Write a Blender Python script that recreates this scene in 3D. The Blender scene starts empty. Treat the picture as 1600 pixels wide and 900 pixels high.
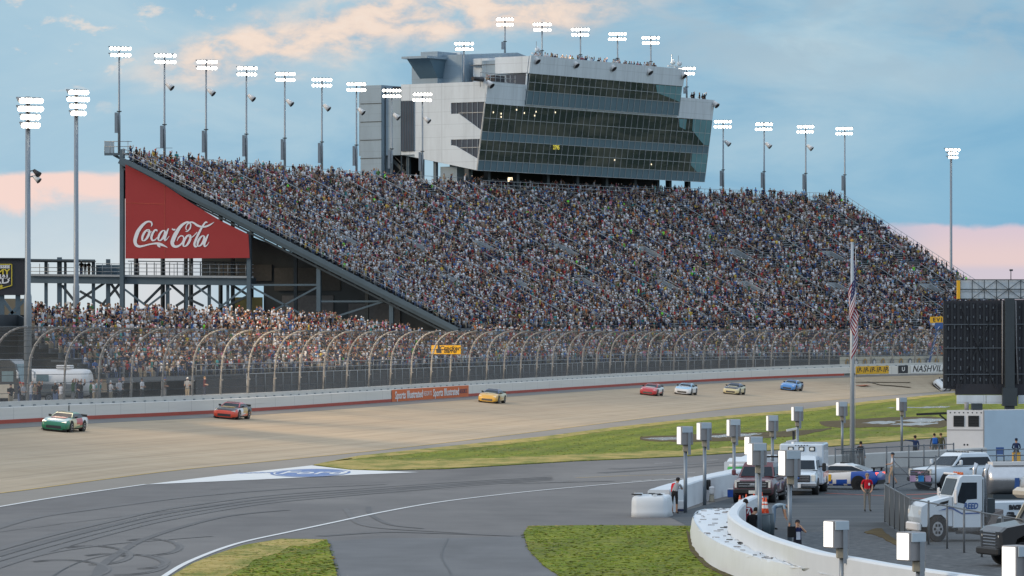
import bpy, bmesh, math, random
import numpy as np
from mathutils import Vector, Matrix
random.seed(11); rng = np.random.default_rng(5)
SC = bpy.context.scene
COL = SC.collection
V = Vector
R = math.radians
# ------------------------------------------------------------------ camera numbers
F, H, CX, HY = 7111.0, 8.3, 800.0, 519.0        # focal length in photo pixels, eye height, principal column, horizon row

def at(px, py, Y):
    """a point at distance Y on the sight line of photo pixel (px, py)"""
    return V(((px - CX) / F * Y, Y, H + (HY - py) / F * Y))

def G(px, py, z=0.0):
    """where that sight line meets the level z"""
    Y = F * (H - z) / (py - HY)
    return V(((px - CX) / F * Y, Y, z))

def hit(px, py, p0, n):
    d = V(((px - CX) / F, 1, (HY - py) / F)); o = V((0, 0, H))
    t = (p0 - o).dot(n) / d.dot(n)
    return o + d * t

def proj(p):
    return (CX + F * p[0] / p[1], HY - F * (p[2] - H) / p[1])

# ------------------------------------------------------------------ outer wall line (front stretch)
PH0, RW = R(12.3), 270.0
P0 = V((13.4, 540.0))
UMIN, UMAX = -330.0, 235.0

def line(u):
    """point and heading on the foot of the outer wall"""
    if u <= 0:
        return P0 + V((math.sin(PH0), math.cos(PH0))) * u, PH0
    ph = PH0 + u / RW
    c = P0 + V((math.cos(PH0), -math.sin(PH0))) * RW
    return c - V((math.cos(ph), -math.sin(ph))) * RW, ph

def tp(u, off, z=0.0):
    """off metres outside the wall foot (negative: on the track)"""
    p, ph = line(u)
    n = V((-math.cos(ph), math.sin(ph)))
    q = p + n * off
    return V((q.x, q.y, z))

def head(u):
    return line(u)[1]

WALLPX = [(-400, 690), (-200, 675), (0, 661), (137, 655), (327, 647.5), (400, 643), (605, 628.5), (729, 619.5), (960, 604), (1110, 596), (1210, 590.5), (1330, 586), (1473, 582.5), (1700, 580)]
_us = np.linspace(UMIN, UMAX, 240)
_wz = []
for _u in _us:
    p = tp(_u, 0)
    px = CX + F * p.x / p.y
    py = np.interp(px, [a for a, b in WALLPX], [b for a, b in WALLPX])
    _wz.append(H - (py - HY) * p.y / F)
_wz = np.convolve(np.pad(_wz, 12, mode='edge'), np.ones(25) / 25, mode='valid')

def wz(u):
    return float(np.interp(u, _us, _wz))

def u_of_px(px, off, lo=UMIN, hi=UMAX):
    f = lambda u: proj(tp(u, off, H))[0] - px
    for _ in range(60):
        m = (lo + hi) / 2
        if f(m) < 0: lo = m
        else: hi = m
    return (lo + hi) / 2
# ------------------------------------------------------------------ materials
MATS = {}

def mat(name, col, rough=0.7, metal=0.0, var=0.12, scale=3.0, bump=0.0, emit=0.0, spec=0.5, coat=0.0, trans=0.0, ecol=None):
    """principled with a two-scale procedural unevenness in colour and gloss"""
    m = bpy.data.materials.new(name); m.use_nodes = True
    nt = m.node_tree; b = nt.nodes['Principled BSDF']
    b.inputs['Roughness'].default_value = rough
    b.inputs['Metallic'].default_value = metal
    b.inputs['Specular IOR Level'].default_value = spec
    b.inputs['Coat Weight'].default_value = coat
    b.inputs['Transmission Weight'].default_value = trans
    tc = nt.nodes.new('ShaderNodeTexCoord')
    n1 = nt.nodes.new('ShaderNodeTexNoise'); n1.inputs['Scale'].default_value = scale; n1.inputs['Detail'].default_value = 6
    nt.links.new(tc.outputs['Object'], n1.inputs['Vector'])
    mx = nt.nodes.new('ShaderNodeMix'); mx.data_type = 'RGBA'
    d = [max(0, c * (1 - var)) for c in col[:3]] + [1]; l = [min(1, c * (1 + var)) for c in col[:3]] + [1]
    mx.inputs[6].default_value = d; mx.inputs[7].default_value = l
    nt.links.new(n1.outputs['Fac'], mx.inputs[0])
    nt.links.new(mx.outputs[2], b.inputs['Base Color'])
    if bump:
        bp = nt.nodes.new('ShaderNodeBump'); bp.inputs['Strength'].default_value = bump
        nt.links.new(n1.outputs['Fac'], bp.inputs['Height']); nt.links.new(bp.outputs['Normal'], b.inputs['Normal'])
    if emit:
        b.inputs['Emission Color'].default_value = list(ecol or col[:3]) + [1]
        b.inputs['Emission Strength'].default_value = emit
        m.cycles.emission_sampling = 'NONE'
    MATS[name] = m
    return m

def mat_tint(name, rough=0.85):
    """base colour from the per-face attribute 'tint' (clothes, skin, hair)"""
    m = bpy.data.materials.new(name); m.use_nodes = True
    nt = m.node_tree; b = nt.nodes['Principled BSDF']
    b.inputs['Roughness'].default_value = rough; b.inputs['Specular IOR Level'].default_value = 0.25
    a = nt.nodes.new('ShaderNodeAttribute'); a.attribute_name = 'tint'
    nt.links.new(a.outputs['Color'], b.inputs['Base Color'])
    MATS[name] = m
    return m

def new_nodes(name):
    m = bpy.data.materials.new(name); m.use_nodes = True
    MATS[name] = m
    nt = m.node_tree
    return m, nt, nt.nodes['Principled BSDF']

def nd(nt, t, **kw):
    n = nt.nodes.new(t)
    for k, v in kw.items():
        if hasattr(n, k): setattr(n, k, v)
        else: n.inputs[k].default_value = v
    return n

def noise(nt, vec, scale, detail=5.0, rough=0.55, dist=0.0):
    n = nt.nodes.new('ShaderNodeTexNoise')
    n.inputs['Scale'].default_value = scale; n.inputs['Detail'].default_value = detail
    n.inputs['Roughness'].default_value = rough; n.inputs['Distortion'].default_value = dist
    if vec is not None: nt.links.new(vec, n.inputs['Vector'])
    return n.outputs['Fac']

def ramp(nt, fac, stops):
    n = nt.nodes.new('ShaderNodeValToRGB')
    cr = n.color_ramp
    while len(cr.elements) < len(stops): cr.elements.new(0.5)
    for e, (p, c) in zip(cr.elements, stops):
        e.position = p; e.color = (*c[:3], 1) if not isinstance(c, (int, float)) else (c, c, c, 1)
    nt.links.new(fac, n.inputs[0])
    return n.outputs[0]

def mixc(nt, fac, a, b, blend='MIX'):
    n = nt.nodes.new('ShaderNodeMix'); n.data_type = 'RGBA'; n.blend_type = blend
    for i, x in ((0, fac), (6, a), (7, b)):
        if isinstance(x, (int, float)): n.inputs[i].default_value = x
        elif isinstance(x, (tuple, list)): n.inputs[i].default_value = (*x[:3], 1)
        else: nt.links.new(x, n.inputs[i])
    return n.outputs[2]

def mth(nt, op, a, b=0.0, c=None, clamp=False):
    n = nt.nodes.new('ShaderNodeMath'); n.operation = op; n.use_clamp = clamp
    for i, x in enumerate((a, b) if c is None else (a, b, c)):
        if isinstance(x, (int, float)): n.inputs[i].default_value = x
        else: nt.links.new(x, n.inputs[i])
    return n.outputs[0]

def mapping(nt, vec, scale=(1, 1, 1), rot=(0, 0, 0), loc=(0, 0, 0)):
    n = nt.nodes.new('ShaderNodeMapping')
    n.inputs['Scale'].default_value = scale; n.inputs['Rotation'].default_value = rot; n.inputs['Location'].default_value = loc
    nt.links.new(vec, n.inputs['Vector'])
    return n.outputs[0]

def srgb(r, g, b):
    f = lambda c: (c / 255 / 12.92) if c / 255 <= .04045 else ((c / 255 + .055) / 1.055) ** 2.4
    return (f(r), f(g), f(b))

# ------------------------------------------------------------------ objects
def link(name, data, parent=None, loc=None, rot=None):
    o = bpy.data.objects.new(name, data); COL.objects.link(o)
    if parent is not None: o.parent = parent
    if loc is not None: o.location = loc
    if rot is not None: o.rotation_euler = rot
    return o

def tag(o, label=None, cat=None, group=None, kind=None):
    if label: o['label'] = label
    if cat: o['category'] = cat
    if group: o['group'] = group
    if kind: o['kind'] = kind
    return o

def thing(name, label, cat, loc=(0, 0, 0), rot=(0, 0, 0), group=None):
    if isinstance(rot, (int, float)): rot = (0, 0, rot)
    return tag(link(name, None, None, loc, rot), label, cat, group)

def dup(root, label=None, group=None):
    r = root.copy(); COL.objects.link(r)
    if label: r['label'] = label
    if group: r['group'] = group
    for ch in root.children:
        c = ch.copy(); COL.objects.link(c); c.parent = r
        for g in ch.children:
            d = g.copy(); COL.objects.link(d); d.parent = c
    return r

def basis(d, up=V((0, 0, 1))):
    """rotation with x along d"""
    d = d.normalized()
    if abs(d.dot(up)) > 0.999: up = V((0, 1, 0))
    y = up.cross(d).normalized(); z = d.cross(y)
    return Matrix((d, y, z)).transposed()

class MB:
    def __init__(s): s.v, s.f, s.m, s.sm = [], [], [], []
    def add(s, vs, fs, mi=0, smooth=False):
        n = len(s.v); s.v += [tuple(v) for v in vs]
        s.f += [tuple(i + n for i in f) for f in fs]; s.m += [mi] * len(fs); s.sm += [smooth] * len(fs)
        return s
    def box(s, c, size, rot=None, mi=0):
        c = V(c); h = V(size) / 2
        M = rot if isinstance(rot, Matrix) else Matrix.Rotation(rot or 0, 3, 'Z')
        vs = [c + M @ V((x * h.x, y * h.y, z * h.z)) for x in (-1, 1) for y in (-1, 1) for z in (-1, 1)]
        return s.add(vs, [(0, 1, 3, 2), (4, 6, 7, 5), (0, 4, 5, 1), (2, 3, 7, 6), (0, 2, 6, 4), (1, 5, 7, 3)], mi)
    def cbox(s, c, size, b=0.03, rot=None, mi=0):
        """box with chamfered vertical and top edges (three stacked loops)"""
        c = V(c); x, y, z = size[0] / 2, size[1] / 2, size[2] / 2
        M = rot if isinstance(rot, Matrix) else Matrix.Rotation(rot or 0, 3, 'Z')
        def loop(k, zz):
            a, bb = x - k, y - k
            pts = [(a, bb - b), (a - b, bb), (-a + b, bb), (-a, bb - b), (-a, -bb + b), (-a + b, -bb), (a - b, -bb), (a, -bb + b)]
            return [c + M @ V((p[0], p[1], zz)) for p in pts]
        return s.loft([loop(b, -z), loop(0, -z + b), loop(0, z - b), loop(b, z)], mi)
    def bar(s, p0, p1, w, h=None, mi=0, up=V((0, 0, 1))):
        p0, p1 = V(p0), V(p1); d = p1 - p0
        return s.box((p0 + p1) / 2, (d.length, w, h or w), basis(d, up), mi)
    def tube(s, pts, r, n=8, mi=0, caps=True, smooth=True):
        pts = [V(p) for p in pts]
        rs = r if isinstance(r, (list, tuple)) else [r] * len(pts)
        loops = []
        for i, p in enumerate(pts):
            d = (pts[min(i + 1, len(pts) - 1)] - pts[max(i - 1, 0)])
            M = basis(d)
            loops.append([p + M @ V((0, math.cos(a), math.sin(a))) * rs[i] for a in (2 * math.pi * k / n for k in range(n))])
        return s.loft(loops, mi, caps, smooth)
    def loft(s, loops, mi=0, caps=True, smooth=False, closed=True):
        n = len(loops[0]); vs = [v for l in loops for v in l]; fs = []
        for i in range(len(loops) - 1):
            for k in range(n if closed else n - 1):
                k2 = (k + 1) % n
                fs.append((i * n + k, i * n + k2, (i + 1) * n + k2, (i + 1) * n + k))
        m = [mi] * len(fs)
        s.add(vs, fs, mi, smooth)
        if caps and closed:
            b = len(s.v) - len(vs)
            s.f += [tuple(b + k for k in reversed(range(n))), tuple(b + (len(loops) - 1) * n + k for k in range(n))]
            s.m += [mi] * 2; s.sm += [False] * 2
        return s
    def prism(s, poly, fn, d0, d1, mi=0):
        """poly of (a,b) pairs; fn(a,b,t) -> point"""
        return s.loft([[fn(a, b, d0) for a, b in poly], [fn(a, b, d1) for a, b in poly]], mi)
    def disc(s, c, nrm, r, n=12, mi=0):
        M = basis(V(nrm)); c = V(c)
        return s.add([c + M @ V((0, math.cos(a), math.sin(a))) * r for a in (2 * math.pi * k / n for k in range(n))], [tuple(range(n))], mi)
    def ball(s, c, r, n=8, k=6, mi=0, sq=(1, 1, 1)):
        c = V(c); loops = []
        for i in range(k + 1):
            t = -math.pi / 2 + math.pi * i / k
            rr = max(math.cos(t), 0.03) * r
            loops.append([c + V((math.cos(a) * rr * sq[0], math.sin(a) * rr * sq[1], math.sin(t) * r * sq[2])) for a in (2 * math.pi * j / n for j in range(n))])
        return s.loft(loops, mi, True, True)
    def quad(s, a, b, c, d, mi=0): return s.add([a, b, c, d], [(0, 1, 2, 3)], mi)
    def poly(s, pts, mi=0): return s.add(pts, [tuple(range(len(pts)))], mi)
    def mesh(s, name, mats):
        me = bpy.data.meshes.new(name); me.from_pydata(s.v, [], s.f)
        for m in (mats if isinstance(mats, (list, tuple)) else [mats]): me.materials.append(m if not isinstance(m, str) else MATS[m])
        me.polygons.foreach_set('material_index', s.m); me.polygons.foreach_set('use_smooth', s.sm)
        me.update(); return me
    def build(s, name, mats, parent=None, sharp=None, **kw):
        me = s.mesh(name, mats)
        bm = bmesh.new(); bm.from_mesh(me); bmesh.ops.recalc_face_normals(bm, faces=bm.faces); bm.to_mesh(me); bm.free()
        if sharp:
            me.polygons.foreach_set('use_smooth', [True] * len(me.polygons)); me.set_sharp_from_angle(angle=R(sharp))
        return link(name, me, parent, **kw)

def flat_sheet(name, pts, z, m, thick=0.0, kind='structure', parent=None):
    """a level sheet from an outline, triangulated; thick > 0 raises it with a rim"""
    me = bpy.data.meshes.new(name); bm = bmesh.new()
    vs = [bm.verts.new((p[0], p[1], z)) for p in pts]
    f = bm.faces.new(vs)
    if f.normal.z < 0: f.normal_flip()
    f.normal_update()
    if f.normal.z < 0: f.normal_flip()
    if thick:
        r = bmesh.ops.extrude_face_region(bm, geom=[f])
        for v in r['geom']:
            if isinstance(v, bmesh.types.BMVert): v.co.z += thick
    bmesh.ops.triangulate(bm, faces=[x for x in bm.faces if len(x.verts) > 4])
    bmesh.ops.recalc_face_normals(bm, faces=bm.faces)
    bm.to_mesh(me); bm.free()
    me.materials.append(MATS[m])
    o = link(name, me, parent)
    if kind: o['kind'] = kind
    return o

def smooth_pts(pts, k=6):
    """catmull-rom through points (any dimension)"""
    P = [np.array(p, float) for p in pts]; out = []
    for i in range(len(P) - 1):
        a, b, c, d = P[max(i - 1, 0)], P[i], P[i + 1], P[min(i + 2, len(P) - 1)]
        for t in np.linspace(0, 1, k, endpoint=False):
            out.append(.5 * (2 * b + (c - a) * t + (2 * a - 5 * b + 4 * c - d) * t * t + (3 * b - a - 3 * c + d) * t ** 3))
    out.append(P[-1]); return out

def ribbon(name, pts, w, z, m, kind='structure'):
    """a flat strip on the ground along pts (x, y)"""
    mb = MB(); n = len(pts); L = []; Rr = []
    for i, p in enumerate(pts):
        d = V(pts[min(i + 1, n - 1)][:2]) - V(pts[max(i - 1, 0)][:2]); d.normalize()
        nn = V((-d.y, d.x)); ww = w[i] if isinstance(w, (list, tuple, np.ndarray)) else w
        L.append((p[0] + nn.x * ww / 2, p[1] + nn.y * ww / 2, z)); Rr.append((p[0] - nn.x * ww / 2, p[1] - nn.y * ww / 2, z))
    mb.add(L + Rr, [(i, n + i, n + i + 1, i + 1) for i in range(n - 1)])
    o = mb.build(name, m)
    if kind: o['kind'] = kind
    return o

_fonts = {}
def text_mesh(s, size=1.0, shear=0.0, bold=0.0, align='CENTER', space=1.0):
    """lettering as a flat mesh in the local xz plane facing -y"""
    key = (s, size, shear, bold, align, space)
    if key in _fonts: return _fonts[key]
    cu = bpy.data.curves.new('lettering', 'FONT'); cu.body = s; cu.size = size; cu.shear = shear
    cu.align_x = align; cu.align_y = 'CENTER'; cu.offset = bold; cu.space_character = space; cu.resolution_u = 2; cu.extrude = 0.004
    o = bpy.data.objects.new('lettering', cu); COL.objects.link(o)
    dg = bpy.context.evaluated_depsgraph_get(); dg.update()
    me = bpy.data.meshes.new_from_object(o.evaluated_get(dg))
    bpy.data.objects.remove(o)
    me.transform(Matrix.Rotation(math.pi / 2, 4, 'X'))
    me.materials.clear()
    _fonts[key] = me
    return me

def lettering(s, size, m, parent=None, M=None, name='lettering', **kw):
    me = text_mesh(s, size, **kw).copy(); me.name = name
    me.materials.append(MATS[m])
    o = link(name, me, parent)
    if M is not None: o.matrix_local = M
    return o

def frame_mat(o, x, n):
    """4x4: local x -> x, local -y -> n (outward), z -> up"""
    x = V(x).normalized(); n = V(n).normalized(); y = -n; z = x.cross(y)
    return Matrix((( x.x, y.x, z.x, o[0]), (x.y, y.y, z.y, o[1]), (x.z, y.z, z.z, o[2]), (0, 0, 0, 1)))
# ------------------------------------------------------------------ world
cam = bpy.data.cameras.new('camera'); camo = link('camera', cam, None, (0, 0, H), (math.pi / 2, 0, 0))
cam.sensor_width = 36; cam.lens = 160.0; cam.shift_y = (HY - 450) / 1600; cam.clip_start = 1; cam.clip_end = 20000
SC.camera = camo
SC.render.resolution_x, SC.render.resolution_y = 1024, 576
SC.render.engine = 'CYCLES'
SC.cycles.use_denoising = True
SC.cycles.max_bounces = 6; SC.cycles.transparent_max_bounces = 24
SC.cycles.sample_clamp_indirect = 4.0
SC.cycles.use_light_tree = True
SC.view_settings.view_transform = 'Standard'; SC.view_settings.look = 'None'; SC.view_settings.exposure = 0.18; SC.view_settings.gamma = 1

W = bpy.data.worlds.new('World'); SC.world = W; W.use_nodes = True
nt = W.node_tree; nt.nodes.clear()
SUN_AZ, SUN_EL = R(-106), R(21)     # azimuth from +y towards +x
out = nt.nodes.new('ShaderNodeOutputWorld')
tc = nt.nodes.new('ShaderNodeTexCoord')
sx = nt.nodes.new('ShaderNodeSeparateXYZ'); nt.links.new(tc.outputs['Generated'], sx.inputs[0])
ys = mth(nt, 'MAXIMUM', mth(nt, 'ABSOLUTE', sx.outputs[1]), 0.15)
az = mth(nt, 'MULTIPLY', mth(nt, 'DIVIDE', sx.outputs[0], ys), 71.11)      # degrees-like units, about 11 to the picture's half width
el = mth(nt, 'MULTIPLY', mth(nt, 'DIVIDE', sx.outputs[2], ys), 71.11)
cv = nt.nodes.new('ShaderNodeCombineXYZ'); nt.links.new(az, cv.inputs[0]); nt.links.new(el, cv.inputs[1])
P = cv.outputs[0]
def smoothstep(x, a, b):
    n = nt.nodes.new('ShaderNodeMapRange'); n.interpolation_type = 'SMOOTHSTEP'
    n.inputs['From Min'].default_value = a; n.inputs['From Max'].default_value = b
    nt.links.new(x, n.inputs['Value']) if not isinstance(x, (int, float)) else None
    return n.outputs[0]
sky = nt.nodes.new('ShaderNodeTexSky'); sky.sky_type = 'NISHITA'; sky.sun_disc = False
sky.sun_elevation = SUN_EL; sky.sun_rotation = SUN_AZ
nish = mixc(nt, 1.0, sky.outputs[0], (0.075, 0.075, 0.075), 'MULTIPLY')
# veil of dusk cloud, laid out in direction (az, el)
w1 = noise(nt, mapping(nt, P, (0.28, 0.75, 1)), 1.0, 6, 0.55, 0.6)          # long soft streaks
w2 = noise(nt, mapping(nt, P, (0.55, 1.3, 1), (0, 0, 0.22), (3, 5, 0)), 1.0, 8, 0.58, 0.3)
w3 = noise(nt, mapping(nt, P, (1.4, 2.6, 1), (0, 0, 0.2), (9, 1, 0)), 1.0, 7, 0.6, 0.2)
w4 = noise(nt, mapping(nt, P, (0.35, 0.35, 1), (0, 0, 0), (2, 8, 0)), 1.0, 2)
blue = ramp(nt, w1, [(0.30, srgb(128, 174, 204)), (0.46, srgb(149, 187, 210)), (0.60, srgb(167, 197, 214)), (0.75, srgb(184, 207, 218))])
blue = mixc(nt, mth(nt, 'MULTIPLY', smoothstep(az, 3.0, 9.0), smoothstep(el, 5.2, 2.0)), blue, mixc(nt, w1, srgb(112, 168, 204), srgb(134, 184, 212)))
blue = mixc(nt, mth(nt, 'MULTIPLY', smoothstep(az, -1.0, -8.0), 0.55), blue, srgb(174, 203, 220))
# grey-blue cloud deck above right of the tower
deck = mth(nt, 'MULTIPLY', mth(nt, 'MULTIPLY', smoothstep(el, 3.2, 4.6), smoothstep(az, -1.5, 1.5)), smoothstep(w2, 0.36, 0.62))
blue = mixc(nt, mth(nt, 'MULTIPLY', deck, 0.8), blue, srgb(160, 186, 203))
# peach band rising to the right from behind the light row to above the tower
t = mth(nt, 'ADD', el, mth(nt, 'MULTIPLY', mth(nt, 'ADD', az, 5.0), -0.14))     # height over the band's axis
t = mth(nt, 'ADD', t, mth(nt, 'MULTIPLY', mth(nt, 'SUBTRACT', w2, 0.5), 1.3))
band = mth(nt, 'MULTIPLY', smoothstep(t, 3.75, 4.2), smoothstep(mth(nt, 'SUBTRACT', t, mth(nt, 'MULTIPLY', mth(nt, 'ADD', az, 5.0), .11)), 4.85, 4.30))
band = mth(nt, 'MULTIPLY', band, mth(nt, 'MULTIPLY', smoothstep(az, -6.8, -4.6), smoothstep(az, 3.2, 0.4)))
band = mth(nt, 'MULTIPLY', band, smoothstep(w3, 0.28, 0.60))
# small peach puffs upper left
puff = mth(nt, 'MULTIPLY', smoothstep(w3, 0.55, 0.68), mth(nt, 'MULTIPLY', smoothstep(el, 3.0, 4.4), smoothstep(az, -2.0, -6.0)))
peach = ramp(nt, w3, [(0.3, srgb(232, 207, 194)), (0.5, srgb(247, 219, 198)), (0.7, srgb(252, 229, 210))])
col = mixc(nt, mth(nt, 'MULTIPLY', mth(nt, 'MAXIMUM', band, mth(nt, 'MULTIPLY', puff, 0.6)), 0.82), blue, peach)
# low glow bands: peach at far left, pink at far right, grey-blue bank underneath
e2 = mth(nt, 'ADD', el, mth(nt, 'MULTIPLY', mth(nt, 'SUBTRACT', w2, 0.5), 0.5))
lowl = mth(nt, 'MULTIPLY', smoothstep(e2, 2.50, 2.38), smoothstep(az, -4.0, -6.5))
lc = mixc(nt, smoothstep(e2, 2.4, 1.5), srgb(242, 218, 204), srgb(252, 230, 200))
lc = mixc(nt, smoothstep(az, -10.0, -8.2), lc, srgb(240, 213, 205))
col = mixc(nt, lowl, col, lc)
e3 = mth(nt, 'ADD', el, mth(nt, 'MULTIPLY', mth(nt, 'ADD', mth(nt, 'SUBTRACT', w2, 0.5), mth(nt, 'MULTIPLY', smoothstep(az, -9.8, -8.4), -0.28)), 1.3))
bank = mth(nt, 'MULTIPLY', smoothstep(e3, 1.75, 1.45), smoothstep(az, -4.0, -6.5))
col = mixc(nt, bank, col, mixc(nt, smoothstep(e3, 1.6, 0.4), srgb(188, 206, 218), srgb(204, 216, 222)))
lowr = mth(nt, 'MULTIPLY', smoothstep(e2, 1.72, 1.60), smoothstep(az, 4.5, 7.0))
col = mixc(nt, lowr, col, mixc(nt, smoothstep(el, 1.7, 1.15), srgb(212, 196, 208), srgb(224, 202, 202)))
bankr = mth(nt, 'MULTIPLY', smoothstep(el, 1.10, 0.95), smoothstep(az, 4.5, 7.0))
col = mixc(nt, bankr, col, srgb(205, 196, 208))
# away from this low sector the open dusk sky takes over
up = smoothstep(sx.outputs[2], 0.09, 0.30)
front = smoothstep(sx.outputs[1], 0.55, 0.90)
dome = mixc(nt, smoothstep(sx.outputs[2], 0.0, 0.45), mixc(nt, smoothstep(sx.outputs[0], 0.2, -0.9), (0.46, 0.55, 0.66), (0.72, 0.62, 0.56)), (0.80, 0.95, 1.13))
dome = mixc(nt, 0.2, dome, nish)
vis = mth(nt, 'MULTIPLY', front, mth(nt, 'SUBTRACT', 1.0, up))
fin = mixc(nt, vis, dome, mixc(nt, 1.0, col, (.93, .92, .91), 'MULTIPLY'))
bg = nt.nodes.new('ShaderNodeBackground'); bg.inputs['Strength'].default_value = 1.0
nt.links.new(fin, bg.inputs['Color'])
nt.links.new(bg.outputs[0], out.inputs['Surface'])

sl = bpy.data.lights.new('sun', 'SUN'); sl.energy = 1.2; sl.angle = R(11); sl.color = (1.0, 0.76, 0.50)
d = V((math.sin(SUN_AZ) * math.cos(SUN_EL), math.cos(SUN_AZ) * math.cos(SUN_EL), math.sin(SUN_EL)))
so = link('sun', sl, None, d * 900); so.rotation_euler = d.to_track_quat('Z', 'Y').to_euler()

# ------------------------------------------------------------------ ground materials
def ground_mat(name, stops, scale, bump=0.0, rough=0.9, streak=None, patch=None, uv=False):
    m, n, b = new_nodes(name)
    t = n.nodes.new('ShaderNodeTexCoord'); vec = t.outputs['UV' if uv else 'Object']
    f = noise(n, mapping(n, vec, (1, 1, 1)), scale, 8, 0.6)
    if streak:
        f2 = noise(n, mapping(n, vec, streak), 1.0, 6, 0.6, 0.3)
        f = mth(n, 'ADD', mth(n, 'MULTIPLY', f, 0.35), mth(n, 'MULTIPLY', f2, 0.65))
    c = ramp(n, f, stops)
    if patch:
        sc, lo, hi, pc = patch
        pf = noise(n, mapping(n, vec, (sc, sc * .6, 1)), 1.0, 5, 0.6, 0.4)
        c = mixc(n, ramp(n, pf, [(lo, 0.0), (hi, 1.0)]), c, pc)
    n.links.new(c, b.inputs['Base Color'])
    b.inputs['Roughness'].default_value = rough; b.inputs['Specular IOR Level'].default_value = 0.3
    if bump:
        bp = n.nodes.new('ShaderNodeBump'); bp.inputs['Strength'].default_value = bump; bp.inputs['Distance'].default_value = 0.05
        n.links.new(noise(n, vec, 14, 6), bp.inputs['Height']); n.links.new(bp.outputs[0], b.inputs['Normal'])
    return m
ground_mat('field', [(.3, (.05, .08, .02)), (.7, (.09, .12, .03))], 0.2)
ground_mat('concrete_track', [(.28, (.34, .255, .165)), (.5, (.44, .345, .235)), (.72, (.51, .41, .29))], 0.25, rough=0.8, streak=(0.02, 0.9, 1), uv=True)
ground_mat('asphalt', [(.3, (.105, .098, .094)), (.5, (.150, .140, .133)), (.7, (.19, .178, .168))], 0.35, rough=0.75, streak=(0.12, 0.02, 1), patch=(0.05, .5, .75, (.22, .205, .19)), bump=.1)
ground_mat('apron', [(.3, (.23, .205, .175)), (.7, (.30, .27, .23))], 0.3, rough=0.8, streak=(0.1, 0.02, 1))
ground_mat('pit_lot', [(.3, (.045, .053, .060)), (.5, (.072, .082, .090)), (.7, (.105, .115, .123))], 0.5, rough=0.85, streak=(0.05, 0.6, 1), bump=.15)
ground_mat('gravel_lot', [(.3, (.055, .062, .068)), (.5, (.095, .104, .112)), (.7, (.155, .165, .172))], 2.5, rough=0.95, bump=.5)
ground_mat('turf', [(.25, (.095, .135, .008)), (.42, (.185, .225, .012)), (.55, (.26, .285, .018)), (.70, (.35, .32, .04))], 0.5, rough=0.95, streak=(0.06, 0.45, 1), patch=(0.09, .52, .66, (.22, .20, .045)), bump=.6)
ground_mat('dry_turf', [(.25, (.24, .21, .05)), (.5, (.44, .33, .10)), (.75, (.56, .43, .17))], 0.9, rough=0.95, streak=(0.3, 0.6, 1), bump=.6)
m_ = MATS['turf']; n_ = m_.node_tree; b_ = n_.nodes['Principled BSDF']; c_ = b_.inputs['Base Color'].links[0].from_socket
t_ = nd(n_, 'ShaderNodeTexCoord'); wv = n_.nodes.new('ShaderNodeTexWave'); wv.inputs['Scale'].default_value = .11; wv.inputs['Distortion'].default_value = 2.5; wv.inputs['Detail'].default_value = 3
n_.links.new(mapping(n_, t_.outputs['Object'], (1, .5, 1), (0, 0, .3)), wv.inputs['Vector'])
c_ = mixc(n_, mth(n_, 'MULTIPLY', wv.outputs['Fac'], .38), c_, (.060, .10, .006))
fz = noise(n_, mapping(n_, t_.outputs['Object'], (2.2, 1.2, 1)), 1.0, 8, .75); c_ = mixc(n_, ramp(n_, fz, [(.42, 0.0), (.66, .75)]), c_, (.045, .075, .008)); n_.links.new(c_, b_.inputs['Base Color'])
m_ = MATS['dry_turf']; n_ = m_.node_tree; b_ = n_.nodes['Principled BSDF']; c_ = b_.inputs['Base Color'].links[0].from_socket; t_ = nd(n_, 'ShaderNodeTexCoord')
fz = noise(n_, mapping(n_, t_.outputs['Object'], (.5, .22, 1)), 1.0, 9, .72); c_ = mixc(n_, ramp(n_, fz, [(.40, .85), (.56, 0.0)]), c_, (.13, .17, .02)); n_.links.new(c_, b_.inputs['Base Color'])
ground_mat('mud', [(.3, (.045, .03, .012)), (.5, (.085, .06, .022)), (.7, (.14, .12, .04))], 1.2, rough=0.95, streak=(0.4, 0.9, 1))
ground_mat('puddle', [(.3, (.10, .095, .07)), (.45, (.22, .21, .18)), (.6, (.42, .42, .40))], 1.2, rough=0.25)
mat('line_white', (.72, .72, .70), .7, var=.12, scale=.8)
mat('line_yellow', (.62, .40, .06), .7, var=.2, scale=.8)
mat('skid', (.098, .092, .088), .7, var=.3, scale=.4)
mat('skid_faint', (.126, .118, .112), .7, var=.25, scale=.4)
mat('logo_blue', (.035, .10, .30), .6, var=.1)
mat('line_red', (.50, .10, .06), .7)
mat('outer_soil', (.16, .15, .13), .9, var=.3, scale=.3)

# slab joints, groove and stains of the concrete track (u along the track, v across)
m_ = MATS['concrete_track']; n_ = m_.node_tree; b_ = n_.nodes['Principled BSDF']; c_ = b_.inputs['Base Color'].links[0].from_socket
t_ = nd(n_, 'ShaderNodeTexCoord'); s3 = n_.nodes.new('ShaderNodeSeparateXYZ'); n_.links.new(t_.outputs['UV'], s3.inputs[0])
j1 = mth(n_, 'LESS_THAN', mth(n_, 'FRACT', mth(n_, 'MULTIPLY', s3.outputs[1], .24)), .035); j2 = mth(n_, 'LESS_THAN', mth(n_, 'FRACT', mth(n_, 'ADD', mth(n_, 'MULTIPLY', s3.outputs[0], .16), mth(n_, 'MULTIPLY', s3.outputs[1], .02))), .03)
c_ = mixc(n_, mth(n_, 'MULTIPLY', mth(n_, 'MAXIMUM', j1, mth(n_, 'MULTIPLY', j2, .8)), .20), c_, (.16, .13, .10))
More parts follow.
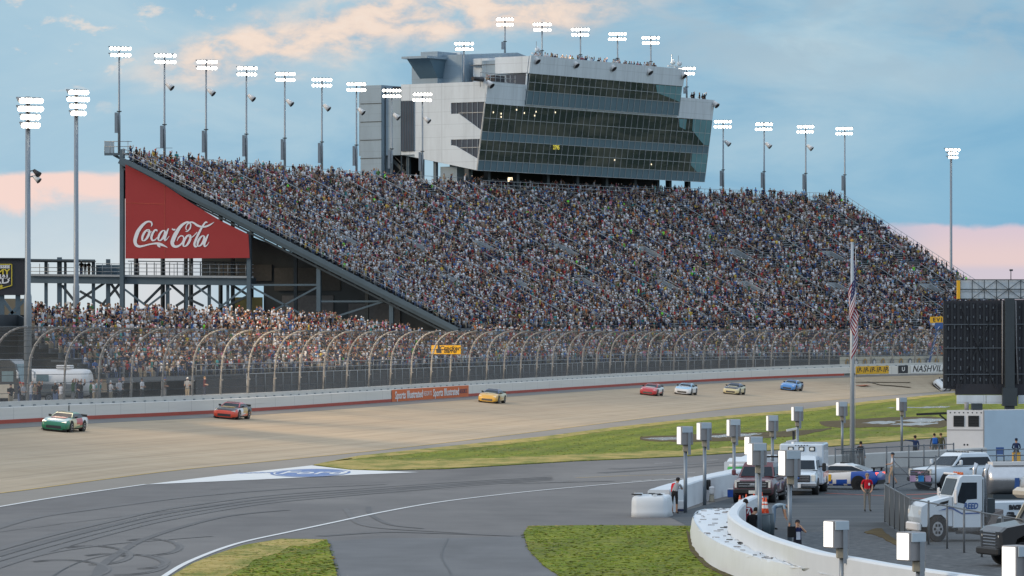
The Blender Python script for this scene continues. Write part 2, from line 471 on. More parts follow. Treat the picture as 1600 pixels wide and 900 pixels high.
gv = ramp(n_, mth(n_, 'ADD', mth(n_, 'MULTIPLY', s3.outputs[1], 1 / 24), mth(n_, 'MULTIPLY', noise(n_, mapping(n_, t_.outputs['UV'], (.012, .1, 1)), 1.0, 3), .15)), [(.18, 0.0), (.34, 1.0), (.55, 1.0), (.75, 0.0)])
c_ = mixc(n_, mth(n_, 'MULTIPLY', gv, .22), c_, (.24, .19, .14))
sq = ramp(n_, noise(n_, mapping(n_, t_.outputs['UV'], (.03, 2.2, 1), (0, 0, 0), (5, 2, 0)), 1.0, 7, .7), [(.5, 0.0), (.72, .5)]); c_ = mixc(n_, sq, c_, (.22, .18, .135))
n_.links.new(c_, b_.inputs['Base Color'])
# ------------------------------------------------------------------ ground sheets
mb = MB(); mb.quad((-6000, -3000, -.03), (6000, -3000, -.03), (6000, 9000, -.03), (-6000, 9000, -.03)); mb.build('ground', 'field')['kind'] = 'structure'
YEL = smooth_pts([(-900, 900), (-400, 815), (-150, 786), (0, 771), (150, 751), (277, 735), (412, 722), (600, 703), (780, 682), (960, 659.5), (1060, 647.5), (1160, 636.5), (1250, 629.5), (1360, 620), (1480, 611), (1600, 604), (1800, 594), (2100, 583), (2700, 570)], 5)
YELW = [G(p[0], p[1]) for p in YEL]
lot = [(p.x, p.y) for p in YELW] + [(150, 640), (150, -60), (-150, -60), (-90, 120)]
flat_sheet('pit_road', lot, 0.0, 'asphalt')
# track: loft from the yellow line to the wall foot
Wl = [(u, tp(u, 0, wz(u))) for u in np.linspace(UMIN, UMAX, 120)]
def resample(pts, n):
    L = [0]
    for a, b in zip(pts, pts[1:]): L.append(L[-1] + (V(b) - V(a)).length)
    q = np.linspace(0, L[-1], n)
    return np.array([[np.interp(x, L, [p[k] for p in pts]) for k in range(3)] for x in q])
# pair wall points with the nearest yellow-line points
ya = resample([(p.x, p.y, 0.0) for p in YELW], 900)
mb = MB(); NR = 14; rows = []; uvs = []
last = 0
for u, p in Wl:
    q, ph = line(u); n = np.array((math.cos(ph), -math.sin(ph)))
    dlt = ya[:, :2] - np.array((p.x, p.y)); along = dlt @ np.array((math.sin(ph), math.cos(ph)))
    i = int(np.argmin(np.abs(along) + 0.02 * np.abs(dlt @ n))); i = max(i, last); last = i
    e = ya[i]; row = []
    for k in range(NR + 1):
        t = k / NR; z = p.z * (1 - t) ** 1.15 + 0.012 * t
        row.append((p.x + (e[0] - p.x) * t, p.y + (e[1] - p.y) * t, z))
    rows.append(row); uvs.append(u)
mb.add([v for r in rows for v in r], [(a * (NR + 1) + k, a * (NR + 1) + k + 1, (a + 1) * (NR + 1) + k + 1, (a + 1) * (NR + 1) + k) for a in range(len(rows) - 1) for k in range(NR)], 0, True)
TRK = rows; TRU = uvs
tr = mb.build('race_track', 'concrete_track'); tr['kind'] = 'structure'
uvl = tr.data.uv_layers.new(name='UVMap')
for lp in tr.data.loops:
    a, k = divmod(lp.vertex_index, NR + 1)
    uvl.data[lp.index].uv = (TRU[a], k * 22 / NR)

def track_at(px, py):
    """nearest point of the banked track on a sight line"""
    best = None
    for r in TRK:
        for k in range(NR):
            for t in (0, .25, .5, .75):
                p = V(r[k]).lerp(V(r[k + 1]), t); s = proj(p)
                d = (s[0] - px) ** 2 + 9 * (s[1] - py) ** 2
                if best is None or d < best[0]: best = (d, p)
    return best[1]

def Gs(px, z=0.0): return [tuple(G(a, b, z))[:2] for a, b in px]
# apron between the yellow line and the grass / white line
APR = [(1800, 598), (1600, 608), (1480, 616), (1360, 627.5), (1250, 641), (1160, 648.5), (1060, 657.5), (960, 668.5), (850, 683), (700, 698.5), (560, 713), (490, 727), (360, 742), (228, 757.5), (100, 776), (0, 792), (-200, 826), (-500, 890)]
apr = [tuple(p)[:2] for p in YELW if -500 < proj(p)[0] < 1800] + Gs(APR)
flat_sheet('apron', apr, .006, 'apron')
ribbon('track_edge_line', [tuple(p) for p in YELW], .16, .024, 'line_yellow')
ribbon('pit_blend_line', smooth_pts(Gs([(-400, 868), (-200, 827), (0, 792), (100, 775.5), (228, 757)])), .25, .02, 'line_white')
ribbon('pit_edge_line', smooth_pts(Gs([(225, 925), (258, 900), (300, 876), (370, 850), (450, 832), (520, 817), (600, 800), (700, 783), (850, 766), (1000, 753), (1060, 748.5), (1140, 741), (1230, 733)])), .22, .02, 'line_white')
for a, b in (((985, 740), (1086, 739)), ((1023, 724.5), (1050, 723.5)), ((1104, 719.6), (1122, 718.8)), ((987, 752.5), (1003, 751.5)), ((1006, 751), (1018, 750.3)), ((1022, 749.6), (1038, 748.8)), ((1075, 745.5), (1110, 744))):
    ribbon('road_marking', Gs([a, b]), .14, .021, 'line_white')
ribbon('yellow_marking', Gs([(900, 747), (980, 743.5), (1068, 741.6)]), .14, .02, 'line_yellow')

def turf(name, px, z=.012, m='turf', th=.03):
    return flat_sheet(name, Gs(px), z, m, th)
GRASS = [(490, 727), (560, 713), (700, 698), (850, 682.5), (960, 668), (1060, 657), (1160, 648), (1250, 640.5), (1360, 627), (1480, 615), (1600, 607), (1800, 596), (1800, 664), (1600, 675), (1480, 683), (1400, 690), (1300, 698), (1200, 704.5), (1130, 709.5), (1060, 714), (900, 721), (800, 727), (700, 733), (600, 735.5), (545, 734)]
turf('grass_verge', GRASS)
dry = lambda nm, px, th=.045: flat_sheet(nm, Gs(px), .012, 'dry_turf', th)
def jag(a, amp, k=7):
    r = random.Random(len(a) * 7 + int(a[0][0])); o = []
    for p in smooth_pts(a, k): o.append((p[0], p[1] + r.uniform(-amp, amp)))
    return o
dry('dry_grass', [(491, 727), (545, 734), (600, 735.3), (700, 732.7), (800, 726.7), (900, 720.7), (1060, 713.7), (1130, 709.2), (1200, 704.2), (1300, 697.7), (1400, 689.7), (1480, 682.7), (1600, 674.7)] + jag([(1600, 669.5), (1480, 676), (1400, 682), (1300, 688.5), (1200, 695.5), (1130, 700), (1060, 704.5), (900, 711), (800, 715), (700, 719.5), (600, 719), (545, 718.5)], 1.2))
dry('dry_grass', [(500, 725), (560, 713.2), (700, 698.2), (850, 682.7), (960, 668.2), (1060, 657.2), (1160, 648.2), (1250, 640.7), (1360, 627.2), (1480, 615.2), (1600, 607.2)] + jag([(1600, 610), (1480, 619), (1360, 631.5), (1250, 645), (1160, 652.5), (1060, 662), (960, 673), (850, 688.5), (700, 704.5), (560, 717.5)], .5))
def blot(nm, px, m, th):
    flat_sheet(nm, Gs(jag(px + [px[0]], .7, 6)[:-1]), .012, m, th)
blot('mud_patch', [(1000, 684), (1080, 680), (1160, 677), (1240, 674), (1300, 670), (1250, 681), (1180, 687), (1090, 691), (1010, 690)], 'mud', .05)
blot('mud_patch', [(1280, 660), (1350, 655), (1430, 652), (1478, 655), (1475, 668), (1400, 668), (1330, 669), (1290, 667)], 'mud', .05)
blot('puddle', [(1002, 686.5), (1040, 684), (1080, 685), (1060, 688), (1030, 688.5)], 'puddle', .056)
blot('puddle', [(1100, 683.5), (1140, 680), (1190, 678.5), (1170, 682), (1130, 684.5)], 'puddle', .056)
blot('puddle', [(1345, 662), (1380, 659), (1400, 660.5), (1385, 663.5)], 'puddle', .056)
blot('puddle', [(1395, 658.5), (1440, 655), (1476, 656.5), (1450, 660.5)], 'puddle', .056)
blot('puddle', [(1390, 664.5), (1430, 661.5), (1466, 662), (1440, 665.5)], 'puddle', .056)
blot('puddle', [(1385, 638), (1440, 636.5), (1480, 636), (1478, 637.4), (1420, 638.6)], 'puddle', .056)
turf('grass_island', [(205, 935), (262, 905), (300, 882), (335, 868), (380, 853), (440, 843), (511, 844), (517, 866), (524, 890), (535, 940)])
dry('dry_grass', [(208, 935), (264, 905), (302, 882), (337, 868), (380, 853.8), (440, 843.8), (509, 845)] + jag([(490, 852), (455, 856), (430, 868), (400, 876), (380, 890), (350, 905), (345, 935)], 1.5), .04)
turf('grass_island', [(818, 834), (826, 823), (900, 822), (1000, 822), (1082, 823), (1082, 850), (1104, 872), (1150, 897), (1220, 930), (930, 935), (890, 910), (850, 885), (826, 860)])
flat_sheet('dirt_rim', Gs([(1072, 830), (1083, 838), (1086, 850), (1106, 872), (1150, 896), (1185, 912), (1150, 912), (1100, 886), (1078, 862)]), .012, 'mud', .042)
# painted corner with the sponsor oval
WH = [(228, 757.5), (360, 741.5), (487, 727.6), (545, 734.3), (655, 738.2), (560, 742), (400, 750)]
flat_sheet('painted_corner', Gs(WH), .020, 'line_white')
cx_, cy_ = 485, 739.5
ov = [(cx_ + 63 * math.cos(a), cy_ - 1.2 * math.cos(a) + 6.2 * math.sin(a)) for a in np.linspace(0, 2 * math.pi, 40, endpoint=False)]
mat('paint_blue', (.13, .21, .42), .7, var=.15)
flat_sheet('painted_oval', Gs(ov), .030, 'paint_blue')
def ground_text(s, size, px, m, ang, z=.040, sy=1.0, **kw):
    me = text_mesh(s, size, **kw).copy(); me.name = 'painted_lettering'; me.transform(Matrix.Rotation(-math.pi / 2, 4, 'X')); me.transform(Matrix.Diagonal((1, sy, 1, 1)))
    me.materials.append(MATS[m]); o = link('painted_lettering', me, None); p = G(*px); o.location = (p.x, p.y, z); o.rotation_euler = (0, 0, ang); o['kind'] = 'structure'
    return o
def ring(nm, k, z, m):
    a = Gs([(cx_ + 63 * k * math.cos(t), cy_ - 1.2 * k * math.cos(t) + 6.2 * k * math.sin(t)) for t in np.linspace(0, 2 * math.pi, 41)])
    ribbon(nm, a, .11, z, m)
ring('painted_ring', .9, .036, 'line_white')
ground_text('Ford', 2.0, (485, 739.5), 'line_white', .03, sy=4.2, shear=.35, bold=.02)
ground_text('NASHVILLE', .80, (415, 739.3), 'paint_blue', .62, z=.032, sy=2.0, bold=.01)
ground_mat('asphalt_new', [(.3, (.115, .116, .118)), (.5, (.145, .146, .149)), (.7, (.175, .176, .178))], 0.5, rough=.85, streak=(.3, .1, 1), bump=.1)
flat_sheet('access_road', Gs([(512, 846), (600, 841), (700, 841), (815, 838), (850, 886), (890, 912), (930, 938), (540, 938)]), .010, 'asphalt_new')
mat('crack_seal', (.06, .058, .056), .6)
for px_ in ([(-50, 838), (200, 806), (420, 784), (640, 768), (900, 752)], [(60, 915), (120, 880), (200, 862)], [(540, 930), (528, 890), (515, 848)], [(700, 842), (690, 870), (705, 900), (700, 930)], [(330, 765), (520, 757), (760, 747), (960, 739)]): ribbon('sealed_crack', jag(px_, .5, 8) and [tuple(G(*q))[:2] for q in jag(px_, .35, 8)], .07, .018, 'crack_seal')
# tyre marks on the pit entry
def skid(px, w=.22, m='skid_faint', z=.014):
    ribbon('tyre_mark', smooth_pts(Gs(px), 8), w, z + random.uniform(0, .003), m)
for dy, mm in ((0, 'skid'), (7, 'skid_faint'), (-9, 'skid_faint'), (15, 'skid_faint')):
    skid([(-60, 885 + dy), (60, 850 + dy), (170, 822 + dy * .8), (260, 802 + dy * .7), (400, 781 + dy * .5), (540, 769 + dy * .4), (700, 757 + dy * .3), (860, 747 + dy * .2)], .5, mm)
skid([(-80, 850), (40, 812), (150, 795), (300, 776), (450, 764), (600, 757)], .6)
skid([(150, 905), (158, 885), (190, 862), (225, 843), (290, 822), (360, 806), (450, 797)], .35, 'skid')
skid([(-40, 900), (60, 868), (160, 852), (240, 845), (330, 838)], .3)
for cx0, cy0, rx, ry in ((140, 868, 60, 14), (230, 855, 48, 12), (180, 882, 75, 16), (95, 890, 70, 14), (215, 878, 42, 10)):
    for k in (0, 5):
        skid([(cx0 + (rx + k) * math.cos(a), cy0 + (ry + k * .3) * math.sin(a)) for a in np.linspace(-2.2, 1.6, 12)], .16, 'skid_faint' if k else 'skid')
skid([(540, 795), (545, 803), (560, 818), (600, 826), (700, 832), (800, 838)], .25, 'skid_faint')
skid([(575, 792), (580, 805), (610, 820), (660, 826)], .25, 'skid')
skid([(620, 765), (720, 757), (830, 755), (960, 752)], .4, 'skid')
skid([(960, 733), (1040, 728), (1120, 722)], 1.1, 'skid_faint'); skid([(940, 739), (1060, 731), (1150, 725)], .8, 'skid')
skid([(500, 838), (600, 832), (700, 834), (815, 838)], .6, 'skid')
def track_mark(px, w, m):
    ribbon_pts = [track_at(*p) for p in px]
    mbk = MB(); L = []; Rr = []
    for i, p in enumerate(ribbon_pts):
        d = ribbon_pts[min(i + 1, len(px) - 1)] - ribbon_pts[max(i - 1, 0)]; d.z = 0; d.normalize()
        n = V((-d.y, d.x, 0)) * w / 2
        L.append(p + n + V((0, 0, .05))); Rr.append(p - n + V((0, 0, .05)))
    n = len(L); mbk.add(L + Rr, [(i, n + i, n + i + 1, i + 1) for i in range(n - 1)])
    mbk.build('tyre_mark', m)['kind'] = 'structure'
mat('track_rubber', (.15, .12, .10), .8)
mat('track_orange', (.62, .22, .12), .8)
track_mark([(1352, 598), (1376, 600), (1400, 603), (1424, 605)], .7, 'track_rubber')
track_mark([(1340, 596), (1380, 597.5), (1420, 598.5)], .4, 'track_rubber')
track_mark([(1340, 601.5), (1356, 601)], 1.6, 'track_orange')
# darker lane of seal at the wall foot
mb = MB(); n = len(TRK); vs = []
for r in TRK:
    a, b = V(r[0]), V(r[1]).lerp(V(r[2]), .3)
    vs += [a + V((0, 0, .006)), a.lerp(b, .5) + V((0, 0, .02)), b + V((0, 0, .012))]
mb.add(vs, [(3 * i + k, 3 * i + k + 1, 3 * i + k + 4, 3 * i + k + 3) for i in range(n - 1) for k in range(2)])
mat('wall_lane', (.19, .18, .17), .8, var=.2, scale=.1)
mb.build('wall_lane', 'wall_lane')['kind'] = 'structure'
# outside ground behind the wall
mb = MB(); us = np.linspace(UMIN, UMAX, 60); a = [tp(u, .9, 2.9) for u in us]; b = [tp(u, 900, 2.9) for u in us]
mb.add(a + b, [(i, i + 1, 60 + i + 1, 60 + i) for i in range(59)]); mb.build('outer_ground', 'outer_soil')['kind'] = 'structure'
# working lot on the near right, and gravel by the curved wall
flat_sheet('pit_lot', Gs([(1042, 806), (1110, 787), (1170, 771), (1230, 752), (1300, 738), (1480, 728), (1700, 720), (1900, 1300), (1150, 1100), (1090, 830)]), .008, 'pit_lot')
flat_sheet('gravel_patch', Gs(jag([(1150, 840), (1230, 838), (1300, 822), (1370, 832), (1420, 852), (1600, 880), (1750, 1000), (1500, 1000), (1250, 890)], 3)), .012, 'gravel_lot')
ribbon('red_marking', Gs([(1290, 771), (1380, 775), (1480, 771)]), .35, .018, 'line_red')
ribbon('red_marking', Gs([(1400, 778), (1500, 781)]), .35, .018, 'line_red')
flat_sheet('mud_patch', Gs(jag([(1350, 833), (1374, 826), (1384, 834), (1404, 846), (1440, 858), (1432, 862), (1396, 851), (1372, 838), (1350, 833)], 1)[:-1]), .016, 'mud', .02)

# ragged tufts of grass on the near islands and the verge's edges
def inside(p, poly):
    r = False; n = len(poly); j = n - 1
    for i in range(n):
        if (poly[i][1] > p[1]) != (poly[j][1] > p[1]) and p[0] < (poly[j][0] - poly[i][0]) * (p[1] - poly[i][1]) / (poly[j][1] - poly[i][1]) + poly[i][0]: r = not r
        j = i
    return r
def tufts(px_poly, n, hh, dryf, y_lo, y_hi):
    """px_poly outlines an area of ground; dryf(px, py) gives the share of dry blades"""
    vs, fs, tn = [], [], []; xs = [q[0] for q in px_poly]; k = 0; rr = random.Random(3)
    while k < n:
        px, py = rr.uniform(min(xs), max(xs)), rr.uniform(y_lo, y_hi)
        if not inside((px, py), px_poly): continue
        k += 1; g = G(px, py, .03); dry_ = rr.random() < dryf(px, py)
        c = (.36 * rr.uniform(.85, 1.15), .30 * rr.uniform(.85, 1.1), .07) if dry_ else (.18 * rr.uniform(.8, 1.2), .23 * rr.uniform(.85, 1.15), .014)
        for q in range(2):
            a = rr.uniform(0, 6.28); w = rr.uniform(.06, .16); h = hh * rr.uniform(.5, 1.3); b = len(vs)
            vs += [(g.x - math.cos(a) * w, g.y - math.sin(a) * w, .035), (g.x + math.cos(a) * w, g.y + math.sin(a) * w, .035), (g.x + rr.uniform(-.08, .08) + math.cos(a) * w * .6, g.y + rr.uniform(-.08, .08), .035 + h), (g.x - math.cos(a) * w * .5, g.y + rr.uniform(-.08, .08), .035 + h * rr.uniform(.6, 1))]
            fs.append((b, b + 1, b + 2, b + 3)); tn += [*c, 1.0]
    me = bpy.data.meshes.new('grass'); me.from_pydata(vs, [], fs); a = me.attributes.new('tint', 'FLOAT_COLOR', 'FACE'); a.data.foreach_set('color', tn)
    me.materials.append(MATS['grass_blade']); return tag(link('grass', me), 'short rough grass growing on the infield', 'grass', kind='stuff')
mat_tint('grass_blade', .9)
I1 = [(205, 935), (262, 905), (300, 882), (335, 868), (380, 853), (440, 843), (513, 843), (519, 866), (526, 890), (537, 940)]
I2 = [(817, 834), (826, 822), (900, 821), (1000, 821), (1083, 822), (1080, 850), (1104, 872), (1150, 897), (1220, 930), (930, 935), (890, 910), (849, 885), (825, 860)]
tufts(I1, 2600, .022, lambda x, y: .85 if x < 380 + (y - 845) * -.2 else .25, 842, 925)
tufts(I2, 3600, .022, lambda x, y: .05 if y > 826 else .45, 820, 925)
tufts(GRASS, 5000, .025, lambda x, y: .3 if y < 700 and y > np.interp(x, [490, 850, 1160, 1480], [727, 690, 655, 622]) else .6, 606, 736)
# ------------------------------------------------------------------ materials of the stands
mat('steel_blue', (.085, .125, .155), .5, metal=.3, var=.2, scale=.8)
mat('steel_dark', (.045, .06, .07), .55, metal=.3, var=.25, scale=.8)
mat('galvanised', (.34, .37, .39), .45, metal=.5, var=.15, scale=2)
mat('aluminium', (.46, .48, .50), .4, metal=.55, var=.12, scale=1)
mat('deck', (.13, .14, .15), .8, var=.25, scale=.6)
mat('white_wall', (.74, .74, .72), .6, var=.06, scale=.35, bump=.03)
mat('concrete_wall', (.52, .52, .50), .8, var=.15, scale=.6)
mat('red_paint', (.40, .055, .03), .6, var=.2, scale=.5)
mat('tan_wall', (.17, .145, .10), .8, var=.15, scale=.4)
mat('olive_wall', (.17, .175, .08), .8, var=.15, scale=.4)
mat('dark_void', (.012, .014, .016), .8)  # near-black colour stands in for shade inside openings and recesses
mat('black_screen', (.028, .031, .036), .85, var=.3, scale=.5)
mat('dark_red_paint', (.35, .05, .03), .6)
mat_tint('clothes')
m, n_, b_ = new_nodes('barrier_white')
t_ = nd(n_, 'ShaderNodeTexCoord'); sp3 = n_.nodes.new('ShaderNodeSeparateXYZ'); n_.links.new(t_.outputs['Object'], sp3.inputs[0])
al = mth(n_, 'ADD', mth(n_, 'MULTIPLY', sp3.outputs[0], .34), mth(n_, 'MULTIPLY', sp3.outputs[1], .94))
cb = n_.nodes.new('ShaderNodeCombineXYZ'); n_.links.new(al, cb.inputs[0]); n_.links.new(sp3.outputs[2], cb.inputs[1])
c_ = mixc(n_, noise(n_, mapping(n_, cb.outputs[0], (.12, 3.5, 1)), 1.0, 7, .65), (.60, .58, .53), (.73, .71, .67))
sc_ = ramp(n_, noise(n_, mapping(n_, cb.outputs[0], (.05, 5, 1), (0, 0, 0), (3, 3, 0)), 1.0, 6, .7), [(.60, 0.0), (.72, .55)]); c_ = mixc(n_, sc_, c_, (.30, .28, .26))
jn = mth(n_, 'LESS_THAN', mth(n_, 'FRACT', mth(n_, 'MULTIPLY', al, .16)), .012); c_ = mixc(n_, mth(n_, 'MULTIPLY', jn, .6), c_, (.25, .25, .25))
n_.links.new(c_, b_.inputs['Base Color']); b_.inputs['Roughness'].default_value = .6


# ------------------------------------------------------------------ spectators
SHIRT = [((.72, .74, .79), 28), ((.38, .41, .45), 11), ((.022, .022, .025), 24), ((.025, .04, .10), 14), ((.07, .15, .38), 8), ((.22, .38, .60), 6), ((.42, .04, .04), 5), ((.16, .03, .04), 4),
         ((.58, .20, .06), 2), ((.40, .32, .22), 6), ((.06, .16, .06), 2), ((.62, .46, .08), 2), ((.22, .85, .07), .5), ((.62, .22, .32), 2), ((.06, .30, .32), 2), ((.14, .12, .10), 6)]
SK = [(.40, .235, .165), (.46, .29, .215), (.33, .19, .13), (.16, .09, .06), (.50, .33, .26)]
HAIR = [(.03, .022, .016), (.10, .06, .03), (.22, .14, .06), (.74, .74, .72), (.022, .022, .025), (.45, .04, .03), (.05, .08, .22), (.30, .26, .18)]
PANT = [(.03, .04, .07), (.025, .025, .028), (.28, .24, .18), (.10, .14, .24), (.20, .20, .20)]
SHC = np.array([c for c, w in SHIRT]); SHW = np.array([w for c, w in SHIRT], float); SHW /= SHW.sum()
SKC, HAC, PAC = np.array(SK), np.array(HAIR), np.array(PANT)

def figure(pose, arms=0, hat=True):
    """a small low spectator facing -y; returns verts, faces (quads), part index per face: 0 shirt 1 skin 2 hair 3 trousers 4 bare forearm"""
    vs, fs, pi = [], [], []
    def loops(ls, part, cap=True):
        n = len(ls[0]); b = len(vs)
        for l in ls: vs.extend(l)
        for i in range(len(ls) - 1):
            for k in range(n): fs.append((b + i * n + k, b + i * n + (k + 1) % n, b + (i + 1) * n + (k + 1) % n, b + (i + 1) * n + k)); pi.append(part)
        if cap and n == 4:
            e = b + (len(ls) - 1) * n
            fs.append((b + 3, b + 2, b + 1, b)); fs.append((e, e + 1, e + 2, e + 3)); pi.extend([part, part])
    def ell(c, rx, ry, n=6): return [(c[0] + rx * math.cos(2 * math.pi * k / n + .5), c[1] + ry * math.sin(2 * math.pi * k / n + .5), c[2]) for k in range(n)]
    def limb(p, q, r0, r1, part):
        p, q = V(p), V(q); M = basis(q - p)
        loops([[tuple(c + M @ V((0, y * r, z * r))) for y, z in ((-1, -1), (1, -1), (1, 1), (-1, 1))] for c, r in ((p, r0), (q, r1))], part)
    if pose == 'sit':
        z0 = .45; lean = -.04
        for s in (-1, 1):
            limb((s * .09, 0, z0), (s * .11, -.40, z0 + .03), .085, .065, 3); limb((s * .11, -.42, z0 + .02), (s * .11, -.40, .05), .06, .05, 3)
    else:
        z0 = .88; lean = 0.0
        for s in (-1, 1): limb((s * .09, 0, z0), (s * .10, 0, .04), .09, .06, 3)
    t = z0 + .55
    loops([ell((0, 0, z0 - .06), .16, .12), ell((0, lean * .5, z0 + .22), .17, .12), ell((0, lean, t - .10), .21, .12), ell((0, lean, t + .02), .09, .08)], 0, False)
    h = t + .17
    loops([ell((0, lean, t), .05, .055), ell((0, lean - .01, h - .10), .07, .085), ell((0, lean - .01, h), .08, .098)], 1, False)
    loops([ell((0, lean, h - .01), .084, .102), ell((0, lean, h + .07), .078, .094), ell((0, lean, h + .125), .03, .04)], 2, False)
    b = len(vs) - 6; fs.append((b, b + 1, b + 2, b + 3)); fs.append((b, b + 3, b + 4, b + 5)); pi += [2, 2]
    if hat: fs.append((len(vs), len(vs) + 1, len(vs) + 2, len(vs) + 3)); pi.append(2); vs.extend([(-.08, lean - .08, h + .02), (.08, lean - .08, h + .02), (.06, lean - .19, h), (-.06, lean - .19, h)])
    for s in (-1, 1):
        sh = (s * .21, lean, t - .05)
        a = arms if arms != 2 else (1 if s > 0 else 0)
        if a == 0: el, ha = (s * .25, lean - .03, t - .33), (s * .16, lean - .26, t - .42)
        elif a == 1: el, ha = (s * .30, lean - .10, t + .12), (s * .26, lean - .14, t + .40)
        else: el, ha = (s * .27, lean - .10, t - .30), (s * .08, lean - .20, t - .02)
        limb(sh, el, .055, .045, 0); limb(el, ha, .042, .032, 1)
    return np.array(vs), fs, np.array(pi)

FIGS = [figure('sit', 0), figure('sit', 0, False), figure('sit', 3), figure('stand', 0), figure('stand', 1), figure('stand', 2), figure('stand', 3, False), figure('stand', 0, False)]

def crowd_mesh(name, spots):
    """spots: (x, y, z, heading, scale, figure index). One mesh of many spectators, colours per person"""
    AV, AL, AT, AC = [], [], [], []; base = 0
    lens = []
    for k in range(len(FIGS)):
        S = np.array([s for s in spots if s[5] == k])
        if not len(S): continue
        fv, ff, fp = FIGS[k]; n = len(S); nv = len(fv)
        c, s_ = np.cos(S[:, 3]), np.sin(S[:, 3])
        X = fv[None, :, 0] * S[:, 4, None]; Y = fv[None, :, 1] * S[:, 4, None]; Z = fv[None, :, 2] * S[:, 4, None]
        out = np.stack([X * c[:, None] - Y * s_[:, None] + S[:, 0, None], X * s_[:, None] + Y * c[:, None] + S[:, 1, None], Z + S[:, 2, None]], -1)
        AV.append(out.reshape(-1, 3))
        fa = np.array(ff); AL.append((fa[None] + (np.arange(n) * nv)[:, None, None] + base).reshape(-1, 4)); base += n * nv
        sh = SHC[rng.choice(len(SHC), n, p=SHW)] * rng.uniform(.6, 1.08, (n, 1)); sk = SKC[rng.choice(5, n, p=[.3, .25, .2, .1, .15])]
        ha = HAC[rng.choice(8, n, p=[.2, .2, .1, .18, .16, .05, .06, .05])]; pa = PAC[rng.integers(0, 5, n)]
        pal = np.stack([sh, sk, ha, pa], 1)
        AC.append(pal[:, fp].reshape(-1, 3))
    v, l, c = np.concatenate(AV), np.concatenate(AL), np.clip(np.concatenate(AC), 0, 1)
    me = bpy.data.meshes.new(name)
    me.vertices.add(len(v)); me.vertices.foreach_set('co', v.ravel().astype(np.float32))
    me.loops.add(l.size); me.loops.foreach_set('vertex_index', l.ravel().astype(np.int32))
    me.polygons.add(len(l)); me.polygons.foreach_set('loop_start', (np.arange(len(l)) * 4).astype(np.int32)); me.polygons.foreach_set('loop_total', np.full(len(l), 4, np.int32))
    me.update(calc_edges=True)
    a = me.attributes.new('tint', 'FLOAT_COLOR', 'FACE')
    a.data.foreach_set('color', np.concatenate([c, np.ones((len(c), 1))], 1).ravel().astype(np.float32))
    me.materials.append(MATS['clothes'])
    return me

SHN = ['white', 'grey', 'black', 'navy', 'blue', 'light blue', 'red', 'maroon', 'orange', 'tan', 'green', 'yellow', 'neon green', 'pink', 'teal', 'brown']
_specs = {}
def spectator_mesh(fig, si, hi, seed=0):
    key = (fig, si, hi)
    if key not in _specs:
        fv, ff, fp = FIGS[fig]
        me = bpy.data.meshes.new('person'); me.from_pydata([tuple(p) for p in fv], [], ff)
        r = random.Random(hash(key) % 999)
        k_ = r.uniform(.5, .85); pal = [tuple(c * k_ for c in SHIRT[si][0]), r.choice(SK), HAIR[hi], r.choice(PANT)]
        a = me.attributes.new('tint', 'FLOAT_COLOR', 'FACE')
        a.data.foreach_set('color', [x for p in fp for x in (*pal[p], 1.0)])
        me.materials.append(MATS['clothes']); _specs[key] = me
    return _specs[key]
HN = ['dark hair', 'brown hair', 'fair hair', 'white cap', 'black cap', 'red cap', 'blue cap', 'straw hat']
NSPEC = 0
def spectator(p, hd, where, group, fig=None, si=None, scale=None):
    global NSPEC; NSPEC += 1
    fig = random.choice(range(8)) if fig is None else fig
    si = int(rng.choice(len(SHN), p=SHW)) if si is None else si
    hi = random.choice([0, 1, 2, 3, 3, 4, 4, 5, 6, 7])
    o = link('person', spectator_mesh(fig, si, hi), None, p, (0, 0, hd)); sc = scale or random.uniform(.95, 1.06); o.scale = (sc, sc, sc)
    return tag(o, f"{'seated' if fig < 3 else 'standing'} spectator, {SHN[si]} top, {HN[hi]}, {where}", 'person', f"{group}, {SHN[si]} top, {HN[hi]}, {'seated' if fig < 3 else 'standing'}")

# ------------------------------------------------------------------ the main grandstand
def face_in(u): return head(u) and math.pi / 2 + math.pi / 2 - head(u) - math.pi / 2     # placeholder, replaced below
def hd_in(u):
    ph = head(u)            # figures face -y in their own frame; turn them to look towards the track
    n = V((math.cos(ph), -math.sin(ph)))
    return math.atan2(n.y, n.x) + math.pi / 2

U0, U1, OFF0, OFF1, NROW = 0.0, 165.0, 20.0, 62.0, 60
Z0, RISE, RUN = 8.75, 20.8 / 60, 42.0 / 60
US = np.linspace(U0, U1, 70)
def deck_mesh(rows, u_of_row, off0, z0, rise, run, name, m, parent, n=70):
    mb = MB()
    for r in range(rows):
        ua, ub = u_of_row(r); us = np.linspace(ua, ub, n)
        o, z = off0 + r * run, z0 + r * rise
        a = [tp(u, o, z - rise) for u in us]; b = [tp(u, o, z) for u in us]; c = [tp(u, o + run, z) for u in us]
        mb.add(a + b + c, [(i, i + 1, n + i + 1, n + i) for i in range(n - 1)] + [(n + i, n + i + 1, 2 * n + i + 1, 2 * n + i) for i in range(n - 1)])
    return mb.build(name, m, parent)
def bench_mesh(rows, u_of_row, off0, z0, rise, run, parent, n=70):
    mb = MB()
    for r in range(rows):
        ua, ub = u_of_row(r); us = np.linspace(ua + .3, ub - .3, n); o, z = off0 + r * run + .42, z0 + r * rise + .43
        A = [tp(u, o, z) for u in us]; B = [tp(u, o + .28, z) for u in us]; A2 = [p - V((0, 0, .07)) for p in A]
        mb.add(A + B + A2, [(i, i + 1, n + i + 1, n + i) for i in range(n - 1)] + [(i, 2 * n + i, 2 * n + i + 1, i + 1) for i in range(n - 1)])
    o = mb.build('bench', 'aluminium', parent); o['kind'] = 'stuff'
    return o
stand = thing('grandstand', 'tall packed grandstand with slanting ends above the front stretch', 'grandstand', tp(80, 40, 2.9))
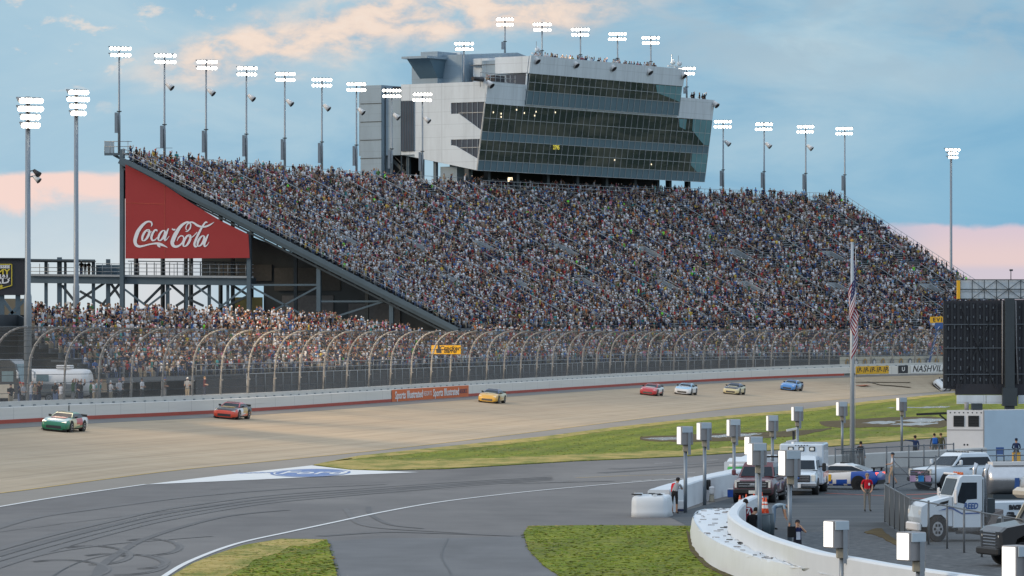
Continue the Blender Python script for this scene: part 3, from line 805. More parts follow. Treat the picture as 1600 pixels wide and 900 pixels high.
inv = lambda o, root: (setattr(o, 'parent', root), setattr(o, 'matrix_parent_inverse', Matrix.Translation(root.location).inverted()))[0]
def under(root, *objs):
    """parent world-built meshes to an empty without moving them"""
    for o in objs:
        o.parent = root
        o.matrix_parent_inverse = (Matrix.Translation(root.location) @ root.rotation_euler.to_matrix().to_4x4()).inverted()
    return objs[0]
full = lambda r: (U0, U1)
o = deck_mesh(NROW, full, OFF0, Z0, RISE, RUN, 'seating_deck', 'deck', None); under(stand, o)
o = bench_mesh(NROW, full, OFF0, Z0, RISE, RUN, None); under(stand, o)
ZT = Z0 + NROW * RISE
# rear wall, underside, end trusses
mb = MB(); n = len(US)
a = [tp(u, OFF1, ZT - 5) for u in US]; b = [tp(u, OFF1, ZT - .4) for u in US]
mb.add(a + b, [(i, i + 1, n + i + 1, n + i) for i in range(n - 1)]); under(stand, mb.build('rear_wall', 'steel_dark'))
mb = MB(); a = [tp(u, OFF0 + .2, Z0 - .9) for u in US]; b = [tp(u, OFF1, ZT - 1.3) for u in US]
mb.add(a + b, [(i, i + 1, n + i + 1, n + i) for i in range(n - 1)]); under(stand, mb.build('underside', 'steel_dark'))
mb = MB(); mb.box((0, 0, 0), (1, 1, 1)); 
def edge_pt(u, t, dz=0.0, side=0.0): return tp(u + side, OFF0 + (OFF1 - OFF0) * t, Z0 + (ZT - Z0) * t + dz)
for u, sd in ((U0, -.35), (U1, .35)):
    mb = MB(); mb.bar(edge_pt(u, -.01, -.55, sd), edge_pt(u, 1.01, -.55, sd), .35, .85); under(stand, mb.build('end_beam', 'steel_blue'))
    mb = MB(); mb.bar(edge_pt(u, -.01, -1.35, sd), edge_pt(u, 1.0, -1.35, sd), .25, .22)
    for k in range(27):
        t = k / 26; mb.bar(edge_pt(u, t, -.9, sd), edge_pt(u, t, -1.35, sd), .16)
    under(stand, mb.build('end_truss', 'steel_dark'))
    mb = MB()
    for dz in (.55, 1.1): mb.tube([edge_pt(u, 0, dz, sd), edge_pt(u, 1, dz, sd)], .035, 6)
    for k in range(33): mb.tube([edge_pt(u, k / 32, -.1, sd), edge_pt(u, k / 32, 1.1, sd)], .035, 5)
    under(stand, mb.build('end_railing', 'galvanised'))
# stepped end steelwork: second stringer of the outer stair
mb = MB(); mb.bar(edge_pt(U0, 0, -.2, -1.5), edge_pt(U0, .99, -.2, -1.5), .22, .5)
for k in range(60): p = edge_pt(U0, k / 60, 0, -.9); mb.box(p, (1.1, .3, .05), -head(U0) + math.pi / 2)
under(stand, mb.build('end_stair', 'steel_blue'))
for u in np.linspace(U0 + 3, U1 - 1, 20):
    mb = MB(); mb.tube([tp(u, OFF1 - .4, 2.9), tp(u, OFF1 - .4, ZT - 1.2)], .28, 6); under(stand, mb.build('rear_column', 'steel_dark'))
# top railing
mb = MB()
for dz in (.5, 1.1): mb.tube([tp(u, OFF1 - .1, ZT + dz - .2) for u in US], .035, 5)
for u in np.linspace(U0, U1, 90): mb.tube([tp(u, OFF1 - .1, ZT - .3), tp(u, OFF1 - .1, ZT + .9)], .035, 5)
under(stand, mb.build('top_railing', 'galvanised'))
# aisles: handrails in the middle of each, and clear seats either side
AISLES = [U0 + 6 + k * (U1 - U0 - 12) / 15 for k in range(16)]
for k, ua in enumerate(AISLES):
    mb = MB()
    for t0, t1 in ((.02, .20), (.24, .44), (.50, .70), (.74, .97)):
        for dz in (.9,): mb.tube([edge_pt(ua, t0, dz + .15), edge_pt(ua, t1, dz + .15)], .06, 5)
        for q in np.linspace(t0, t1, 6): mb.tube([edge_pt(ua, q, 0), edge_pt(ua, q, .9)], .035, 4)
    under(stand, mb.build('aisle_handrail', 'galvanised'))
# tunnel mouths half way up, between the aisles
VOM = []
for k in range(15):
    ua = (AISLES[k] + AISLES[k + 1]) / 2
    for t in ((.46,) if k % 2 else (.22,)): VOM.append((ua, t))
for ua, t in VOM:
    o = OFF0 + (OFF1 - OFF0) * t; z = Z0 + (ZT - Z0) * t
    mb = MB()
    A, B = tp(ua - 1.3, o, z), tp(ua + 1.3, o, z); A2, B2 = tp(ua - 1.3, o + 3.4, z + 1.6), tp(ua + 1.3, o + 3.4, z + 1.6)
    for p, q in ((A, A2), (B, B2)): mb.bar(p + V((0, 0, .35)), q + V((0, 0, .35)), .14, .9)
    mb.bar(A2 + V((0, 0, .35)), B2 + V((0, 0, .35)), .14, .9)
    for p, q in ((A, A2), (B, B2), (A2, B2)): mb.tube([p + V((0, 0, 1.15)), q + V((0, 0, 1.15))], .035, 5)
    under(stand, mb.build('tunnel_parapet', 'galvanised'))
# columns and bracing visible at the open left end
def col_at(px, py_top, py_bot, off_u, w=.45, m='steel_blue'):
    pass
mb = MB()
ENDN = tp(U0, 1) - tp(U0, 0)          # direction of the end plane, along the rows
def endp(W, z, back=0.0): return tp(U0 + back, OFF0 + W, z)
for W_, top in ((42.2, ZT + 1.0), (26.2, Z0 + 26.2 / 42 * (ZT - Z0) - 1.4), (17.5, Z0 + 17.5 / 42 * (ZT - Z0) - 1.4), (8.5, Z0 + 8.5 / 42 * (ZT - Z0) - 1.4)):
    c = MB(); c.box((endp(W_, 2.9) + endp(W_, top)) / 2, (.5, .6, top - 2.9), -PH0); under(stand, c.build('column', 'steel_blue'))
for W_ in (36, 30, 22, 13): 
    top = Z0 + W_ / 42 * (ZT - Z0) - 1.4; c = MB(); c.box((endp(W_, 2.9, 5) + endp(W_, top, 5)) / 2, (.4, .4, top - 2.9), -PH0); under(stand, c.build('column', 'steel_dark'))
br = MB()
for (wa, za), (wb, zb) in (((42, 13.6), (36, 9.2)), ((36, 13.6), (42, 9.2)), ((33, 9), (26.2, 14)), ((33, 14), (26.2, 9)), ((26, 13.8), (17.5, 9.4)), ((26, 9.4), (17.5, 13.8)), ((17.5, 9.5), (8.5, 12.3)), ((26, 14), (17.5, 14)), ((17.5, 12.0), (8.5, 12.0)), ((26, 9.4), (8.5, 9.4))):
    br.bar(endp(wa, za, -.1), endp(wb, zb, -.1), .22, .22)
under(stand, br.build('brace', 'steel_blue'))
mat('panel_dark', (.085, .09, .09), .8, var=.3); mat('panel_grey', (.15, .16, .17), .8, var=.3)
# dark back of house under the deck
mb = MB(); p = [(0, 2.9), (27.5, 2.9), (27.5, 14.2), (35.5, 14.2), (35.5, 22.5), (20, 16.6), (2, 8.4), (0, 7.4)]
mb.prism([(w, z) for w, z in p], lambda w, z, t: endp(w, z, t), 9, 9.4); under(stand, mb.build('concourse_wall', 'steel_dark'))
for wa, wb, za, zb, m in ((26.4, 33.0, 14.6, 16.6, 'panel_dark'), (17.6, 26, 13.4, 16.2, 'panel_dark'), (27.6, 31.5, 9.0, 12.6, 'olive_wall'), (18.5, 25, 9.4, 12.8, 'panel_grey'), (10, 16.5, 9.3, 11.8, 'panel_grey')):
    c = MB(); c.box((endp(wa, za, 8.8) + endp(wb, zb, 8.8)) / 2, (abs(wb - wa), .2, zb - za), math.atan2(ENDN.y, ENDN.x)); under(stand, c.build('concourse_panel', m))

# banner on the stand's end
BAN_OFF = -.75
def banpt(px, py): return hit(px, py, endp(30, 15, BAN_OFF), V((math.sin(PH0), math.cos(PH0), 0)))
m, n_, b_ = new_nodes('banner_cloth')
b_.inputs['Roughness'].default_value = .75
t_ = n_.nodes.new('ShaderNodeTexCoord')
cc = mixc(n_, noise(n_, t_.outputs['Object'], .6, 4), (.52, .065, .070), (.58, .085, .085)); n_.links.new(cc, b_.inputs['Base Color'])
tr_ = n_.nodes.new('ShaderNodeBsdfTranslucent'); tr_.inputs['Color'].default_value = (.60, .16, .14, 1)
ms_ = n_.nodes.new('ShaderNodeMixShader'); ms_.inputs[0].default_value = .45
n_.links.new(b_.outputs[0], ms_.inputs[1]); n_.links.new(tr_.outputs[0], ms_.inputs[2])
n_.links.new(ms_.outputs[0], n_.nodes['Material Output'].inputs['Surface'])
mat('banner_white', (.72, .74, .78), .7, var=.04)
ban = thing('banner', 'large red banner with flowing white script hung from the slanting stand end', 'banner', banpt(292, 403))
mb = MB(); E_ = V((math.sin(PH0), math.cos(PH0), 0))
out_ = [(196, 257), (218, 268), (257, 289), (300, 318), (345, 345), (388, 366), (390, 403), (330, 403.5), (257, 404), (196, 404)]
mb.loft([[banpt(*p) for p in out_], [banpt(*p) + E_ * .03 for p in out_]]); cl = mb.build('cloth', 'banner_cloth'); under(ban, cl)
mb = MB()
for y in (317, 377): mb.bar(banpt(196, y) - E_ * .02, banpt(257, y + 2) - E_ * .02, .05, .05)
mb.bar(banpt(257.5, 289) - E_ * .02, banpt(257.5, 404) - E_ * .02, .05, .03)
under(ban, mb.build('seam', 'line_red'))
# the flowing script, drawn as swelling strokes
def zq(x, y): return (160 + x / 3.75, 200 + y / 3.75)
def stroke(mb, pts, k=7, d=.05):
    P_ = smooth_pts(pts, k); L, Rr = [], []
    for i, p in enumerate(P_):
        a, b = P_[max(i - 1, 0)], P_[min(i + 1, len(P_) - 1)]; dx, dy = b[0] - a[0], b[1] - a[1]; l = math.hypot(dx, dy) or 1
        w = p[2] / 2; L.append(banpt(*zq(p[0] - dy / l * w, p[1] + dx / l * w)) - E_ * d); Rr.append(banpt(*zq(p[0] + dy / l * w, p[1] - dx / l * w)) - E_ * d)
    n = len(P_); mb.add(L + Rr, [(i, n + i, n + i + 1, i + 1) for i in range(n - 1)])
def oval(mb, cx, cy, rx, ry, sl, w0, w1, d):
    pts = []
    for k in range(17):
        a = -math.pi / 2 + 2 * math.pi * k / 16
        yy = ry * math.sin(a); pts.append((cx + rx * math.cos(a) - yy * sl, cy + yy, w0 + (w1 - w0) * abs(math.cos(a))))
    stroke(mb, pts, 3, d)
mb = MB()
stroke(mb, [(286, 578, 3), (291, 566, 8), (287, 553, 9), (274, 548, 9), (256, 553, 12), (232, 574, 17), (210, 605, 21), (197, 638, 22), (192, 665, 20), (200, 686, 17), (218, 694, 13), (244, 690, 10), (275, 682, 9), (305, 677, 10), (325, 677, 13), (345, 683, 15), (363, 690, 9), (383, 701, 2)], 7, .050)
stroke(mb, [(322, 678, 8), (330, 690, 12), (340, 698, 4)], 5, .052)
oval(mb, 255, 628, 16, 33, .42, 5, 14, .054)
stroke(mb, [(322, 606, 5), (318, 598, 9), (307, 600, 11), (294, 620, 13), (288, 642, 13), (294, 658, 10), (308, 656, 7), (324, 640, 4)], 6, .056)
oval(mb, 348, 630, 15, 30, .42, 5, 13, .058)
stroke(mb, [(388, 588, 5), (376, 618, 13), (366, 646, 13), (368, 658, 9), (380, 650, 5), (392, 634, 3)], 6, .060)
stroke(mb, [(262, 602, 4), (276, 612, 6), (290, 606, 4)], 5, .062)
stroke(mb, [(408, 590, 7), (420, 597, 9), (428, 592, 6)], 4, .050)
stroke(mb, [(486, 606, 3), (500, 604, 7), (514, 588, 8), (518, 566, 8), (506, 552, 9), (486, 556, 12), (460, 576, 17), (436, 610, 22), (418, 646, 24), (410, 674, 21), (420, 692, 16), (440, 694, 12), (462, 680, 9), (476, 656, 8), (474, 636, 7), (460, 632, 7), (446, 644, 6), (438, 662, 3)], 7, .050)
stroke(mb, [(498, 600, 3), (490, 588, 6), (498, 566, 7), (516, 552, 8), (536, 556, 10), (556, 570, 13), (578, 578, 11), (604, 578, 10), (630, 568, 9), (655, 551, 2)], 7, .064)
oval(mb, 496, 660, 16, 34, .42, 5, 14, .056)
stroke(mb, [(502, 630, 4), (518, 642, 6), (536, 632, 5), (556, 610, 5)], 5, .066)
stroke(mb, [(616, 556, 6), (606, 552, 9), (590, 572, 11), (566, 616, 13), (546, 660, 14), (540, 684, 13), (548, 696, 9), (562, 686, 4)], 7, .058)
oval(mb, 578, 662, 15, 31, .42, 5, 13, .060)
stroke(mb, [(622, 622, 5), (608, 652, 13), (598, 680, 13), (602, 694, 9), (616, 684, 4), (626, 668, 2)], 6, .062)
under(ban, mb.build('script_lettering', 'banner_white'))

# ------------------------------------------------------------------ lower stand along the fence
UL0, UL1, LOFF0, LROW, LRUN, LRISE, LZ0 = -174.0, 205.0, 8.6, 13, .86, .40, 4.55
low = thing('lower_grandstand', 'low packed stand running behind the catch fence below the main stand', 'grandstand', tp(-60, 12, 2.9))
def lrow(r):
    return (UL0 - 2 + min(1.1 * r, 9) - 6 * (r > 8) * 0, UL1)
LEND = {7: 672, 8: 645, 9: 612, 10: 575, 11: 530, 12: 470}
LRUNS = lambda r: (u_of_px(46 + (max(0, 8 - r)) * 15, LOFF0 + r * LRUN), u_of_px(LEND[r], LOFF0 + r * LRUN) if r in LEND else UL1)
o = deck_mesh(LROW, LRUNS, LOFF0, LZ0, LRISE, LRUN, 'seating_deck', 'deck', None, 130); under(low, o)
o = bench_mesh(LROW, LRUNS, LOFF0, LZ0, LRISE, LRUN, None, 130); under(low, o)
LZT = LZ0 + LROW * LRISE
mb = MB(); us = np.linspace(UL0, LRUNS(12)[1], 40); n = len(us); a = [tp(u, LOFF0 + LROW * LRUN, 2.9) for u in us]; b = [tp(u, LOFF0 + LROW * LRUN, LZT) for u in us]
mb.add(a + b, [(i, i + 1, n + i + 1, n + i) for i in range(n - 1)]); under(low, mb.build('rear_wall', 'steel_dark'))
mb = MB(); us = np.linspace(-152, UL1, 120); n = len(us); a = [tp(u, LOFF0 - .05, 2.9) for u in us]; b = [tp(u, LOFF0 - .05, LZ0 - .1) for u in us]
mb.add(a + b, [(i, i + 1, n + i + 1, n + i) for i in range(n - 1)]); under(low, mb.build('front_wall', 'black_screen'))
mb = MB()
for dz in (.55, 1.05): mb.tube([tp(u, LOFF0 - .1, LZ0 + dz - .1) for u in us], .03, 5)
for u in us: mb.tube([tp(u, LOFF0 - .1, LZ0 - .1), tp(u, LOFF0 - .1, LZ0 + .95)], .03, 4)
under(low, mb.build('front_railing', 'galvanised'))
mb = MB(); mb.prism([(6, 2.9), (LROW * LRUN, 2.9), (LROW * LRUN, LZT), (6, LZ0 + 2.4)], lambda w, z, t: tp(LRUNS(12)[0] - .4 + t, LOFF0 + w, z), 0, .25); under(low, mb.build('end_wall', 'steel_dark'))
# screened barrier fence between the walkway and the wall
def run_fence(nm, lab, u0, u1, off, z0, h, m_post, m_panel, step):
    t = thing(nm, lab, 'fence', tp((u0 + u1) / 2, off, z0))
    us = np.arange(u0, u1, step)
    mb = MB(); a = [tp(u, off, z0 + .04) for u in us]; b = [tp(u, off, z0 + h) for u in us]; n = len(us)
    mb.add(a + b, [(i, i + 1, n + i + 1, n + i) for i in range(n - 1)]); under(t, mb.build('screen', m_panel))
    mb = MB()
    for zz in (z0 + h + .03,): mb.tube([tp(u, off - .03, zz) for u in us], .035, 5)
    under(t, mb.build('top_rail', m_post))
    for u in us:
        mb = MB(); mb.tube([tp(u, off - .05, z0), tp(u, off - .05, z0 + h + .05)], .035, 5); under(t, mb.build('post', m_post))
    return t
SCR = run_fence('screen_fence', 'black screened fence with pale top rail between crowd and track wall', -150, 78, 4.6, 2.9, 1.75, 'galvanised', 'black_screen', 3.0)

# ------------------------------------------------------------------ crowds
def seats(u_rows, off0, z0, rise, run, rows, fill, aisles, aw, skip=None, stand_p=.3, pitch=.455):
    out = []
    for r in range(rows):
        ua, ub = u_rows(r); o = off0 + r * run + .55; k = (RW + o) / RW
        u = ua + .6
        while u < ub - .5:
            step = pitch / (k if u > 0 else 1)
            u += step
            if any(abs(u - a) < aw for a in aisles): continue
            if skip and skip(u, r): continue
            if rng.random() > fill(u, r): continue
            st = rng.random() < stand_p
            f = int(rng.choice([3, 4, 5, 6, 7], p=[.42, .06, .10, .17, .25])) if st else int(rng.choice([0, 1, 2], p=[.5, .3, .2]))
            off = o - (.30 if st else 0) + rng.normal(0, .06)
            p = tp(u + rng.normal(0, .08), off, z0 + r * rise)
            out.append((p.x, p.y, p.z, hd_in(u) + rng.normal(0, .3), rng.uniform(.78, .93), f))
    return out
patchn = rng.random((60, 30))
def fillU(u, r):
    f = .93
    q = patchn[int(r) % 60 // 2, int(u / 6) % 30]
    if q > .95: f = .25
    elif q > .86: f = .62
    if u > 120 and 24 < r < 46 and q > .70: f *= .6
    return f
skU = lambda u, r: any(abs(u - a) < 1.5 and -.2 < (r / NROW - t) < .085 and (r / NROW - t) > 0 for a, t in VOM)
spU = seats(full, OFF0, Z0, RISE, RUN, NROW, fillU, AISLES, .85, skU)
# people standing along the top walkway
for u in np.arange(U0 + 1, U1 - 1, .9):
    if rng.random() < .42:
        p = tp(u + rng.normal(0, .2), OFF1 - .5, ZT - .35); spU.append((p.x, p.y, p.z, hd_in(u) + rng.normal(0, .8), rng.uniform(.9, 1.05), int(rng.choice([3, 4, 5, 6, 7]))))
tag(link('crowd', crowd_mesh('crowd', spU), None), 'dense crowd filling the rows of the tall main grandstand', 'crowd', kind='stuff')
LAISLE = [-150 + 12 * k for k in range(30)]
L2 = lambda r: (u_of_px(738, LOFF0 + (7 + r) * LRUN), UL1)
o = deck_mesh(2, L2, LOFF0 + 7 * LRUN, LZ0 + 7 * LRISE, LRISE, LRUN, 'seating_deck', 'deck', None, 90); under(low, o)
spL = seats(L2, LOFF0 + 7 * LRUN, LZ0 + 7 * LRISE, LRISE, LRUN, 2, lambda u, r: .93, LAISLE, .5, stand_p=.5)
spL += seats(LRUNS, LOFF0, LZ0, LRISE, LRUN, LROW, lambda u, r: .93 if u > -165 else .8, LAISLE, .5, stand_p=.5)
near = sorted(spL, key=lambda s: s[1])
NIND = 225
ind, rest = [], []
vis_l = [s for s in near if s[2] + 1.4 > H - .2 or True]
ind = near[:NIND]; rest = near[NIND:]
tag(link('crowd', crowd_mesh('crowd', rest), None), 'dense crowd in the low stand behind the catch fence', 'crowd', kind='stuff')
for s in ind:
    spectator(s[:3], s[3], 'at the low stand end', 'spectators at the end of the low stand', fig=s[5], scale=s[4])
# ------------------------------------------------------------------ outer wall: steel-and-foam barrier in front of a concrete wall
UW = np.linspace(UMIN, UMAX, 150)
def up_(u, off, h): return tp(u, off, wz(u) + h)
def wall_strip(nm, prof, m, us, parent, mi=None):
    mb = MB(); k = len(prof)
    vs = [up_(u, o, h) for u in us for o, h in prof]
    mb.add(vs, [(i * k + j, i * k + j + 1, (i + 1) * k + j + 1, (i + 1) * k + j) for i in range(len(us) - 1) for j in range(k - 1)])
    return under(parent, mb.build(nm, m))
wall = thing('race_wall', 'long white safety barrier with a red foot along the outside of the track', 'wall', tp(0, 0, 0))
wall_strip('barrier', [(-.02, .27), (-.02, 1.10), (.10, 1.14), (.45, 1.14)], 'barrier_white', UW, wall)
wall_strip('backing_wall', [(.46, -.1), (.46, 1.50), (.92, 1.50), (.92, 0)], 'concrete_wall', UW, wall)
US1 = UW[UW < u_of_px(1327, 0)]
wall_strip('red_foot', [(-.05, -.25), (-.05, .27), (.0, .275)], 'red_paint', US1, wall)
US2 = UW[UW >= u_of_px(1322, 0)]
wall_strip('white_foot', [(-.03, -.25), (-.03, .27), (.0, .275)], 'barrier_white', US2, wall)
mb = MB()
for u in np.arange(UMIN + 4, UMAX - 4, 2.7):
    mb.box(up_(u, .45, 1.20), (.5, .06, .07), -head(u) + math.pi / 2)
under(wall, mb.build('strap', 'steel_blue'))['kind'] = 'stuff'
mb = MB(); u = u_of_px(107, 0); mb.box(up_(u, -.04, .78), (.10, .05, .62), -head(u) + math.pi / 2); under(wall, mb.build('joint_post', 'steel_dark'))
# boards fixed to the wall
def wall_sign(nm, lab, px0, px1, h0, h1, m, texts, bordr=None):
    u0, u1 = u_of_px(px0, 0), u_of_px(px1, 0)
    t = thing(nm, lab, 'sign', up_((u0 + u1) / 2, 0, 0))
    us = np.linspace(u0, u1, 14)
    wall_strip('board', [(-.075, h0), (-.09, h1), (-.03, h1 + .01)], m, us, t)
    L = sum((tp(b, 0) - tp(a, 0)).length for a, b in zip(us, us[1:]))
    for s, frac, size, mm, kw in texts:      # each word is bent along the wall
        kw = dict(kw); sx = kw.pop('sx', 1.0); dz = kw.pop('dz', 0)
        o = lettering(s, size, mm, None, None, **kw); uc = u0 + (u1 - u0) * frac
        for v in o.data.vertices:
            v.co = up_(uc + v.co.x * sx, -.105 + v.co.y, (h0 + h1) / 2 + dz + v.co.z)
        under(t, o)
    return t
mat('sign_orange', (.62, .13, .025), .6, var=.06)
mat('sign_yellow', (.75, .42, .015), .6, var=.06)
mat('sign_black', (.02, .022, .03), .6)
mat('sign_white', (.74, .74, .74), .6, var=.04)
mat('sign_navy', (.025, .035, .10), .6)
wall_sign('wall_banner', 'orange sponsor board with white lettering fixed to the track wall', 611, 731, .0, 1.12, 'sign_orange',
          [('Sports Illustrated', .21, 1.0, 'sign_white', dict(sx=1.62, bold=.025)), ('RESORTS', .445, .62, 'sign_white', dict(sx=1.35)), ('Sports Illustrated', .69, 1.0, 'sign_white', dict(sx=1.62, bold=.025)), ('RESORTS', .925, .62, 'sign_navy', dict(sx=1.35))])
wall_sign('wall_banner', 'yellow sponsor board with five dark marks on the far wall', 1336, 1388, .1, 1.18, 'sign_yellow',
          [('1P-', .1 + .2 * k, 1.0, 'sign_black', dict(shear=.3, bold=.02, sx=1.3)) for k in range(5)])
wall_sign('wall_banner', 'black wall board with a white shield mark before the track name', 1403, 1418, .1, 1.18, 'sign_black', [('U', .5, .8, 'sign_white', dict(bold=.02, sx=1.6))])
wall_sign('wall_banner', 'white wall with black speedway name along the start line', 1422, 1540, .1, 1.18, 'sign_white',
          [('NASHVILLE', .27, 1.25, 'sign_black', dict(shear=.25, sx=1.55, bold=.015, space=1.05)), ('SUPERSPEEDWAY', .76, 1.25, 'sign_black', dict(shear=.25, sx=1.3, bold=.015))])

# ------------------------------------------------------------------ catch fence
mat('fence_post', (.31, .31, .31), .5, metal=.3, var=.12)
m, n_, b_ = new_nodes('fence_mesh')
b_.inputs['Base Color'].default_value = (.36, .36, .36, 1); b_.inputs['Roughness'].default_value = .6
tb = n_.nodes.new('ShaderNodeBsdfTransparent'); ms_ = n_.nodes.new('ShaderNodeMixShader')
t_ = n_.nodes.new('ShaderNodeTexCoord')
ff = mth(n_, 'ADD', mth(n_, 'MULTIPLY', noise(n_, t_.outputs['Object'], .25, 4), .12), .16)
n_.links.new(ff, ms_.inputs[0]); n_.links.new(tb.outputs[0], ms_.inputs[1]); n_.links.new(b_.outputs[0], ms_.inputs[2]); n_.links.new(ms_.outputs[0], n_.nodes['Material Output'].inputs['Surface'])
FPROF = [(0.0, 1.5), (-.05, 2.6), (-.10, 3.6), (-.22, 4.4), (-.55, 5.2), (-1.05, 5.8), (-1.6, 6.15), (-2.2, 6.35), (-2.75, 6.42)]
def fp(u, k):
    o, h = FPROF[k]; z0 = wz(u); top = H + .12 + max(0, min(1, u / 60)) * .12 + max(0, min(1, (-150 - u) / 80)) * .28
    return tp(u, .75 + o * 1.0, z0 + 1.5 + (h - 1.5) / 4.92 * (top - z0 - 1.5))
fence = thing('catch_fence', 'tall catch fence of curved posts and mesh topping the track wall', 'fence', tp(0, .75, 1))
posts = list(np.arange(-296, 0, 8.3)) + list(np.arange(3.5, 215, 6.2))
for u in posts:
    mb = MB(); mb.tube([fp(u, k) for k in range(len(FPROF))], [.105, .10, .095, .09, .085, .085, .08, .08, .08], 6)
    for k in range(1, 8): mb.box(fp(u, k) + V((.1, -.1, 0)), (.14, .22, .08), -head(u))
    under(fence, mb.build('post', 'fence_post'))
mb = MB(); UF = np.linspace(-300, 218, 140); k = len(FPROF)
mb.add([fp(u, j) for u in UF for j in range(k)], [(i * k + j, i * k + j + 1, (i + 1) * k + j + 1, (i + 1) * k + j) for i in range(len(UF) - 1) for j in range(k - 1)], 0, True)
under(fence, mb.build('mesh', 'fence_mesh'))
mb = MB()
for h in np.linspace(0.06, .99, 14):
    x = h * (k - 1); a = int(min(x, k - 2)); t = x - a
    mb.tube([fp(u, a).lerp(fp(u, a + 1), t) for u in UF[::2]], .018, 4)
under(fence, mb.build('cable', 'steel_dark'))['kind'] = 'stuff'
# yellow board hung on the fence
def fence_sign(lab, px, py0, py1, wpx, texts, off=.3):
    u = u_of_px(px, off); p = tp(u, off); Y = p.y
    a, b, c = at(px - wpx / 2, py0, Y), at(px + wpx / 2, py0, Y), at(px, py1, Y)
    t = thing('fence_sign', lab, 'sign', at(px, py1, Y))
    w, h = (b - a).length, a.z - c.z
    mb = MB(); mb.cbox((0, 0, h / 2), (w, .12, h), .02); mb.build('board', 'sign_yellow', t)
    for s, x, z, size, mm, kw in texts: lettering(s, size, mm, t, Matrix.Translation((x * w, -.075, z * h)), **kw)
    return t, w, h
t, w, h = fence_sign('yellow board with dark figure and lettering hung on the catch fence', 697, 539.5, 553.5, 46, [('Cracker', .12, .66, .62, 'sign_black', dict(shear=.2, bold=.01)), ('Barrel', .14, .34, .5, 'sign_black', dict(shear=.2, bold=.01))])
mb = MB()   # little seated figure by a barrel
mb.poly([(-.95, -.08, .12), (-.45, -.08, .12), (-.5, -.08, .5), (-.55, -.08, .62), (-.7, -.08, .95), (-.82, -.08, .9), (-.84, -.08, .55), (-1.0, -.08, .5)]); mb.build('figure_mark', 'sign_black', t)
t, w, h = fence_sign('yellow board with dark marks above the start line pole', 1467, 495, 504.5, 28, [('EVI', -.08, .5, .75, 'sign_black', dict(bold=.02, space=1.4))], off=1.5)
# leaning blue sign pole below it and pale sponsor panels along the foot of the stand
lean = thing('flag_stand', 'narrow blue and white starter stand leaning beside the fence', 'stand', tp(u_of_px(1455, 2.2), 2.2, 2.9))
mb = MB(); Y = tp(u_of_px(1458, 2.2), 2.2).y
mb.bar(at(1452, 566, Y), at(1466, 510, Y), .7, .25); mb.bar(at(1461, 509, Y), at(1475, 509, Y), .5, .9); under(lean, mb.build('tower', 'logo_blue'))
mb = MB()
for k in range(7): p, q = at(1454 + 1.8 * k, 556 - 7 * k, Y - .2), at(1457 + 1.8 * k, 552 - 7 * k, Y - .2); mb.bar(p, q, .5, .05)
under(lean, mb.build('stripe', 'sign_white'))
u0, u1 = u_of_px(1312, 3.2), u_of_px(1560, 3.2)
pan = thing('sponsor_wall', 'pale wall with round gold and grey emblems below the far stand', 'wall', tp((u0 + u1) / 2, 3.2, 2.9))
us = np.linspace(u0, u1, 20); mb = MB(); a = [tp(u, 3.2, 3.2) for u in us]; b = [tp(u, 3.2, 4.9) for u in us]; n = 20
mb.add(a + b, [(i, i + 1, n + i + 1, n + i) for i in range(n - 1)]); mat('cream_wall', (.55, .52, .42), .7); under(pan, mb.build('panel', 'cream_wall'))
mat('gold', (.45, .26, .05), .6); mat('emblem_grey', (.16, .18, .19), .6)
for i, px in enumerate(range(1324, 1480, 14)):
    u = u_of_px(px, 3.1); ph = head(u); mb = MB(); nn = (math.cos(ph), -math.sin(ph), 0)
    mb.disc(tp(u, 3.1, 4.05), nn, .62, 9); mb.disc(tp(u, 3.07, 4.1), nn, .3, 7, 1)
    under(pan, mb.build('emblem', ['gold' if i % 2 == 0 else 'emblem_grey', 'emblem_grey' if i % 2 == 0 else 'sign_white']))

# spectators on the walk between the buses and the fence
for px in (18, 25, 34, 46, 55, 58, 66, 74, 92, 100, 104, 108, 118, 124, 131, 137, 152, 157, 163, 178, 182, 187, 234, 258, 306, 330):
    u = u_of_px(px + random.uniform(-1, 1), 2.8); p = tp(u, random.uniform(2.2, 3.6), 2.9)
    spectator(p, hd_in(u) + random.gauss(0, .7), 'on the walk behind the catch fence', 'spectators behind the catch fence', fig=random.choice([3, 4, 5, 6, 7]))
for px in (420, 437, 530, 561, 655, 671, 745, 770, 800, 830, 862, 905, 960, 1010):
    u = u_of_px(px, 6.5); p = tp(u, random.uniform(5.6, 8.0), 3.4); 
    spectator(tp(u, 6.6, 2.9), hd_in(u) + random.gauss(0, .7), 'behind the black screened fence', 'spectators behind the black screened fence', fig=random.choice([3, 5, 6, 7]), si=random.choice([0, 0, 12, 6, 8, 4, 0]))
# ------------------------------------------------------------------ suite building above the stand
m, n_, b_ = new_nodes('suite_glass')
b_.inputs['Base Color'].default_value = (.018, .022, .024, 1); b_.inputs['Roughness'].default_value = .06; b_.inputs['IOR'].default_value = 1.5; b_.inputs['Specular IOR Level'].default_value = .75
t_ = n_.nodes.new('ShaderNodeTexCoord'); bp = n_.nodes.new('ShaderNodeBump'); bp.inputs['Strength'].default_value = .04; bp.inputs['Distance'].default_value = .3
cc = mixc(n_, ramp(n_, noise(n_, mapping(n_, t_.outputs['Object'], (.08, .08, .35)), 1.0, 7, .65, .5), [(.42, 0.0), (.62, 1.0)]), (.016, .027, .036), (.085, .085, .078)); n_.links.new(cc, b_.inputs['Base Color'])  # reflections in the glass put into the base colour as brownish patches
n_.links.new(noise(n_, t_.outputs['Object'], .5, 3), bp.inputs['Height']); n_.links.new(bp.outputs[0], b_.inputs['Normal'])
mat('spandrel', (.105, .17, .215), .25, var=.15, scale=.3)
mat('mullion', (.42, .45, .47), .4, metal=.4)
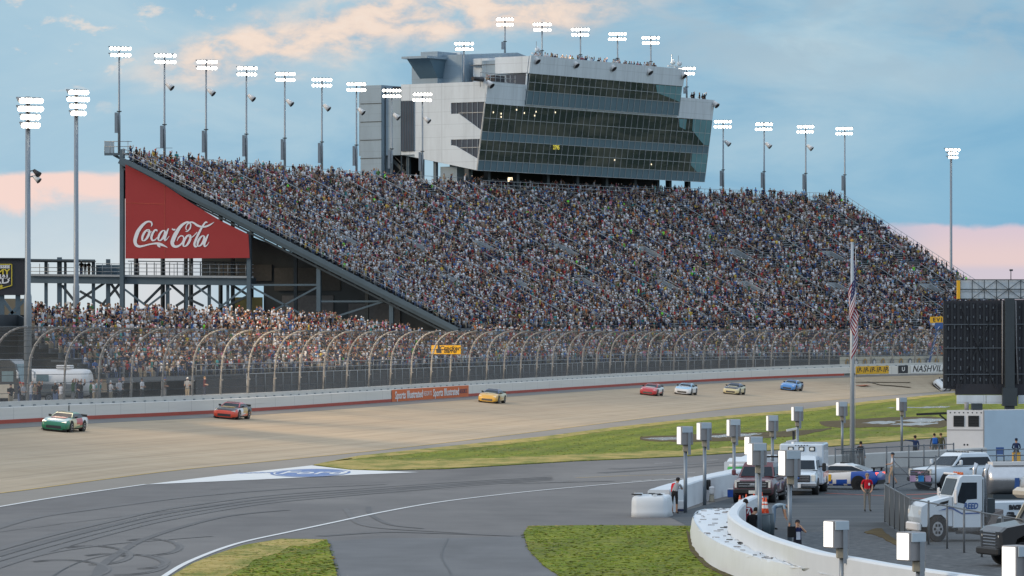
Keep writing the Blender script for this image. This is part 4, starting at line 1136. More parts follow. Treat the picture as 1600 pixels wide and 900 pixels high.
mat('suite_white', (.62, .69, .74), .55, var=.05, scale=.25)
mat('suite_blue', (.27, .36, .43), .6, var=.08, scale=.25)
mat('side_glass', (.035, .055, .085), .3, var=.4, scale=.6, spec=.35)
mat('lamp_lit', (1, .85, .6), .5, emit=1.6, ecol=(1, .82, .55))
mat('reflected_text', (1, .8, .1), .5, emit=.3, ecol=(1, .75, .05))
for nm_, k_ in (('suite_white', .80), ('suite_blue', .78)):
    m_ = MATS[nm_]; n_ = m_.node_tree; b_ = n_.nodes['Principled BSDF']; c_ = b_.inputs['Base Color'].links[0].from_socket
    t_ = nd(n_, 'ShaderNodeTexCoord'); s3 = n_.nodes.new('ShaderNodeSeparateXYZ'); n_.links.new(t_.outputs['Object'], s3.inputs[0])
    al = mth(n_, 'ADD', s3.outputs[0], mth(n_, 'MULTIPLY', s3.outputs[1], .6)); cb = n_.nodes.new('ShaderNodeCombineXYZ'); n_.links.new(al, cb.inputs[0]); n_.links.new(s3.outputs[2], cb.inputs[1])
    jn = mth(n_, 'MAXIMUM', mth(n_, 'LESS_THAN', mth(n_, 'FRACT', mth(n_, 'MULTIPLY', al, .36)), .03), mth(n_, 'LESS_THAN', mth(n_, 'FRACT', mth(n_, 'MULTIPLY', s3.outputs[2], .55)), .045))
    st_ = ramp(n_, noise(n_, mapping(n_, cb.outputs[0], (1.2, .10, 1)), 1.0, 6, .65), [(.45, 1.0), (.75, .80)])
    c_ = mixc(n_, 1.0, c_, st_, 'MULTIPLY'); c_ = mixc(n_, mth(n_, 'MULTIPLY', jn, .22), c_, (.15, .18, .20)); n_.links.new(c_, b_.inputs['Base Color'])
BA = V((-5.05, 652.4)); PHB = R(33.96)
E1, E2 = V((math.sin(PHB), math.cos(PHB))), V((-math.cos(PHB), math.sin(PHB)))
LEN = 62.2
def bpnt(a, b, h):
    q = BA + E1 * a + E2 * b
    return V((q.x, q.y, H + h))
def lean_(h): return -(h - 23.2) * .145
suite = thing('suite_building', 'white glass fronted suite tower leaning out over the top of the grandstand', 'building', bpnt(LEN / 2, 8, -5.4))
U = lambda o: under(suite, o)
bx = lambda mb, a0, a1, b0, b1, h0, h1: mb.loft([[bpnt(a, b, h) for a, b in ((a0, b0), (a1, b0), (a1, b1), (a0, b1))] for h in (h0, h1)])
# shell of the three main storeys
mb = MB(); mb.prism([(0.05, 23.2), (13.3, 25.7), (21, 25.7), (21, 32.8), (21, 35.0), (-1.2, 35.0), (-1.2, 32.8)], lambda b, h, t: bpnt(t, b, h), .25, LEN); U(mb.build('shell', 'suite_blue'))
# side wall with cut-outs: white panel in pieces round the two corner windows
def side(poly, nm, m, a=0.0, th=.25):
    mb = MB(); mb.prism(poly, lambda b, h, t: bpnt(t, b, h), a, a + th); return U(mb.build(nm, m))
W1 = [(4.5, 33), (4.5, 31.4), (3.1, 31.4), (-.75, 28.8)]
W2 = [(4.5, 27.7), (4.5, 26.9), (3.7, 26.8), (-.15, 24.75)]
side([(13.3, 35.9), (-1.85, 35.9), (-1.42, 33), (4.5, 33), (13.3, 33)], 'side_wall', 'suite_white')
side([(13.3, 33), (4.5, 33), (4.5, 31.4), (3.1, 31.4), (-.83, 28.9), (-.66, 27.7), (4.5, 27.7), (13.3, 27.7)], 'side_wall', 'suite_white')
side([(10.9, 27.7), (4.5, 27.7), (4.5, 26.9), (3.7, 26.8), (-.24, 24.8), (0, 23.2), (10.9, 25.3)], 'side_wall', 'suite_white')
side([(4.5, 33), (4.5, 31.4), (3.1, 31.4), (-.83, 28.9), (-1.40, 33)], 'side_window', 'side_glass', .12, .1)
side([(4.5, 27.7), (4.5, 26.9), (3.7, 26.8), (-.24, 24.8), (-.64, 27.7)], 'side_window', 'side_glass', .12, .1)
mb = MB()
for b in (3.6, 2.6, 1.7, .8, -.1): 
    lo = 31.4 if b > 3.1 else 31.4 - (3.1 - b) * .64
    mb.bar(bpnt(.05, b, lo), bpnt(.05, b, 33), .07)
    lo = 26.85 if b > 3.7 else 26.8 - (3.7 - b) * .51
    mb.bar(bpnt(.05, b, lo), bpnt(.05, b, 27.7), .07)
mb.bar(bpnt(.05, 3.2, 31.5), bpnt(.05, -1.1, 31.5), .07); mb.bar(bpnt(.05, 3.0, 26.5), bpnt(.05, -.4, 26.5), .07)
mb.bar(bpnt(-.02, -.0, 23.2), bpnt(-.02, -1.42, 33), .12); U(mb.build('side_mullion', 'mullion'))
# front bands
def band(a0, a1, h0, h1, nm, m, d=.04, off=0.0):
    mb = MB(); mb.loft([[bpnt(a0, lean_(h0) - d + off, h0), bpnt(a1, lean_(h0) - d + off, h0), bpnt(a1, lean_(h0) + .1 + off, h0), bpnt(a0, lean_(h0) + .1 + off, h0)],
                        [bpnt(a0, lean_(h1) - d + off, h1), bpnt(a1, lean_(h1) - d + off, h1), bpnt(a1, lean_(h1) + .1 + off, h1), bpnt(a0, lean_(h1) + .1 + off, h1)]])
    return U(mb.build(nm, m))
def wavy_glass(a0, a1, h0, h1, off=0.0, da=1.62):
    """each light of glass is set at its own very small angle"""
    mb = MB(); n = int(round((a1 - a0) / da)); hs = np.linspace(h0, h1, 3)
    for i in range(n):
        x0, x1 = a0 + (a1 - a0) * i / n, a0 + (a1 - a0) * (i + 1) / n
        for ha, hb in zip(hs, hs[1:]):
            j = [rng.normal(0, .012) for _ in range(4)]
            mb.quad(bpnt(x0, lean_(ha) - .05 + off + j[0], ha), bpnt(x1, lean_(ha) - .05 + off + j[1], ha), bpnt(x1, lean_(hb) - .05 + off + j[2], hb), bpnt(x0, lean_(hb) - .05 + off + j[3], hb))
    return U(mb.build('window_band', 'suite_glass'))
def grid(a0, a1, hs, off=0.0, da=1.62):
    mb = MB(); n = int(round((a1 - a0) / da))
    for i in range(n + 1):
        a = a0 + (a1 - a0) * i / n
        mb.bar(bpnt(a, lean_(hs[0]) - .10 + off, hs[0]), bpnt(a, lean_(hs[-1]) - .10 + off, hs[-1]), .055, .06)
    for h in hs: mb.bar(bpnt(a0, lean_(h) - .10 + off, h), bpnt(a1, lean_(h) - .10 + off, h), .05, .05)
    o = U(mb.build('mullion_grid', 'mullion')); return o
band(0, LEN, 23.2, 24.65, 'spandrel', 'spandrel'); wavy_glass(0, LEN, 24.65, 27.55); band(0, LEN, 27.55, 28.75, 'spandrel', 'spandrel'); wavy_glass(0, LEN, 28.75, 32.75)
grid(0, LEN, [23.2, 24.65, 26.1, 27.55, 28.75, 30.7, 32.75])
band(0, LEN, 32.75, 35.85, 'front_parapet', 'suite_white', .12)
mat('sky_painted_glass', (.13, .27, .31), .12, var=.25, scale=.5, spec=.7)  # sky showing in the far end panes, put into the colour as teal
for pl in ([(LEN - 5.6, 32.7), (LEN - .1, 32.7), (LEN - .1, 28.85), (LEN - 1.6, 28.9), (LEN - 5.4, 31.0)], [(LEN - 4.6, 27.5), (LEN - .1, 27.5), (LEN - .1, 24.7), (LEN - 2.6, 24.7), (LEN - 4.6, 25.7)], [(LEN - 9.6, 32.6), (LEN - 7.4, 32.6), (LEN - 7.4, 31.0), (LEN - 9.2, 31.4)]):
    mb = MB(); mb.loft([[bpnt(a, lean_(h) - .075 - d, h) for a, h in pl] for d in (0, .012)]); U(mb.build('sky_patch', 'sky_painted_glass'))
# upper storey, set forward in the middle
def solve_a(px, h, b):
    lo, hi = -5, LEN + 5
    for _ in range(50):
        m_ = (lo + hi) / 2
        if proj(bpnt(m_, b, h))[0] < px: lo = m_
        else: hi = m_
    return lo
A0, A1 = solve_a(823, 34, -1.9), solve_a(1061, 34, -1.9)
mb = MB(); mb.prism([(-1.5, 33.0), (6, 33.0), (6, 39.6), (-2.3, 39.6), (-2.15, 37.6)], lambda b, h, t: bpnt(t, b, h), A0 + .05, A1); U(mb.build('upper_shell', 'suite_blue'))
OF = -.28
band(A0, A1, 33.0, 35.0, 'spandrel', 'spandrel', .04, OF); wavy_glass(A0, A1, 35.0, 37.5, OF); grid(A0, A1, [33.0, 35.0, 36.25, 37.5], OF)
mb = MB(); mb.loft([[bpnt(a, lean_(h) - .075 + OF - d, h) for a, h in ((A1 - 7.5, 37.4), (A1 - .1, 37.4), (A1 - .1, 35.1), (A1 - 3, 35.6), (A1 - 6.8, 36.2))] for d in (0, .012)]); U(mb.build('sky_patch', 'sky_painted_glass'))
band(A0 - .3, A1 + .2, 37.5, 40.1, 'roof_parapet', 'suite_white', .16, OF)
for a in (A0 + .2, A1 - 2): 
    mb = MB(); bx(mb, a - .5, a + .5, -2, 5, 37.5, 40.1) if a > 30 else mb.prism([(-2.2, 37.6), (3.4, 37.6), (3.4, 40.0), (-2.5, 40.0)], lambda b, h, t: bpnt(t, b, h), A0 - .35, A0 - .1); U(mb.build('end_parapet', 'suite_white'))
mb = MB(); mb.prism([(-1.75, 35.0), (1.6, 36.2), (1.6, 37.5), (-2.15, 37.5)], lambda b, h, t: bpnt(t, b, h), A0 - .12, A0); U(mb.build('end_window', 'side_glass'))
mb = MB(); mb.bar(bpnt(A0 - .2, -1.7, 35.0), bpnt(A0 - .2, 1.8, 36.3), .25); mb.bar(bpnt(A0 - .2, -1.9, 35.2), bpnt(A0 - .2, -2.1, 37.5), .2); U(mb.build('end_trim', 'suite_white'))
# plant blocks on the roof
mb = MB(); a0, a1 = solve_a(722, 40, 9), solve_a(823, 40, 9)
mb.prism([(a0, 35.9), (a1, 35.9), (a1, 41.2), ((a0 + a1) / 2 + 6, 41.6), (a0, 40.6)], lambda a, h, t: bpnt(a, t, h), 9, 18); U(mb.build('plant_block', 'suite_blue'))
mb = MB(); a0, a1 = solve_a(779, 39, 3.5), solve_a(820, 39, 3.5); bx(mb, a0, a0 + 10, 3.2, 8, 35.9, 40.0); U(mb.build('plant_block', 'suite_white'))
mb = MB(); a0, a1 = solve_a(683.5, 40, 12.5), solve_a(713, 40, 12.5); bx(mb, a0, a1, 12.5, 15.5, 35.8, 41.1); U(mb.build('lift_tower', 'suite_blue'))
T0, T1 = a0, a1
mb = MB(); bx(mb, a1 + .02, a1 + 1.0, 11.9, 15.5, 35.8, 41.2); U(mb.build('lift_tower_pier', 'suite_white'))
mb = MB(); mb.loft([[bpnt(T0 - .05, 12.4, 37.2), bpnt(T1 - .4, 12.4, 37.2), bpnt(T1 - .4, 15.6, 37.2), bpnt(T0 - .05, 15.6, 37.2)], [bpnt(T0 - 2.9, 11.9, 39.9), bpnt(T1 - .4, 11.9, 39.9), bpnt(T1 - .4, 15.9, 39.9), bpnt(T0 - 2.9, 15.9, 39.9)]]); U(mb.build('canopy', 'spandrel'))
mb = MB(); bx(mb, T0 - 3.9, T1 - .3, 11.6, 16.2, 39.92, 40.25); U(mb.build('canopy_roof', 'suite_blue'))
mb = MB(); mb.bar(bpnt(T1 + 1, 11.5, 39.6), bpnt(T1 + 11, 8.6, 39.3), .28, .35); U(mb.build('cable_tray', 'steel_dark'))
# stair tower at the back left
mb = MB(); bx(mb, -.6, 5, 16.4, 20.1, -5.4, 35.9); U(mb.build('stair_tower', 'suite_blue'))
mb = MB()
for h in np.arange(20, 35.5, 2.65): mb.bar(bpnt(-.63, 16.3, h), bpnt(-.63, 20.15, h), .05, .10)
U(mb.build('panel_joint', 'steel_dark'))
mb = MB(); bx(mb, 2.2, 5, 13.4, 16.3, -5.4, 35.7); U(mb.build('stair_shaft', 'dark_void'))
mb = MB()
for k in range(5):
    h = 20.6 + 2.5 * k
    mb.bar(bpnt(1.4, 13.5 if k % 2 else 16.2, h), bpnt(1.4, 16.2 if k % 2 else 13.5, h + 2.3), .12, .5); mb.bar(bpnt(.9, 13.5 if k % 2 else 16.2, h + 1.1), bpnt(.9, 16.2 if k % 2 else 13.5, h + 3.4), .08, .08)
mb.bar(bpnt(.3, 13.45, 19), bpnt(.3, 13.45, 35.6), .2); mb.bar(bpnt(.3, 16.3, 19), bpnt(.3, 16.3, 35.6), .2); U(mb.build('stair_flight', 'steel_dark'))
side([(13.2, 33.5), (10.95, 33.5), (10.95, 26.2), (13.2, 26.2)], 'stair_window', 'side_glass', -.14, .1)
mb = MB()
for b in np.linspace(10.95, 13.2, 6): mb.bar(bpnt(-.16, b, 26.2), bpnt(-.16, b, 33.5), .05, .08)
U(mb.build('stair_mullion', 'spandrel'))
side([(13.3, 25.7), (10.9, 25.7), (10.9, 35.9), (13.3, 35.9)], 'side_wall', 'suite_white', .02, .2)
# undercroft: columns and concourse below the suites, its shade put in as near-black
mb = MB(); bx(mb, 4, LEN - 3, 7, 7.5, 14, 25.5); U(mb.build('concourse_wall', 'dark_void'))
mb = MB(); bx(mb, 1.5, 5.5, 4.5, 7.4, 14, 23.9); U(mb.build('concourse_block', 'suite_blue'))
for a in (0.6, 5.5, 13, 21, 29, 37, 45, 51.5, 55, 60.5):
    mb = MB(); bx(mb, a - .35, a + .35, 1.6, 2.3, 12, 24.0); U(mb.build('column', 'steel_dark'))
for b in (10.2, 12.6, 7.8):
    mb = MB(); bx(mb, 1.0, 1.5, b, b + .5, 12, 25.7); U(mb.build('column', 'steel_blue'))
mb = MB()
for dz in (.0, .55, 1.1): mb.tube([bpnt(a, .3, 20.7 + dz) for a in (2, LEN)], .04, 5)
for a in np.arange(2, LEN, 1.6): mb.tube([bpnt(a, .3, 19.8), bpnt(a, .3, 21.8)], .035, 4)
U(mb.build('concourse_railing', 'galvanised'))
# lamps glowing behind the glass and yellow reflected figures added as a glow
for px, py in ((772, 176), (784, 178), (808, 172), (836, 181), (868, 176), (838, 175), (784, 183), (820, 177), (960, 250), (1017, 257), (862, 163)):
    h = (HY - py) / (F / 668) ; a = solve_a(px, h, lean_(h) - .15)
    h = (HY - py) * bpnt(a, 0, 0).y / F
    mb = MB(); mb.box(bpnt(a, lean_(h) - .13, h), (.14, .05, .22), -PHB + math.pi / 2); U(mb.build('ceiling_lamp', 'lamp_lit'))
o = lettering('2795', .85, 'reflected_text', None, None, bold=.02); o.matrix_world = frame_mat(bpnt(solve_a(869, 27, -.7), lean_(27.1) - .16, 27.1), V((E1.x, E1.y, 0)), V((-E2.x, -E2.y, 0))); bpy.context.view_layer.update(); U(o); o.name = 'reflected_figures'
mb = MB(); mb.box(bpnt(solve_a(797, 23, 3), 3, 22.3), (.7, .3, .6), 0); U(mb.build('lamp', 'lamp_lit'))
# people on the roof edge and terraces
mb = MB(); bx(mb, A0, A1, -1.9, 8, 38.95, 39.05); U(mb.build('roof_deck', 'deck'))
for a in np.arange(A0 + 3, A1 - 3.5, .62):
    if random.random() < .8: spectator(bpnt(a + random.uniform(-.2, .2), -1.7 + random.uniform(0, .8), 39.05), R(-34) + random.gauss(0, .7), 'along the suite roof edge', 'spectators on the suite roof', fig=random.choice([3, 5, 6, 7]))
mb = MB(); bx(mb, A1 + .3, LEN - .3, -1.5, 6, 35.0, 35.1); bx(mb, .3, A0 - .5, -1.5, 3, 35.0, 35.1); U(mb.build('terrace_deck', 'deck'))
for px in (1081, 1084, 1093, 1098, 1101): spectator(bpnt(solve_a(px, 36, -.9), -.9, 35.1), R(-34) + random.gauss(0, .6), 'on the far suite terrace', 'spectators on the far suite terrace', fig=random.choice([3, 5, 7]), si=2)
for px in (761, 764, 774, 780): spectator(bpnt(solve_a(px, 36, .2), .2, 35.35), R(-34) + random.gauss(0, .6), 'on the near suite terrace', 'spectators on the near suite terrace', fig=random.choice([3, 5]), si=random.choice([2, 9, 15]))
# rig of cameras and rails on the near terrace, aerials on the roof
rig = thing('camera_platform', 'scaffold camera platform with rails on the near suite terrace', 'platform', bpnt(3, -.2, 35.1))
mb = MB()
for h in (36.0, 36.6, 37.2): mb.tube([bpnt(-.4, -.9, h), bpnt(8.5, -.9, h)], .05, 5)
for a in np.linspace(-.4, 8.5, 8): mb.tube([bpnt(a, -.9, 35.1), bpnt(a, -.9, 37.2)], .05, 5)
under(rig, mb.build('rail', 'galvanised'))
mb = MB(); mb.tube([bpnt(.0, -1, 36.2), bpnt(-2.5, -1, 36.2)], [.35, .3], 8); under(rig, mb.build('camera', 'sign_black')); mb = MB(); mb.box(bpnt(4.5, -.5, 36.5), (2.6, .8, .9), -PHB + math.pi / 2); under(rig, mb.build('camera_case', 'sign_black'))
for px, py, b in ((838, 80, 0), (1050, 107, 0), (1060, 107, 1)):
    h0 = 39.05; a = solve_a(px, 40, b); t = thing('antenna_mast', 'thin aerial mast with small dish on the suite roof', 'antenna', bpnt(a, b, h0), 0, 'aerials on the suite roof')
    mb = MB(); mb.tube([bpnt(a, b, h0), bpnt(a, b, 42.5)], .05, 5); under(t, mb.build('mast', 'galvanised'))
    mb = MB(); mb.ball(bpnt(a + .3, b, 41.3), .4, 8, 5); mb.box(bpnt(a, b, 40.7), (2.2, .3, .25), -PHB + math.pi / 2); under(t, mb.build('dish', 'suite_white'))
# ------------------------------------------------------------------ floodlight masts
mat('lamp_glow', (1, .96, .88), .4, emit=8, ecol=(1, .93, .80))
mat('pole_grey', (.23, .27, .31), .45, metal=.5, var=.1)
mat('horn_white', (.62, .62, .62), .5)
mat('lamp_shell', (.22, .23, .24), .45, metal=.4)
AIM = V((-2, 430, 0))
def rows_head(t, base, top, rows, width, rowh, yaw, nl):
    """rows of lamps on cross arms, looking along yaw and a little down"""
    fx = V((math.cos(yaw), math.sin(yaw), 0)); sx_ = V((-math.sin(yaw), math.cos(yaw), 0)); tilt = V((0, 0, -.42))
    for r in range(rows):
        z = top - r * rowh; w = width * (1 if r < max(1, rows // 2) or rows == 2 else .72)
        mb = MB(); mb.bar(base + V((0, 0, z)) - sx_ * w / 2, base + V((0, 0, z)) + sx_ * w / 2, .12, .12); under(t, mb.build('cross_arm', 'pole_grey'))
        n = nl if w == width else nl - 2
        for k in range(n):
            c = base + V((0, 0, z - .12)) + sx_ * (w * ((k + .5) / n - .5)) + fx * .28
            d = (fx + tilt + sx_ * random.uniform(-.3, .3)).normalized()
            mb = MB(); mb.tube([c - d * .22, c + d * .08, c + d * .30], [.08, .21, .235], 8); mb.disc(c + d * .305, d, .215, 8, 1); mb.ball(c + d * .25, .20, 8, 5, 1)
            under(t, mb.build('lamp', ['lamp_shell', 'lamp_glow']))
def horn(t, p, sgn=1, dark=False, s=1.0):
    d = V((.72 * sgn, -.30, -.62)).normalized()
    mb = MB(); mb.tube([p, p + V((.3 * sgn, 0, .1)), p + V((.45 * sgn, 0, 0))], .05, 5); q = p + V((.45 * sgn, 0, 0)); mb.tube([q - d * .25 * s, q + d * .2 * s, q + d * .75 * s], [.22 * s, .30 * s, .42 * s], 8, 1); mb.disc(q + d * .755 * s, d, .40 * s, 8, 2)
    under(t, mb.build('loudspeaker', ['pole_grey', 'sign_black' if dark else 'horn_white', 'sign_black']))
def mast(base, top_z, lab, group, rows=2, width=2.7, rowh=.80, r0=.17, r1=.10, box=True, spk=True, nl=6, brk=False, yaw=None, tied=None):
    t = thing('floodlight_mast', lab, 'floodlight', base, 0, group)
    hgt = top_z - base.z
    mb = MB(); mb.tube([base, base + V((0, 0, hgt * .35)), base + V((0, 0, hgt * .36)), base + V((0, 0, hgt))], [r0, r0 * .95, r0 * .75, r1], 8); under(t, mb.build('pole', 'pole_grey'))
    d = AIM - base; yw = math.atan2(d.y, d.x) if yaw is None else yaw
    rows_head(t, base, hgt - .1, rows, width, rowh, yw, nl)
    if box:
        mb = MB(); mb.box(base + V((-.35, -.05, hgt * .285)), (.38, .3, hgt * .19)); under(t, mb.build('ballast_box', 'pole_grey'))
        mb = MB(); mb.box(base + V((0, 0, hgt * .39)), (.55, .4, .12)); under(t, mb.build('collar', 'steel_dark'))
    if brk: mb = MB(); mb.bar(base + V((-1, 0, hgt * .19)), base + V((1, 0, hgt * .19)), .06); under(t, mb.build('bracket', 'pole_grey'))
    if spk: horn(t, base + V((0, 0, hgt * .73)))
    return t
LIGHTSRC = []
STP = [(194, 72, 189, 0), (262, 83, 257, 1), (326, 93, 322, 1), (388, 103, 385, 1), (449, 112, 445, 1), (506, 121, 503, 1), (562, 128, 557, 1), (614, 138, 612, 1), (665, 144, 660, 1), (1133, 187, 1130, 1), (1197, 191, 1194, 1), (1261, 195, 1259, 1), (1323, 198, 1320, 0)]
ORD = ['first', 'second', 'third', 'fourth', 'fifth', 'sixth', 'seventh', 'eighth', 'ninth']
for i, (hx, hy, bx_, spk) in enumerate(STP):
    if i == 0: base = endp(42.6, ZT + .5)
    else:
        u = u_of_px(bx_, OFF1 + .2, -30, 200); base = tp(u, OFF1 + .2, ZT - 1.0)
    top = H + (HY - hy) * base.y / F
    lab = f"{ORD[i]} floodlight mast from the banner end of the grandstand's top edge" if i < 9 else f"{ORD[i - 9]} floodlight mast past the suite tower on the grandstand's top edge"
    mast(base, top, lab, 'floodlight masts along the grandstand top', spk=bool(spk), brk=(i == 1))
    LIGHTSRC.append(V((base.x, base.y, top)))
for k, (px, py, b) in enumerate(((733, 65, 7.5), (795, 27, 10), (851, 35, 4), (911, 43, 4), (969, 50, 4), (1021, 56, 4), (1077, 104, 3))):
    h0 = 36.0 if k in (0, 6) else 39.0
    px_b = (725, 789, 847, 907, 965, 1017, 1073)[k]
    a = solve_a(px_b, 40, b); base = bpnt(a, b, h0 if k != 1 else 40.9); top = H + (HY - py) * base.y / F
    mast(base, top, f"{ORD[k]} floodlight mast from the lift tower on the suite building's roof", 'floodlight masts on the suite roof', spk=False, box=k > 0, r0=.15)
    LIGHTSRC.append(V((base.x, base.y, top)))
# loudspeakers clamped to the roof edge
for k, (px, h, b) in enumerate(((837, 39.6, -2.7), (898, 39.5, -2.7), (956, 39.5, -2.7), (1013, 39.4, -2.7), (1066, 39.3, -2.7), (765, 35.6, -2.1), (1117, 35.3, -2.1))):
    a = solve_a(px, h, b); p = bpnt(a, b, h)
    t = thing('loudspeaker', f"white horn loudspeaker, {ORD[k]} along the suite roof edge" if k < 5 else ('white horn loudspeaker under the near suite terrace' if k == 5 else 'white horn loudspeaker at the far suite terrace corner'), 'loudspeaker', p)
    d = V((.6, -.45, -.65)).normalized(); mb = MB(); mb.tube([p - d * .5, p, p + d * .6], [.25, .38, .5], 8); under(t, mb.build('horn', 'horn_white')); mb = MB(); mb.disc(p + d * .605, d, .46, 8); under(t, mb.build('mouth', 'sign_black')); mb = MB(); mb.bar(p, p + V((-.3, .4, .3)), .12); under(t, mb.build('bracket', 'steel_dark'))
# tall masts standing on the ground
def tall(px_b, px_h, py_h, Y, lab, rows, width, spk=None, r0=.30, z0=2.9, nl=8):
    p = at(px_b, 500, Y); base = V((p.x, p.y, z0)); top = H + (HY - py_h) * Y / F
    t = mast(base, top, lab, 'tall floodlight masts', yaw=R(-62), rows=rows, width=width, rowh=.62, r0=r0, r1=r0 * .6, box=False, spk=False, nl=nl)
    if spk: horn(t, at(px_b + 2, spk, Y), 1, True, .6); horn(t, at(px_b + 2, spk + 9, Y), 1, False, .6)
    LIGHTSRC.append(V((p.x, p.y, top))); return t
u = u_of_px(43.5, 6.5); tall(43.5, 53, 151, tp(u, 6.5).y, 'thick tall floodlight mast with dark speakers rising behind the fence by the motorhomes', 4, 1.85, 268)
u = u_of_px(119, 22); tall(119, 125, 139, tp(u, 22).y, 'tall floodlight mast behind the low stand left of the red banner', 4, 1.9)
tall(1486, 1488, 231, 735, 'lone floodlight mast beyond the far end of the grandstand', 3, 2.7, nl=6)
# real light from the heads (the photograph shows all of them lit)
def spot(nm, p, tgt, e, size, col=(1, .82, .60), r=.8):
    l = bpy.data.lights.new(nm, 'SPOT'); l.energy = e; l.spot_size = R(size); l.spot_blend = .9; l.color = col; l.shadow_soft_size = r
    o = link(nm, l, None, p); o.rotation_euler = (V(p) - V(tgt)).to_track_quat('Z', 'Y').to_euler(); return o
KSPOT = 1.0
for i, p in enumerate(LIGHTSRC[:20]):
    best = min(TRU, key=lambda u: (tp(u, -10) - V((p.x, p.y, 0))).length)
    if i in (13, 15, 17): continue
    spot('flood_beam', p + V((.4, -.6, -1.3)), tp(best - 10, -26, 1), 0.7e5 * KSPOT, 21, (1, .74, .46))
for p in LIGHTSRC[20:22]:
    best = min(TRU, key=lambda u: (tp(u, -6) - V((p.x, p.y, 0))).length)
    for du, dd, e in ((-32, -22, 2.0e4), (10, -18, 2.4e4), (55, -12, 4.5e4), (100, -12, 6e4)):
        q = tp(best + du, dd, 1); dv = (q - p).normalized()
        spot('flood_beam', p + dv * 2.2, q, e * KSPOT, 52, (1, .74, .46))
# ------------------------------------------------------------------ walkway and frames left of the stand, in line with its open end
def W_of(px, z=H):
    lo, hi = -10, 90
    for _ in range(50):
        m_ = (lo + hi) / 2
        if proj(endp(m_, z, 1.5))[0] > px: lo = m_
        else: hi = m_
    return lo
def wp(px, py, back=1.5):
    q = hit(px, py, endp(30, 15, back), V((math.sin(PH0), math.cos(PH0), 0))); return q
walk = thing('walkway', 'raised steel walkway on braced columns leading off the stand under the red banner', 'walkway', wp(220, 475))
UW_ = lambda o: under(walk, o)
mb = MB(); mb.bar(wp(44, 436), wp(396, 440), 2.4, .95); UW_(mb.build('deck_beam', 'steel_blue'))
mb = MB(); mb.bar(wp(44, 429.5, .2), wp(396, 433, .2), .2, .25); UW_(mb.build('deck_edge', 'galvanised'))
mb = MB()
for y in (412, 418, 424): mb.tube([wp(150 if y == 412 else 44, y, .3), wp(396, y + 1.5, .3)], .04, 5)
for px in range(48, 396, 14): mb.tube([wp(px, 412, .3), wp(px, 430, .3)], .04, 5)
UW_(mb.build('railing', 'galvanised'))
mb = MB()
for px in range(205, 392, 12): mb.tube([wp(px, 410, 3.2), wp(px, 432, 3.2)], .05, 4)
mb.tube([wp(200, 408, 3.2), wp(394, 410, 3.2)], .06, 4); UW_(mb.build('rear_railing', 'steel_blue'))
for px, y0, y1, w in ((93, 402, 482, .55), (146, 408, 480, .40), (169, 405, 480, .5), (262, 440, 482, .45), (292, 436, 482, .35), (327, 444, 482, .4), (356, 444, 482, .35), (72, 406, 480, .4), (102, 410, 475, .3)):
    a, b = wp(px, y0), wp(px, y1); b.z = 2.9; mb = MB(); mb.bar(a, b, w); UW_(mb.build('column', 'steel_blue'))
mb = MB(); mb.bar(wp(44, 407), wp(148, 408), .3, .4); UW_(mb.build('canopy_beam', 'steel_blue'))
mb = MB(); mb.prism([(44, 405.5), (150, 407.5), (150, 409), (44, 407.5)], lambda a, b, t: wp(a, b, t), -1.5, 3); UW_(mb.build('canopy', 'steel_dark'))
for p, q in (((97, 446), (120, 475)), ((165, 441), (110, 478)), ((172, 441), (190, 468)), ((189, 441), (160, 476)), ((125, 455), (165, 478)), ((258, 442), (226, 474)), ((266, 444), (292, 466)), ((292, 466), (318, 478)), ((326, 446), (275, 478)), ((360, 444), (386, 460)), ((388, 462), (352, 480))):
    mb = MB(); mb.bar(wp(*p), wp(*q), .28, .28); UW_(mb.build('brace', 'steel_dark'))
for px in (127, 133, 139): 
    q = wp(px, 431, 1.0); spectator((q.x, q.y, wp(px, 430).z), R(20) + random.gauss(0, .6), 'on the raised walkway', 'people on the raised walkway', fig=random.choice([3, 7]), si=2)
mb = MB(); mb.prism([(0, 0), (1, 0), (1, 1), (0, 1)], lambda a, b, t: wp(150 + 40 * a, 430 - 16 * b, t), 2.6, 2.8); UW_(mb.build('screen_panel', 'spandrel'))
# corner platform sticking out at the stand's top
plat = thing('corner_platform', 'small railed steel platform jutting from the top corner of the grandstand', 'platform', endp(42, ZT))
mb = MB(); zt = H + (519 - 240) * endp(42, 0).y / F
mb.loft([[hit(px, y, endp(44, 15, 1), E_) for px, y in ((163, 239), (207, 239), (207, 243), (163, 243))], [hit(px, y, endp(44, 15, 4), E_) for px, y in ((163, 239), (207, 239), (207, 243), (163, 243))]]); under(plat, mb.build('floor', 'steel_blue'))
mb = MB()
for y in (221, 229): mb.tube([hit(163.5, y, endp(44, 15, 1), E_), hit(206, y, endp(44, 15, 1), E_)], .045, 5)
for px in (163.5, 172, 178, 187, 200): mb.tube([hit(px, 220, endp(44, 15, 1), E_), hit(px, 240, endp(44, 15, 1), E_)], .045, 5)
under(plat, mb.build('railing', 'galvanised'))
mb = MB(); mb.poly([hit(px, y, endp(44, 15, 3.8), E_) for px, y in ((164, 221), (178, 221), (178, 239), (164, 239))]); under(plat, mb.build('wind_screen', 'suite_blue'))
mb = MB(); mb.bar(hit(178, 242, endp(44, 15, 1.5), E_), hit(196, 252, endp(44, 15, 1.5), E_), .3); under(plat, mb.build('bracket', 'steel_blue'))
